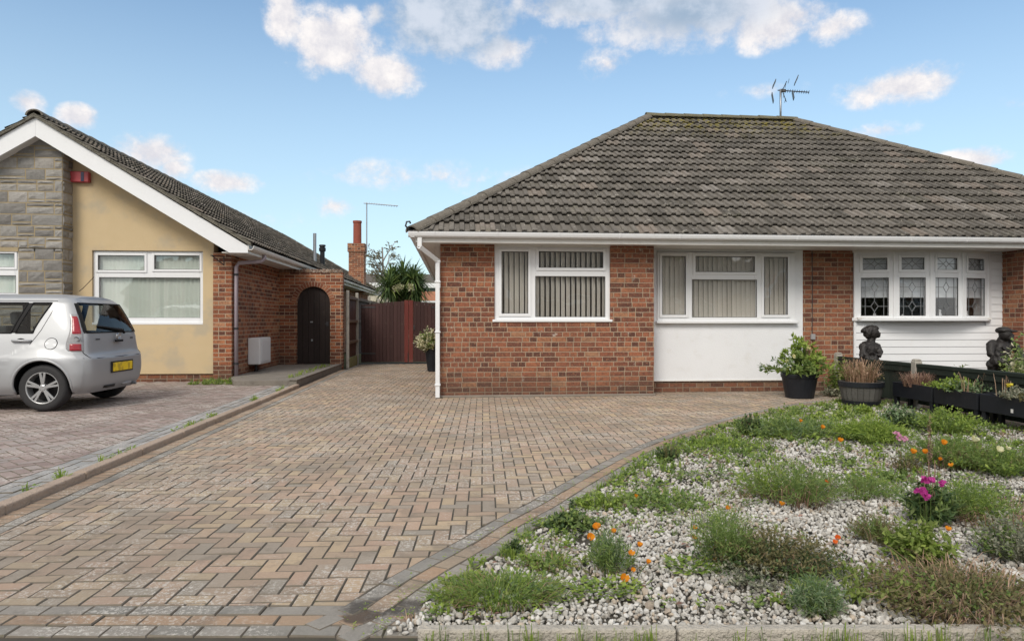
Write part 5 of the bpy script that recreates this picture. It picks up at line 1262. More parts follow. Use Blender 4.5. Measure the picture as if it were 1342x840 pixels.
# climber-like grey green plant between pots by the end post
P_('garden_shrub', 'straggly yellow green shrub between the black pot and the wooden tub', 'shrub', 1100, 519, [(leafy, 'yellow', dict(R_=.22, H=.62, n=55, L=.07, W=.018)), (leafy, 'mid', dict(R_=.26, H=.5, n=40, L=.06, W=.016)), (leafy, 'grey', dict(R_=.25, H=.16, n=40, L=.05, W=.02, off=(-.1, -.1)))])
X, Y = 5.42, 8.72
tub = thing('planted_tub', 'grey wooden half barrel tub holding a twiggy faded plant', 'planter', (X, Y, 0))
M['barrel'] = wood('silvered_barrel_staves', (.075, .072, .068), (.14, .135, .125))
for k in range(1):
    mb = MB(); ns = 22
    for j in range(ns):
        a0, a1 = 2 * math.pi * (j + .03) / ns, 2 * math.pi * (j + .97) / ns
        pr_ = [(.20, 0), (.238, .12), (.262, .25), (.272, .34), (.245, .34), (.2, .02)]
        ids = [[mb.pt((X + r * math.cos(a), Y + r * math.sin(a), z)) for r, z in pr_] for a in (a0, a1)]
        for i in range(len(pr_) - 1): mb.face((ids[0][i], ids[1][i], ids[1][i + 1], ids[0][i + 1]))
    mb.build('stave_ring', M['barrel'], tub)
mb = MB(); mb.lathe([(.275, .275), (.281, .275), (.284, .335), (.277, .337)], (X, Y, 0), 32); mb.lathe([(.228, .045), (.232, .045), (.240, .09), (.234, .09)], (X, Y, 0), 32); mb.build('hoop', M['black_plastic'], tub)
mb = MB(); mb.lathe([(.252, .29), (.1, .31), (0, .31)], (X, Y, 0), 20); mb.build('soil', M['soil'], tub)
mb = MB(); grassy(mb, (X, Y, .3), .30, .33, 170, .006, 1.2); leafy(mb, (X, Y, .3), .3, .3, 40, .04, .006); mb.build('twigs', LM['straw'], tub)
mb = MB(); leafy(mb, (X, Y, .3), .28, .28, 30, .04, .010); grassy(mb, (X, Y, .3), .28, .3, 60, .004); mb.build('foliage', LM['olive'], tub)
# three black troughs
TX = 5.73
def trough(yc, L, label, foliage):
    root = thing('trough_planter', label, 'planter', (TX, yc, 0), group='black trough planters along the green fence'); mb = MB()
    z0, z1, w, t = .165, .352, .15, .012; a, b = yc - L / 2, yc + L / 2; X0, X1 = TX - .02, TX + .24
    mb.box(X0, X0 + t, a, b, z0, z1); mb.box(X1 - t, X1, a, b, z0, z1); mb.box(X0 + t, X1 - t, a, a + t, z0, z1); mb.box(X0 + t, X1 - t, b - t, b, z0, z1); mb.box(X0 + t, X1 - t, a + t, b - t, z0, z0 + .02)
    mb.build('trough', M['black_plastic'], root, bevel=.004)
    for (x, y) in ((X0 + .012, a + .012), (X0 + .012, b - .062), (X1 - .06, a + .012), (X1 - .06, b - .062)):
        l = MB(); l.box(x, x + .05, y, y + .05, 0, z0 + .01); l.build('leg', M['black_plastic'], root, bevel=.003)
    s = MB(); s.box(X0 + t, X1 - t, a + t, b - t, z1 - .05, z1 - .03); s.build('soil', M['soil'], root)
    for (fn_, mat, kw) in foliage:
        mb = MB(); kw = dict(kw); dy = kw.pop('dy', 0); fn_(mb, (TX + .1, yc + dy, z1 - .04), **kw); mb.build('foliage', LM[mat], root)
    return root
trough(8.12, .74, 'black trough holding grey fluffy dried stems, planter nearest the house', [(grassy, 'twig', dict(R_=.26, H=.19, n=260, W=.003, dy=.05)), (grassy, 'straw', dict(R_=.25, H=.17, n=160, W=.003, dy=.05)), (leafy, 'fresh', dict(R_=.15, H=.12, n=20, L=.04, W=.011, dy=-.25))])
trough(7.38, .68, 'black trough overflowing with leafy green plants and white specks, middle planter', [(leafy, 'fresh', dict(R_=.24, H=.20, n=70, L=.04, W=.013, dy=.12)), (leafy, 'blue', dict(R_=.26, H=.17, n=60, L=.04, W=.013)), (rosette, 'variegated', dict(R_=.2, n=14, L=.03, W=.013)), (grassy, 'straw', dict(R_=.2, H=.26, n=14, W=.004, dy=-.1)), (leafy, 'yellow', dict(R_=.2, H=.15, n=30, L=.03, W=.01, dy=.2))])
tr = trough(6.60, .80, 'black trough with grey green plant and small yellow flowers, planter nearest the street', [(leafy, 'grey', dict(R_=.2, H=.15, n=60, L=.04, W=.011)), (leafy, 'olive', dict(R_=.26, H=.1, n=40, L=.04, W=.011, dy=-.1)), (grassy, 'straw', dict(R_=.12, H=.26, n=12, W=.004, dy=.2))])
mb = MB(); 
for (x, y) in ((TX + .08, 6.72), (TX + .05, 6.66), (TX - .0, 6.3)): cluster(mb, (x, y, .47), .02, 5, .016)
mb.build('flower', PT['yellow'], tr)
mb = MB(); mb.box(TX - .0225, TX - .0205, 6.55, 6.58, .2, .24); mb.build('price_tag', M['pvc_aged'], tr)
# plants in the neighbour garden behind the fence
for (px, y_, lab, hh, mt) in ((1212, 9.6, 'green shrub peeping over the low green fence beside the concrete post', .56, 'mid'), (1255, 9.4, 'low yellow green shrub top showing above the fence in front of the white cladding', .50, 'yellow'), (1338, 8.2, 'pale leaved shrub beside the seated statue at the right edge', .95, 'variegated')):
    Xp = xat(px, y_); root = thing('garden_shrub', lab, 'shrub', (Xp, y_, 0)); mb = MB(); leafy(mb, (Xp, y_, 0), .3, hh, 70, .06, .018, 9); mb.build('foliage', LM['mid' if mt == 'variegated' else mt], root)
    if mt == 'variegated': mb = MB(); leafy(mb, (Xp, y_, 0), .3, hh, 40, .06, .018, 8); mb.build('foliage', LM['variegated'], root)
# pot by the side wall, far down the drive
X, Y = -.62, 15.6; root = pot('potted_shrub', 'tall dark pot with a pale variegated bush beside the side wall', 0, (X + .12, Y), .12, .17, .50, M['black_plastic'])
mb = MB(); leafy(mb, (X + .02, Y, .42), .33, .55, 90, .085, .026, 8); mb.build('foliage', LM['variegated'], root)
mb = MB(); leafy(mb, (X + .02, Y, .42), .30, .5, 45, .08, .024, 8); mb.build('foliage', LM['mid'], root)
# ================================================================ STATUES
M['bronze'] = (lambda g: g.done(g.mix(g.noise(g.geo()['Position'], 26, 4, .7), (.008, .007, .008), (.03, .026, .024)), .5, spec=.35, normal=g.bump(g.noise(g.geo()['Position'], 60, 3), .006)))(G('dark_cast_stone'))
def sculpt(name, balls, tubes, mat, parent, voxel=.011, bumpy=.004, smooth_it=2):
    mb = MB()
    sv, sf = subdiv(*subdiv(iv, fi))
    for (c, r, *rot) in balls:
        r = (r, r, r) if not isinstance(r, tuple) else r
        Rm = Matrix.Rotation(rot[0], 3, rot[1]) if rot else Matrix.Identity(3)
        ids = [mb.pt(Vector(c) + Rm @ Vector((p[0] * r[0], p[1] * r[1], p[2] * r[2]))) for p in sv]
        for f in sf: mb.face([ids[i] for i in f])
    for (pts, rr) in tubes: mb.tube(pts, rr, 14)
    o = mb.build(name, mat, parent, local=True)
    m = o.modifiers.new('r', 'REMESH'); m.mode = 'VOXEL'; m.voxel_size = voxel; m.use_smooth_shade = True
    m2 = o.modifiers.new('s', 'SMOOTH'); m2.iterations = smooth_it; m2.factor = .5
    dg = bpy.context.evaluated_depsgraph_get(); me = bpy.data.meshes.new_from_object(o.evaluated_get(dg)); o.modifiers.clear(); o.data = me
    n = len(me.vertices); co = np.empty(n * 3); me.vertices.foreach_get('co', co); co = co.reshape(-1, 3); no = np.empty(n * 3); me.vertices.foreach_get('normal', no); no = no.reshape(-1, 3)
    dsp = np.array([mnoise.noise((c[0] * 30, c[1] * 30, c[2] * 22)) for c in co]) * bumpy; co += no * dsp[:, None]; me.vertices.foreach_set('co', co.reshape(-1)); me.update()
    me.polygons.foreach_set('use_smooth', [True] * len(me.polygons))
    if not me.materials: me.materials.append(mat)
    return o
V_ = Vector
# standing woman with a basket, looking right (local +x = right in the picture)
Xs = xat(1141, 9.75); s1 = thing('garden_statue', 'dark statue of a woman with hair bun and basket behind the green fence', 'statue', (Xs, 9.75, 0))
body = sculpt('figure', [
    ((.03, -.01, .965), (.082, .085, .10)), ((.085, -.055, .945), (.035, .035, .035)), ((.112, -.05, .955), (.015, .015, .02)), ((.09, -.04, .915), (.03, .035, .028)),
    ((-.03, 0, .70), (.115, .10, .13)), ((.05, -.05, .72), (.06, .06, .065)), ((-.03, .0, .79), (.115, .08, .06)), ((-.13, -.03, .75), (.065, .065, .075)), ((.075, .0, .76), (.055, .06, .065)),
    ((-.0, 0, .56), (.11, .10, .10)), ((0, 0, .03), (.22, .2, .05))],
    [([(0, 0, .02), (0, 0, .2), (.01, 0, .45), (-.0, 0, .60)], [.21, .19, .15, .105]), ([(.0, 0, .81), (.02, 0, .93)], [.058, .052]),
     ([(-.12, -.03, .79), (-.17, -.07, .67), (-.13, -.16, .60), (-.03, -.17, .60)], [.055, .048, .040, .032]), ([(.085, -.02, .78), (.09, -.10, .68), (.02, -.17, .62)], [.048, .040, .030]),
     ([(-.05, -.10, .5), (-.08, -.2, .02)], [.025, .04]), ([(.03, -.12, .5), (.03, -.20, .02)], [.022, .035]), ([(.10, -.06, .5), (.16, -.12, .02)], [.022, .035])], M['bronze'], s1, bumpy=.008)
hair = sculpt('hair', [((.005, .01, 1.01), (.095, .095, .07)), ((-.045, .0, .965), (.055, .08, .09)), ((-.095, .01, 1.0), (.045, .05, .045)), ((.05, -.01, 1.035), (.06, .07, .035)), ((0, 0, 1.05), (.06, .05, .03))], [], M['bronze'], s1, bumpy=.016)
bk = sculpt('basket', [((-.12, -.19, .545), (.10, .085, .065)), ((-.18, -.2, .60), (.035, .03, .03)), ((-.12, -.22, .61), (.035, .03, .03)), ((-.06, -.2, .605), (.03, .03, .03)), ((-.23, -.12, .54), (.055, .05, .05)), ((-.20, -.1, .62), (.04, .04, .05))], [([(-.2, -.19, .56), (-.17, -.2, .66), (-.10, -.2, .69), (-.03, -.19, .64), (-.02, -.19, .56)], .012)], M['bronze'], s1, voxel=.009, bumpy=.014)
# seated man in a cap with a basket
Xs = xat(1314, 9.0); s2 = thing('garden_statue', 'dark statue of a seated man in peaked cap beside the right edge', 'statue', (Xs, 9.0, 0))
sculpt('figure', [
    ((.02, -.02, .955), (.078, .082, .095)), ((.09, -.075, .94), (.022, .022, .026)), ((.055, -.065, .90), (.045, .045, .04)),
    ((-.02, .02, .72), (.15, .105, .16)), ((-.13, .02, .81), (.075, .07, .07)), ((.12, .0, .80), (.07, .07, .07)), ((0, .05, .53), (.18, .14, .10)), ((.11, -.2, .50), (.075, .08, .07)), ((-.10, -.2, .48), (.075, .08, .07)),
    ((.13, -.27, .04), (.06, .10, .045)), ((-.1, -.27, .04), (.06, .10, .045)), ((.02, -.17, .60), (.04, .04, .035)), ((0, 0, .02), (.28, .26, .03))],
    [([(0, .05, .84), (.015, 0, .92)], [.055, .05]), ([(.07, .04, .53), (.11, -.2, .51), (.12, -.22, .28), (.13, -.23, .05)], [.095, .08, .06, .05]), ([(-.07, .04, .53), (-.1, -.2, .49), (-.1, -.22, .28), (-.1, -.23, .05)], [.095, .08, .06, .05]),
     ([(-.16, .02, .82), (-.23, -.06, .68), (-.16, -.18, .585), (-.02, -.2, .56)], [.06, .052, .045, .034]), ([(.16, .0, .81), (.21, -.07, .68), (.12, -.17, .62), (.03, -.18, .60)], [.058, .05, .042, .034]),
     ([(0, .08, 0), (0, .08, .45)], [.17, .15])], M['bronze'], s2)
sculpt('cap', [((.01, .0, 1.01), (.098, .10, .052)), ((.10, -.06, 1.0), (.07, .06, .018))], [], M['bronze'], s2, bumpy=.006)
sculpt('basket', [((-.19, -.17, .59), (.12, .11, .10)), ((-.24, -.2, .68), (.04, .04, .035)), ((-.16, -.22, .69), (.04, .04, .035)), ((-.19, -.13, .69), (.045, .04, .035)), ((-.26, -.12, .52), (.06, .06, .07))], [([(-.28, -.17, .62), (-.25, -.19, .76), (-.17, -.19, .79), (-.10, -.17, .72), (-.09, -.17, .62)], .013)], M['bronze'], s2, voxel=.01, bumpy=.016)
sculpt('gathered_sack', [((.16, -.27, .52), (.12, .08, .07)), ((.22, -.25, .46), (.09, .07, .09)), ((.06, -.28, .55), (.07, .05, .05))], [], M['bronze'], s2, bumpy=.014)

# ================================================================ SILVER HATCHBACK (local: x forward, y to its left, z up)
g = G('silver_metallic_paint'); ge = g.geo(); fl = g.noise(ge['Position'], 900, 1)
cc = g.mix(ge['Backfacing'], g.mix(fl, (.34, .352, .37), (.43, .442, .46)), (.02, .02, .02))
M['paint'] = g.done(cc, .5, metal=.45, spec=.4, coat=.2)
M['car_glass'] = glass_mat('tinted_car_glass', tint=(.66, .69, .68), refl=(.62, .60, .58), base=.0)
M['rubber'] = flat_mat('tyre_rubber', (.022, .022, .024), .75, .2, 20)
M['alloy'] = flat_mat('silver_alloy', (.46, .47, .48), .35, .05, 10, metal=.7)
M['trim'] = flat_mat('black_car_trim', (.010, .010, .011), .6, spec=.2)
M['lens_red'] = flat_mat('red_lamp_lens', (.28, .008, .018), .25, .3, 60, coat=.3)
M['lens_clear'] = flat_mat('clear_lamp_lens', (.26, .26, .27), .2, .4, 50, coat=.3)
M['seatcloth'] = flat_mat('grey_seat_cloth', (.055, .06, .065), .9)
M['chrome'] = flat_mat('chrome', (.7, .7, .7), .12, .02, metal=1.)
g = G('blurred_yellow_plate'); p_ = g.geo()['Position']; M['plate'] = g.done(g.mix(g.sstep(g.noise(p_, 14, 1), .45, .62, 0, .75), (.85, .60, .02), (.42, .29, .03)), .4)
CZ_OLD = [.20, .30, .46, .64, .82, .96, 1.335, 1.395]; CZ = [.20, .30, .46, .625, .705, .96, 1.335, 1.395]
def ov(v): return float(np.interp(np.interp(v, range(8), CZ_OLD), CZ, range(8)))
def col(xs, ys): return [(xs[k], ys[k], CZ[k]) for k in range(8)]
side = lambda x, x5, x6, dx=0: col([x, x, x, x, x, x5, x6, x6 + dx], [.74, .80, .825, .83, .815, .755, .635, .585])
cols = [
    col([.10, .03, .0, .0, .055, .085, .25, .33], [0] * 8),
    col([.105, .035, .005, .005, .06, .09, .255, .335], [.28, .28, .28, .28, .28, .28, .26, .25]),
    col([.13, .05, .025, .03, .075, .11, .275, .35], [.56, .58, .60, .60, .60, .585, .50, .47]),
    col([.18, .10, .07, .075, .115, .15, .31, .38], [.66, .70, .715, .715, .71, .665, .56, .52]),
    col([.26, .18, .155, .165, .205, .235, .36, .42], [.70, .76, .785, .785, .775, .72, .60, .555]),
    col([.36, .32, .32, .33, .36, .38, .44, .47], [.73, .785, .81, .815, .80, .745, .622, .575]),
    side(.62, .70, .54, -.02),
    side(.86, .90, .76), side(.93, .95, .82), side(1.62, 1.62, 1.55), side(1.71, 1.70, 1.64), side(2.40, 2.42, 2.02), 
    col([2.62, 2.62, 2.62, 2.62, 2.64, 2.60, 2.12, 2.08], [.74, .80, .82, .825, .80, .72, .61, .57]),
    col([3.12, 3.14, 3.16, 3.14, 2.95, 2.72, 2.20, 2.12], [.72, .79, .80, .79, .72, .64, .54, .50]),
    col([3.42, 3.46, 3.48, 3.46, 3.28, 2.82, 2.26, 2.17], [.55, .62, .63, .62, .56, .48, .40, .36]),
    col([3.54, 3.58, 3.60, 3.58, 3.38, 2.88, 2.29, 2.20], [.28, .30, .30, .30, .28, .24, .20, .18]),
    col([3.57, 3.61, 3.63, 3.61, 3.41, 2.90, 2.30, 2.21], [0] * 8)]
CA = np.array(cols)   # [u, v, 3]
def cr1(P, t):
    n = len(P); i = min(int(t), n - 2); f = t - i; p0 = P[max(i - 1, 0)]; p1 = P[i]; p2 = P[i + 1]; p3 = P[min(i + 2, n - 1)]
    m1 = (p2 - p0) / 2; m2 = (p3 - p1) / 2
    # limit tangents so that panels do not overshoot
    lim = np.abs(p2 - p1) * 1.6 + 1e-9; m1 = np.clip(m1, -lim, lim); m2 = np.clip(m2, -lim, lim)
    return (2 * f ** 3 - 3 * f ** 2 + 1) * p1 + (f ** 3 - 2 * f ** 2 + f) * m1 + (-2 * f ** 3 + 3 * f ** 2) * p2 + (f ** 3 - f ** 2) * m2
def S(u, v): return cr1(np.array([cr1(CA[:, k], u) for k in range(8)]), v)
def Sn(u, v, off):
    e = .02; a = S(min(u + e, 16), v) - S(max(u - e, 0), v); b = S(u, min(v + e, 7)) - S(u, max(v - e, 0)); n = np.cross(a, b); n /= (np.linalg.norm(n) + 1e-12); p = S(u, v)
    c = np.array([1.8, 0, .7]); 
    if np.dot(n, p - c) < 0: n = -n
    return p + n * off
car = thing('parked_hatchback', 'silver five door hatchback parked on pinkish paving in front of the yellow gable', 'car', (-4.475, 9.62, .035), rz=math.pi)
SU, SV = 10, 9; NU, NV = 16 * SU, 7 * SV
grid = np.array([[S(i / SU, j / SV) for j in range(NV + 1)] for i in range(NU + 1)])
arches = [(.56, .30, .335), (2.95, .30, .335)]
for i in range(NU + 1):
    for j in range(NV + 1):
        p = grid[i, j]
        if p[1] > .55:
            for (ax_, az_, ar) in arches:
                r = math.hypot(p[0] - ax_, p[2] - az_)
                if r < .62 and i > 3.4 * SU: p[1] += .022 * math.exp(-((r - ar - .02) / .09) ** 2) + (.006 if r < ar + .2 else 0)
def is_win(u, v):
    if not 5 <= v < 6: return None
    if u < 2.6: return 'rear_window'
    if 6 <= u < 7: return 'quarter_window'
    if 8 <= u < 9: return 'rear_door_window'
    if 10 <= u < 11: return 'front_door_window'
    if 13 <= u: return 'windscreen'
    return None
bodyM = MB(); wins = {}; mats_body = 0
for sgn in (1, -1):
    gcopy = grid.copy()
    moved = {}
    faces = []
    for i in range(NU):
        for j in range(NV):
            quad = [(i, j), (i + 1, j), (i + 1, j + 1), (i, j + 1)]; c = sum(gcopy[a, b] for a, b in quad) / 4
            inside = False
            if c[1] > .5 and i > 3.2 * SU:
                for A_ in arches:
                    rs = [math.hypot(gcopy[a, b][0] - A_[0], gcopy[a, b][2] - A_[1]) for a, b in quad]
                    if max(rs) < A_[2] * 1.06 and min(rs) < A_[2]: inside = True
                    elif min(rs) < A_[2]:
                        for (a, b), r in zip(quad, rs):
                            if r < A_[2]: moved[(a, b)] = A_
            if inside: continue
            faces.append((quad, is_win((i + .5) / SU, (j + .5) / SV)))
    for (a, b), A_ in moved.items():
        p = gcopy[a, b]; dx, dz = p[0] - A_[0], p[2] - A_[1]; r = math.hypot(dx, dz) + 1e-9; gcopy[a, b] = (A_[0] + dx / r * A_[2], p[1], A_[1] + dz / r * A_[2])
    ids = {}
    def vid(mbx, key, kk):
        k = (kk, key, sgn)
        if k not in ids: p = gcopy[key]; ids[k] = mbx.pt((p[0], p[1] * sgn, p[2]))
        return ids[k]
    for quad, w in faces:
        if w:
            key = w if w in ('rear_window', 'windscreen') else (w, sgn)
            mbx = wins.setdefault(key, MB()); q = [vid(mbx, t, str(key)) for t in quad]
        else: mbx = bodyM; q = [vid(mbx, t, 'b') for t in quad]
        mbx.face(q if sgn < 0 else q[::-1])
    # roof
    rows = []
    nr = 8
    for i in range(NU + 1):
        e = gcopy[i, NV]; row = []
        for k in range(nr + 1):
            t = k / nr; y = e[1] * (1 - t); x = e[0] + (0 if True else 0); zt = 1.395 + .07 * (1 - (1 - t) ** 2.2) * (min(1, (e[1] / .5)) if True else 1)
            # crown falls towards screen and tailgate
            fx_ = smooth(.33, .8, e[0]) * (1 - .35 * smooth(1.6, 2.2, e[0])); row.append((x, y, 1.395 + (zt - 1.395) * (.55 + .45 * fx_)))
        rows.append(row)
    rid = [[bodyM.pt((p[0], p[1] * sgn, p[2])) for p in row] for row in rows]
    for i in range(NU):
        for k in range(nr): bodyM.face((rid[i][k], rid[i + 1][k], rid[i + 1][k + 1], rid[i][k + 1]) if sgn < 0 else (rid[i][k + 1], rid[i + 1][k + 1], rid[i + 1][k], rid[i][k]))
body = bodyM.build('body', M['paint'], car, smooth=True, local=True)
import bmesh
bm = bmesh.new(); bm.from_mesh(body.data); bmesh.ops.remove_doubles(bm, verts=bm.verts, dist=.0008)
# fill the flat roof middle between the front and rear half profiles
bmesh.ops.recalc_face_normals(bm, faces=bm.faces); bm.to_mesh(body.data); bm.free()
def pr(pts, r, name, mat, parent, n=6):
    mb = MB(); mb.tube(pts, r, n); return mb.build(name, mat, parent, smooth=True, local=True)
for key, m_ in wins.items():
    nm = key if isinstance(key, str) else key[0]
    wo = m_.build(nm, M['car_glass'], car, smooth=True, local=True)
    # black rubber edge
    rng = {'rear_window': (0, 2.57), 'quarter_window': (6, 7), 'rear_door_window': (8, 9), 'front_door_window': (10, 11), 'windscreen': (13, 16)}[nm]
    sg = [1] if not isinstance(key, str) else None
    mb = MB()
    for s_ in ([key[1]] if not isinstance(key, str) else [1, -1]):
        pts = []
        for t in np.linspace(rng[0], rng[1], 14): p = Sn(t, 5.0, .001); pts.append((p[0], p[1] * s_, p[2]))
        mb.tube(pts, .009, 5)
        pts = []
        for t in np.linspace(rng[0], rng[1], 14): p = Sn(t, 6.0, .001); pts.append((p[0], p[1] * s_, p[2]))
        mb.tube(pts, .008, 5)
        for uu in (([rng[0]] if rng[0] > 0 else []) + ([rng[1]] if rng[1] < 16 else [])):
            pts = [Sn(uu, v, .001) for v in np.linspace(5, 6, 8)]; mb.tube([(p[0], p[1] * s_, p[2]) for p in pts], .010, 5)
    mb.build('window_seal', M['trim'], wo, smooth=True, local=True)
def patch(mb, uf, vf, n, m, off, s_=1):
    ids = [[None] * (m + 1) for _ in range(n + 1)]
    for i in range(n + 1):
        for j in range(m + 1):
            t, q = i / n, j / m; edge = off if 0 < i < n and 0 < j < m else off * .15; p = Sn(uf(t, q), vf(t, q), edge); ids[i][j] = mb.pt((p[0], p[1] * s_, p[2]))
    for i in range(n):
        for j in range(m): mb.face((ids[i][j], ids[i + 1][j], ids[i + 1][j + 1], ids[i][j + 1]))
# pillars between side glasses are black
for s_ in (1, -1):
    for u0_ in (7, 9): mb = MB(); patch(mb, lambda t, q: u0_ + t, lambda t, q: 5 + q, 4, 6, .002, s_); mb.build('door_pillar', M['trim'], car, local=True, smooth=True)
    # black surround at the edge of the tailgate glass
    mb = MB(); patch(mb, lambda t, q: 2.57 + t * (.55 + .1 * q), lambda t, q: 4.97 + 1.05 * q, 4, 8, .003, s_); mb.build('tailgate_glass_edge', M['trim'], car, local=True, smooth=True)
    # tail lamp: red, clear, red with a pale surround
    lu = lambda t, q: (3.12 + .05 * smooth(.3, 1, q)) + t * (1.45 - .50 * smooth(.25, 1, q))
    root = None
    mb = MB(); patch(mb, lambda t, q: lu(t * 1.12 - .06, q), lambda t, q: 4.12 + 1.46 * q, 8, 14, .010, s_); lamp = mb.build('tail_lamp', M['lens_clear'], car, smooth=True, local=True)
    for (q0, q1, nm, mt) in ((.03, .30, 'lower_red_lens', 'lens_red'), (.54, .97, 'upper_red_lens', 'lens_red')):
        mb = MB(); patch(mb, lambda t, q: lu(t * .86 + .06, q0 + (q1 - q0) * q), lambda t, q: 4.12 + 1.46 * (q0 + (q1 - q0) * q), 6, 8, .017, s_); mb.build(nm, M[mt], lamp, smooth=True, local=True)
    mb = MB(); c_ = Sn(lu(.45, .43), 4.12 + 1.46 * .43, .012); mb.lathe([(0, -.02), (.035, -.012), (.04, 0), (.03, .01)], (c_[0], c_[1] * s_, c_[2]), 14, 'y'); mb.build('reverse_lamp', M['alu'], lamp, local=True)
    # headlamp
    mb = MB(); patch(mb, lambda t, q: 13.2 + t * 1.1, lambda t, q: 3.1 + .85 * q, 6, 6, .012, s_); mb.build('headlamp', M['lens_clear'], car, smooth=True, local=True)
    # door seams
    def seam(path, r=.0035):
        pts = [Sn(u, ov(v), .0005) for u, v in path]; mb.tube([(p[0], p[1] * s_, p[2]) for p in pts], r, 5)
    mb = MB()
    seam([(6.0 - .35 * math.sin(t * 1.5) , 6.25 - .0 * t) if False else (6.0 - .42, 6.3)  for t in (0,)] + [(5.62, 5.6), (5.72, 5.1), (5.9, 4.6), (6.25, 4.0), (6.75, 3.2), (7.0, 2.6), (7.1, 2.0), (7.1, .6)])
    seam([(9.5, v) for v in np.linspace(.6, 6.2, 12)]); seam([(12.0, v) for v in np.linspace(.6, 4.9, 10)]); seam([(u, .62) for u in np.linspace(7.1, 12, 14)]); seam([(u, 6.3) for u in np.linspace(5.6, 11.4, 14)])
    seam([(3.02, 5.9), (3.12, 5.2), (3.2, 4.6), (3.24, 3.9), (3.15, 3.4), (2.7, 3.05), (1.8, 2.98), (0, 2.97)], .0045)
    seam([(3.3, 3.0), (4.0, 3.05), (4.8, 3.1), (5.3, 2.85)], .003)
    mb.build('panel_gap', M['trim'], car, local=True, smooth=True)
    # bumper foot strip
    mb = MB(); patch(mb, lambda t, q: .9 * t + .4, lambda t, q: .55 + .28 * q, 8, 3, .025, s_) ; mb.build('bumper_step', M['paint'], car, local=True, smooth=True)
    for (u_, v_) in ((8.35, 4.15), (10.35, 4.15)):
        if u_ < 9: continue
        P0, P1 = Sn(u_ - .25, v_, .03), Sn(u_ + .28 if u_ < 9 else u_ + .28, v_, .03); 
        mb = MB(); a0 = Sn(u_ - .27, v_, .0); a1 = Sn(u_ + .30, v_, .0); mb.tube([(a0[0], a0[1] * s_, a0[2]), (P0[0] + .0, P0[1] * s_, P0[2]), (P1[0], P1[1] * s_, P1[2]), (a1[0], a1[1] * s_, a1[2])], [.012, .014, .014, .012], 8)
        ho = mb.build('door_handle', M['paint'], car, local=True, smooth=True)
        mb = MB(); c_ = (S(u_, v_ + .03)); sv_, sf_ = iv2, fi2; ids_ = [mb.pt((c_[0] + p[0] * .055, (c_[1]) * s_ + p[1] * .004, c_[2] + p[2] * .026)) for p in sv_]; [mb.face([ids_[i] for i in f]) for f in sf_]; mb.build('handle_recess', M['trim'], ho, local=True, smooth=True)
GF = grid[int(3.6 * SU):int(12.5 * SU)].reshape(-1, 3)
def ysurf(x, z):
    d2_ = (GF[:, 0] - x) ** 2 + (GF[:, 2] - z) ** 2; ix = np.argsort(d2_)[:5]; w_ = 1 / (d2_[ix] + 1e-5); return float((GF[ix, 1] * w_).sum() / w_.sum())
mb = MB(); hx0, hx1, hz = .70, .93, .865; y0_, y1_ = ysurf(hx0, hz), ysurf(hx1, hz)
for s_ in (1, -1):
    mb = MB(); mb.tube([(hx0, (y0_ - .005) * s_, hz), (hx0 + .02, (y0_ + .028) * s_, hz), (hx1 - .02, (y1_ + .028) * s_, hz + .004), (hx1, (y1_ - .005) * s_, hz + .004)], [.012, .015, .015, .012], 8); ho = mb.build('door_handle', M['paint'], car, local=True, smooth=True)
    mb = MB(); xm_ = (hx0 + hx1) / 2 + .01; ids_ = [mb.pt((xm_ + p[0] * .05, (ysurf(xm_, hz) ) * s_ + p[1] * .006, hz + .004 + p[2] * .03)) for p in iv2]; [mb.face([ids_[i] for i in f]) for f in fi2]; mb.build('handle_recess', M['trim'], ho, local=True, smooth=True)
c_ = S(5.55, 4.05); mb = MB(); fx0, fz0 = .47, .83
ctr = mb.pt((fx0, ysurf(fx0, fz0) + .006, fz0)); rg_ = [mb.pt((fx0 + .066 * math.cos(a), ysurf(fx0 + .066 * math.cos(a), fz0 + .066 * math.sin(a)) + .005, fz0 + .066 * math.sin(a))) for a in [2 * math.pi * k / 28 for k in range(28)]]
for k in range(28): mb.face((ctr, rg_[(k + 1) % 28], rg_[k]))
fo_ = mb.build('fuel_flap', M['paint'], car, local=True, smooth=True)
mb = MB(); mb.tube([(fx0 + .069 * math.cos(a), ysurf(fx0 + .069 * math.cos(a), fz0 + .069 * math.sin(a)) + .001, fz0 + .069 * math.sin(a)) for a in [2 * math.pi * k / 28 for k in range(29)]], .0045, 5); mb.build('flap_gap', M['trim'], fo_, local=True, smooth=True)
for (ax_, az_, ar) in arches:
    for s_ in (1, -1):
        mb = MB(); P = []
        for k in range(41):
            a = math.radians(-14 + 208 * k / 40); x_, z_ = ax_ + ar * math.cos(a), az_ + ar * math.sin(a)
            P.append((x_, (ysurf(ax_ + (ar + .02) * math.cos(a), az_ + (ar + .02) * math.sin(a)) - .004) * s_, z_))
        mb.tube(P, .016, 8); mb.build('wheel_arch_lip', M['paint'], car, local=True, smooth=True)
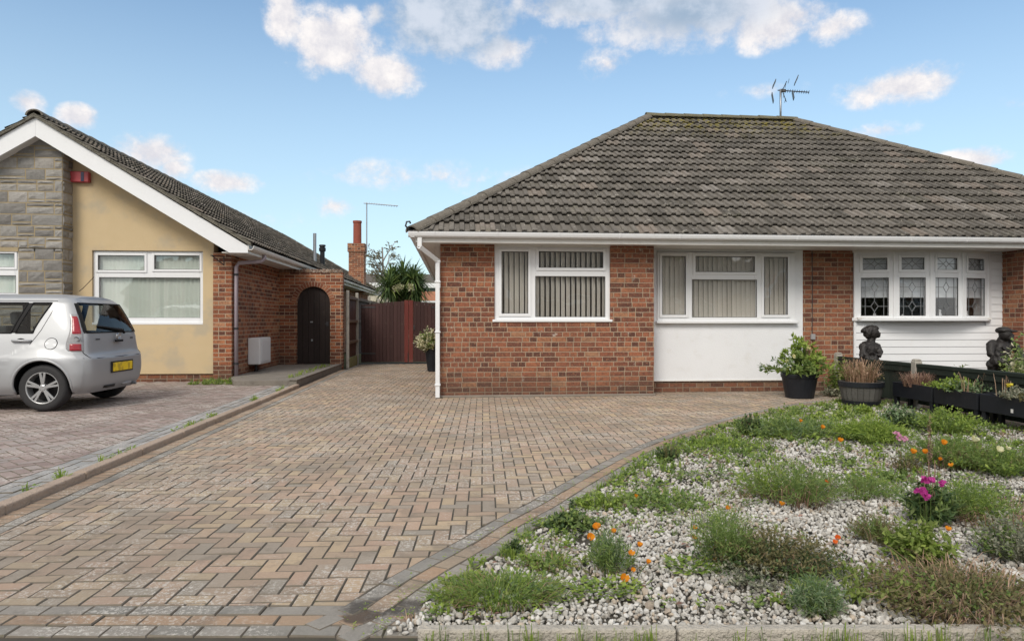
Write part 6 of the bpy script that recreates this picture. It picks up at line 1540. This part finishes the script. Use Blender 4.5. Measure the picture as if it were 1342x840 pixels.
# tailgate details
mb = MB(); mb.obox((-.012, 0, .505), (0, 1, 0), (1, 0, 0), (0, 0, 1), .26, .006, .056); np0 = mb.build('number_plate', M['plate'], car, local=True, bevel=.003)
mb = MB(); mb.obox((-.004, 0, .505), (0, 1, 0), (1, 0, 0), (0, 0, 1), .30, .006, .075); mb.build('plate_recess', M['paint'], car, local=True, bevel=.006)
mb = MB(); zc = .905; xx = .046
el = [(xx + .0, .062 * math.cos(a), zc + .036 * math.sin(a)) for a in [2 * math.pi * k / 28 for k in range(29)]]; mb.tube(el, .006, 6)
mb.tube([(xx - .002, .018, zc - .024), (xx - .002, .018, zc + .024), (xx - .002, -.012, zc + .020), (xx - .002, -.026, zc), (xx - .002, -.012, zc - .020), (xx - .002, .018, zc - .024)], .005, 6)
mb.build('tailgate_emblem', M['chrome'], car, local=True, smooth=True)
mb = MB(); mb.obox((.038, 0, .845), (0, 1, 0), (1, 0, 0), (0, 0, 1), .10, .012, .014); mb.build('tailgate_grip', M['trim'], car, local=True, bevel=.005)
for (y0, n_, w_) in ((.50, 5, .017), (-.42, 4, .017)):
    mb = MB()
    for k in range(n_): mb.obox((S(1.0, ov(4.45))[0] - .004 + .006, y0 - k * .020, .875), (0, 1, 0), (1, 0, 0), (0, 0, 1), .007, .003, .0075)
    mb.build('tailgate_badge', M['dark_metal'], car, local=True)
mb = MB(); P = [Sn(.2, 5.1, .03), Sn(1.0, 5.12, .025), Sn(1.9, 5.18, .02)]; mb.tube([(P[2][0], .42, P[2][2] + .01), (P[1][0], .1, P[1][2]), (P[0][0], -.16, P[0][2] - .02)], [.012, .014, .022], 6); mb.tube([(P[0][0] - .005, -.16, P[0][2] - .02), (P[0][0] - .01, -.19, P[0][2] - .06)], .018, 6); mb.build('rear_wiper', M['trim'], car, local=True, smooth=True)
pr([(.55, 0, 1.505), (.50, 0, 1.55), (.36, 0, 1.70)], .004, 'roof_aerial', M['trim'], car)
# dark undertray, wheel wells, seats
mb = MB(); mb.box(.25, 3.35, -.70, .70, .20, .24); mb.box(.95, 2.55, -.74, .74, .19, .30)
for (ax_, az_, ar) in arches:
    for s_ in (1, -1):
        P = [(ax_ + ar * 1.02 * math.cos(a), az_ + ar * 1.02 * math.sin(a)) for a in [math.pi * k / 12 - .0 for k in range(13)]]
        i0 = [mb.pt((x, .80 * s_, z)) for x, z in P]; i1 = [mb.pt((x, .50 * s_, z)) for x, z in P]
        for k in range(12): mb.face((i0[k], i0[k + 1], i1[k + 1], i1[k]))
        mb.face(i1)
mb.build('underbody', M['trim'], car, local=True)
mb = MB(); mb.tube([(.02, -.45, .24), (.3, -.45, .24)], .022, 8); mb.build('exhaust_pipe', M['alu'], car, local=True)
for (x, y) in ((1.05, .36), (1.05, -.36), (2.0, .38), (2.0, -.38)):
    mb = MB(); mb.obox((x + .1, y, .75), (1, 0, -.1), (0, 1, 0), (.1, 0, 1), .06, .22, .3); so = mb.build('car_seat', M['seatcloth'], car, local=True, bevel=.03, seg=2)
    mb = MB(); mb.obox((x + .05, y, 1.14), (1, 0, -.1), (0, 1, 0), (.1, 0, 1), .045, .12, .085); mb.build('headrest', M['seatcloth'], so, local=True, bevel=.035, seg=3)
mb = MB(); mb.box(.35, .95, -.56, .56, .86, .875); mb.build('parcel_shelf', M['seatcloth'], car, local=True)
# wheels
def wheel(x, s_):
    y = .725 * s_; r = .288
    root = MB(); root.lathe([(.195, .085 * s_), (.235, .09 * s_), (.262, .087 * s_), (.281, .07 * s_), (r, .045 * s_), (r, -.05 * s_), (.28, -.08 * s_), (.2, -.09 * s_)], (x, y, r), 48, 'y')
    w = root.build('wheel', M['rubber'], car, local=True, smooth=True)
    mb = MB(); yo = .082 * s_
    mb.lathe([(.200, yo), (.192, yo + .004 * s_), (.183, yo), (.178, yo - .03 * s_), (.17, -.06 * s_)], (x, y, r), 48, 'y')
    for k in range(5):
        a = math.radians(90 + 72 * k)
        for da in (-.14, .14):
            c, sn = math.cos(a + da * .55), math.sin(a + da * .55); c2, s2 = math.cos(a + da), math.sin(a + da)
            t = Vector((-sn, 0, c)); p0 = Vector((x + c * .035, y + yo - .012 * s_, r + sn * .035)); p1 = Vector((x + c2 * .188, y + yo - .006 * s_, r + s2 * .188)); d = (p1 - p0).normalized(); t = d.cross(Vector((0, 1, 0)))
            mb.obox((p0 + p1) / 2, d, t, (0, 1, 0), (p1 - p0).length / 2, .014, .010)
    mb.lathe([(0, yo + .0), (.028, yo + .001 * s_), (.05, yo - .008 * s_), (.055, yo - .03 * s_)], (x, y, r), 20, 'y')
    mb.build('rim', M['alloy'], w, local=True, smooth=False, bevel=.003)
    mb = MB(); mb.lathe([(0, -.02 * s_), (.178, -.02 * s_)], (x, y, r), 24, 'y')
    for k in range(4): a = math.radians(45 + 90 * k); mb.lathe([(0, yo - .002 * s_), (.009, yo - .002 * s_), (.009, yo - .02 * s_)], (x + .042 * math.cos(a), y, r + .042 * math.sin(a)), 8, 'y')
    mb.build('brake_shadow_disc', M['trim'], w, local=True)
for x in (.56, 2.95):
    for s_ in (1, -1): wheel(x, s_)
for s_ in (1, -1):
    mb = MB(); mb.obox((2.42, .90 * s_, 1.0), (1, .1 * s_, 0), (0, 1, 0), (0, 0, 1), .05, .09, .06); mb.build('door_mirror', M['paint'], car, local=True, bevel=.03, seg=3)

# ================================================================ THINGS BEYOND THE GATE
# cordyline
Yp = 25.5; palm = thing('cordyline_palm', 'bushy green cordyline palm rising behind the maroon gate', 'tree', (xat(528, Yp), Yp, -.1))
mb = MB(); heads = []
for (px, py) in ((515, 363), (528, 358), (541, 363), (548, 372), (520, 375), (535, 372), (510, 374), (527, 384), (543, 383)):
    y = Yp + PR.uniform(-.8, .8); heads.append((xat(px, y), y, zat(px, py, y)))
bx = xat(528, Yp); mb.tube([(bx, Yp, -.12), (bx + .02, Yp, .9)], [.15, .12], 10)
for h_ in heads: mb.tube([(bx + .02, Yp, .85), ((bx + h_[0]) / 2, (Yp + h_[1]) / 2, h_[2] * .62), h_], [.09, .06, .05], 7)
mb.build('trunk', LM['twig'], palm)
g_a, g_b = MB(), MB()
for h_ in heads:
    for k in range(230):
        d = rdir(.12); L = PR.uniform(.5, .9); side_ = d.cross(Vector((0, 0, 1)))
        if side_.length < .01: continue
        side_.normalize(); p0 = Vector(h_) + Vector((0, 0, PR.uniform(-.15, .05))); p1 = p0 + d * L * .55; p2 = p0 + d * L * .95 + Vector((0, 0, -L * PR.uniform(.05, .35))); w = .026
        m_ = g_a if PR.random() < .7 else g_b; a, b, c, d4, e = [m_.pt(q) for q in (p0 - side_ * w * .6, p0 + side_ * w * .6, p1 + side_ * w, p1 - side_ * w, p2)]; m_.face((a, b, c, d4)); m_.face((d4, c, e))
g_a.build('crown', LM['dark'], palm); g_b.build('crown', LM['mid'], palm)
for (px, py) in ((524, 376), (538, 377), (519, 379)):
    mb = MB(); y = Yp - .75; c = Vector((xat(px, y), y, zat(px, py, y)))
    for k in range(150): q = rdir() * PR.random() * .12; mb.leaf(c + q, rdir(), rdir(), .09, .03)
    mb.build('seed_head', LM['variegated'], palm)
# bare birch
Yb = 31; bX = xat(496, Yb); birch = thing('birch_tree', 'thin nearly bare birch tree between the chimney and the palm', 'tree', (bX, Yb, -.1)); mb = MB(); lf = MB()
def branch(p, d, L, r, depth):
    n = 4; pts = [p]
    for k in range(n): d = (d + rdir() * .16 + Vector((0, 0, .05 if depth < 2 else -.10))).normalized(); pts.append(pts[-1] + d * L / n)
    mb.tube(pts, [r * (1 - .6 * k / n) for k in range(n + 1)], 5 if depth < 2 else 3, cap=False)
    if depth >= 3:
        for _ in range(9):
            if PR.random() < .6: q = pts[PR.randint(1, n)]; lf.leaf(q, (rdir() + Vector((0, 0, -.8))).normalized(), rdir(), .075, .03)
        return
    for k in range(5 if depth else 16):
        t = PR.uniform(.25, 1); i = min(int(t * n), n - 1); q = pts[i].lerp(pts[i + 1], t * n - i); a = PR.uniform(0, 6.28); nd = (d * .8 + Vector((math.cos(a), math.sin(a), .35)) * .8).normalized(); branch(q, nd, L * (PR.uniform(.16, .30) if depth == 0 else PR.uniform(.35, .55)), max(r * .4, .008), depth + 1)
tz = zat(496, 318, Yb)
branch(Vector((bX + .25, Yb, -.12)), Vector((.02, 0, 1)), tz, .09, 0)
mb.build('trunk', flat_mat('pale_birch_bark', (.30, .28, .26), .9, .4, 4, dirt=(.08, .07, .06), dirt_amt=.6), birch, smooth=True); lf.build('crown', LM['olive'], birch)
# pale houses behind the gardens
Yh = 52; far = thing('terraced_house', 'distant cream terraced house with low dark roof seen above the gate', 'house', (-3, Yh, 0))
X0_, X1_ = xat(466, Yh), xat(640, Yh); ze_, zr_ = zat(560, 371.5, Yh), zat(560, 361, Yh)
mb = MB(); mb.box(X0_, X1_, Yh, Yh + 8, -.12, ze_); mb.build('wall', flat_mat('cream_render', (.50, .46, .38), .9, .08, .7), far)
mb = MB(); mb.prism([(X0_ - .3, Yh - .4, ze_), (X0_ - .3, Yh + 8.4, ze_), (X0_ - .3, Yh + 4, zr_ + .35)], (X1_ - X0_ + .6, 0, 0)); mb.build('roof', flat_mat('grey_brown_far_roof', (.10, .085, .07), .95, .25, 2), far)
mb = MB(); mb.box(X0_, X1_, Yh - .42, Yh - .39, ze_ - .35, ze_ - .0); mb.build('fascia', M['pvc'], far)
for px in (483, 505, 528, 550, 563, 590):
    w = xat(px, Yh - .05); zt, zb = zat(px, 376.5, Yh), zat(px, 387, Yh); mb = MB(); wall_holes(mb, w - .55, w + .55, Yh - .06, Yh - .01, zb, zt, [(w - .48, w - .04, zb + .08, zt - .08), (w + .04, w + .48, zb + .08, zt - .08)]); wo = mb.build('window', M['pvc'], far)
    mb = MB(); mb.box(w - .5, w + .5, Yh - .03, Yh - .005, zb + .04, zt - .04); mb.build('pane', flat_mat('far_window_glass', (.08, .10, .12), .1) if 'far_window_glass' not in bpy.data.materials else bpy.data.materials['far_window_glass'], wo)
Yo = 33; oh = thing('garden_outbuilding', 'low outbuilding with orange clay tile roof and white verge behind the right gate leaf', 'outbuilding', (xat(575, Yo), Yo, 0))
x0_, x1_ = xat(545.5, Yo), xat(620, Yo); zb, zt = zat(560, 394, Yo), zat(560, 385, Yo)
mb = MB(); mb.box(x0_ + .1, x1_, Yo + .2, Yo + 3, -.12, zb); mb.build('wall', M['render_white'], oh)
mb = MB(); mb.prism([(x0_, Yo, zb), (x0_, Yo + 3.2, zb), (x0_, Yo + 1.6, zt + .18)], (x1_ - x0_, 0, 0)); mb.build('roof', flat_mat('orange_clay_tiles', (.34, .14, .075), .9, .3, 6, dirt=(.2, .12, .08)), oh)
mb = MB(); mb.prism([(x0_ - .03, Yo - .03, zb - .06), (x0_ - .03, Yo - .03, zb + .02), (x0_ - .03, Yo + 1.6, zt + .24), (x0_ - .03, Yo + 1.6, zt + .14)], (.03, 0, 0)); mb.box(x0_, x1_, Yo - .03, Yo - .001, zb - .09, zb - .01); mb.build('verge_board', M['pvc'], oh)
# hedge masses in the back gardens
def hedge(name, label, x0, x1, y0, y1, h, mat, n, L=.10, W=.04):
    root = thing(name, label, 'hedge', ((x0 + x1) / 2, (y0 + y1) / 2, -.1)); mb = MB()
    for k in range(n):
        x, y = PR.uniform(x0, x1), PR.uniform(y0, y1); z = PR.random() ** .6 * (h + .25 * mnoise.noise((x * .7, y * .7, 1))); d = rdir(.3); mb.leaf((x, y, z - .1), d, d.cross(rdir()).normalized(), L, W)
    mb.build('foliage', LM[mat], root)
    mb = MB(); x = x0 + .3
    while x < x1: mb.tube([(x, (y0 + y1) / 2, -.12), (x + .1, (y0 + y1) / 2, h * .7)], [.04, .015], 5); x += .8
    mb.build('stem', LM['twig'], root)
hedge('garden_hedge', 'yellow green garden shrubs glimpsed over the left gate leaf', xat(484, 29), xat(500, 29), 28.5, 29.8, 2.05, 'olive', 2600, .12, .05)
hedge('garden_hedge', 'tan and green hedge between palm and outbuilding over the gate', xat(496, 38), xat(548, 38), 37.5, 39, 2.0, 'straw', 4200, .14, .06)
# ---- across the street: what the window panes reflect
def street_house(x, y, label, gx):
    root = thing('street_bungalow', label, 'house', (x, y, 0)); W_, D_ = 5.5, 8
    mb = MB(); wall_holes(mb, x - W_, x + W_, y - .25, y, -.05, 2.4, [(x - 4.2, x - 2.0, .9, 2.1), (x + 1.6, x + 4.4, .9, 2.1)]); mb.box(x - W_, x + W_, y - D_, y - D_ + .25, -.05, 2.4); mb.box(x - W_, x - W_ + .25, y - D_ + .25, y - .25, -.05, 2.4); mb.box(x + W_ - .25, x + W_, y - D_ + .25, y - .25, -.05, 2.4); mb.prism([(x - 2.2 + gx, y + .8, 2.3), (x + 1.4 + gx, y + .8, 2.3), (x - .4 + gx, y + .8, 3.5)], (0, -4, 0))
    mb.build('wall', M['brick_recess'], root)
    mb = MB(); mb.prism([(x - W_ - .4, y + .4, 2.4), (x - W_ - .4, y - D_ - .4, 2.4), (x - W_ - .4, y - D_ / 2, 4.9)], (2 * W_ + .8, 0, 0)); mb.build('roof', M['cap'], root)
    mb = MB(); mb.prism([(x - 2.5 + gx, y + .85, 2.2), (x - 2.2 + gx, y + .85, 2.2), (x - .4 + gx, y + .85, 3.45), (x + 1.4 + gx, y + .85, 2.2), (x + 1.7 + gx, y + .85, 2.2), (x - .4 + gx, y + .85, 3.72)], (0, -.05, 0)); mb.build('bargeboard', M['pvc'], root)
    for (a, b) in ((x - 4.2, x - 2.0), (x + 1.6, x + 4.4)):
        window(root, a, b, .9, 2.1, y - .1, [(a + .1, b - .1, 1.0, 2.0, False)], sill=False, depth=.06)
street_house(2.2, -12.5, 'red brick bungalow with white gable across the road, opposite the white panelled window', -1.2)
street_house(15.5, -12.5, 'red brick bungalow across the road, opposite the seated statue', 1.5)
street_house(-12, -12.5, 'red brick bungalow across the road, opposite the parked hatchback', .5)
hedge('garden_hedge', 'tall dark hedge across the road between two bungalows', -6.0, -3.6, -17.5, -15.8, 5.5, 'dark', 9000, .28, .12)
hedge('garden_hedge', 'broad dark trees across the road behind the brick bungalows', -2.0, 16, -27, -24, 6.5, 'dark', 16000, .4, .18)

# ================================================================ CAMERA, SUN, SKY
cd = bpy.data.cameras.new('camera'); cam = bpy.data.objects.new('camera', cd); COL.objects.link(cam); cam.location = (0, 0, CH); cam.rotation_euler = (math.pi / 2, 0, -PSI); cd.lens = 24.0; cd.sensor_width = 36; cd.clip_end = 2000; cd.clip_start = .05; sc.camera = cam
SUN_EL, SUN_AZ = math.radians(42), math.radians(205)   # azimuth measured from +Y clockwise: sun behind the viewer's left shoulder
sd = bpy.data.lights.new('sun', 'SUN'); sd.energy = 1.4; sd.angle = math.radians(22); sd.color = (1., .93, .82); so = bpy.data.objects.new('sun', sd); COL.objects.link(so)
sv = Vector((math.sin(SUN_AZ) * math.cos(SUN_EL), math.cos(SUN_AZ) * math.cos(SUN_EL), math.sin(SUN_EL))); so.rotation_euler = sv.to_track_quat('Z', 'Y').to_euler(); so.location = sv * 50
w = bpy.data.worlds.new('World'); sc.world = w; w.use_nodes = True; nt = w.node_tree; nt.nodes.clear()
g = G.__new__(G); g.nt = nt; g.mat = None
sky = g.n('ShaderNodeTexSky'); sky.sky_type = 'NISHITA'; sky.sun_disc = False; sky.sun_elevation = SUN_EL; sky.sun_rotation = SUN_AZ; sky.air_density = 1.0; sky.dust_density = .9; sky.ozone_density = 1.6; sky.altitude = 20
tc = g.n('ShaderNodeTexCoord').outputs['Generated']; D = g.vmath('NORMALIZE', tc); dx, dy, dz = g.sep(D)
az = g.math('ARCTAN2', dx, dy); el = g.math('ARCSINE', dz)
CL = [  # photo-measured directions: x, y, half width, half height, strength, greyness
    (372, 12, 26, 46, 1., .15), (440, 58, 66, 40, 1., .12), (503, 98, 50, 27, 1.05, .0), (492, 18, 18, 20, .7, .1), (590, 26, 95, 48, 1.0, .95), (655, 62, 55, 24, .85, .35), (640, 30, 22, 26, .6, .1),
    (800, 2, 150, 26, 1.0, .6), (905, 16, 140, 40, 1.05, .55), (1010, 30, 70, 32, 1., .15), (1090, 40, 48, 20, .8, .1), (797, 84, 38, 22, .62, .05), (1180, 114, 84, 24, .9, .1), (1150, 173, 60, 14, .5, .1), (1275, 212, 70, 17, .75, .05),
    (36, 134, 24, 15, .8, .05), (102, 153, 27, 16, .95, .0), (198, 203, 50, 26, .95, .0), (225, 220, 26, 18, .8, 0), (300, 240, 48, 15, .8, .0), (440, 270, 32, 17, .65, .0), (560, 232, 190, 24, .42, .0), (330, 285, 120, 20, .3, 0), (1000, 120, 90, 12, .3, 0), (1325, 135, 30, 14, .4, 0)]
P2 = g.comb(g.math('MULTIPLY', az, 1.), g.math('MULTIPLY', el, 1.25), 0.)
n1 = g.noise(P2, 13, 7, .62); n2 = g.noise(g.comb(az, el, 3.), 30, 7, .68)
warp = g.math('ADD', g.math('MULTIPLY', g.math('SUBTRACT', n1, .5), 2.1), g.math('MULTIPLY', g.math('SUBTRACT', n2, .5), .7))
best = None; grey = None
for (px, py, hw, hh, st, gy) in CL:
    a = PSI + math.atan((px - 671) / F); c = math.cos(a - PSI); e = math.atan((420 - py) * c / F); ra = hw / F * c * c * 1.15; re = hh / F * c * 1.15
    u = g.math('MULTIPLY', g.math('SUBTRACT', az, a), 1 / ra); v = g.math('MULTIPLY', g.math('SUBTRACT', el, e), 1 / re)
    # flat bases: the lower half is squeezed
    q = g.math('SQRT', g.math('ADD', g.math('MULTIPLY', u, u), g.math('MULTIPLY', v, v)))
    m_ = g.math('MULTIPLY', g.math('MAXIMUM', g.math('SUBTRACT', 1.25, q), 0.), st)
    gg = g.math('MULTIPLY', m_, gy)
    best = m_ if best is None else g.math('MAXIMUM', best, m_); grey = gg if grey is None else g.math('MAXIMUM', grey, gg)
dens = g.math('ADD', best, g.math('MULTIPLY', warp, g.sstep(best, 0., .35)))
cmask = g.sstep(dens, .18, .86, 0, .97)
gm_ = g.sstep(g.math('ADD', grey, g.math('MULTIPLY', warp, .25)), .12, .62)
# broken overcast added out of view, behind and overhead, to whiten ambient light
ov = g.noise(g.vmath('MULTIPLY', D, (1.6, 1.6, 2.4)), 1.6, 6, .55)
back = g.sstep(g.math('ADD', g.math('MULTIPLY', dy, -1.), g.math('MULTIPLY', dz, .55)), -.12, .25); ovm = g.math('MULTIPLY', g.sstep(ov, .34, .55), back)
lit_ = g.sstep(g.math('ADD', n2, g.math('MULTIPLY', n1, .5)), .55, 1.0)
ccol = g.mix(lit_, (3.6, 3.55, 3.8), (5.1, 4.85, 4.7)); ccol = g.mix(gm_, ccol, g.mix(g.sstep(n1, .35, .65), (1.75, 2.3, 3.0), (3.3, 3.6, 4.1)))
skyc = sky.outputs[0]
hzc = g.sstep(el, .0, .55)
skyc = g.mix(g.math('MULTIPLY', g.math('SUBTRACT', 1., hzc), .62), skyc, (4.1, 4.55, 5.0))
hs = g.n('ShaderNodeHueSaturation'); hs.inputs['Saturation'].default_value = 1.0; hs.inputs['Value'].default_value = .88; g.set(hs.inputs['Color'], g.mix(1.0, skyc, (.92, 1.03, 1.02), 'MULTIPLY'))
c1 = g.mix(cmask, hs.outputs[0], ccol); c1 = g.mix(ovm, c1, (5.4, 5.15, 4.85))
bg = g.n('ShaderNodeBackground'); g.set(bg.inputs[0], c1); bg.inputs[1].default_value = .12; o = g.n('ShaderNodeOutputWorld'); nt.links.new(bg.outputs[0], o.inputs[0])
sc.view_settings.view_transform = 'Standard'; sc.view_settings.look = 'None'; sc.view_settings.gamma = 1; sc.view_settings.exposure = 0.8
sc.render.resolution_x, sc.render.resolution_y = 1024, 640
sc.cycles.max_bounces = 8; sc.cycles.transparent_max_bounces = 16
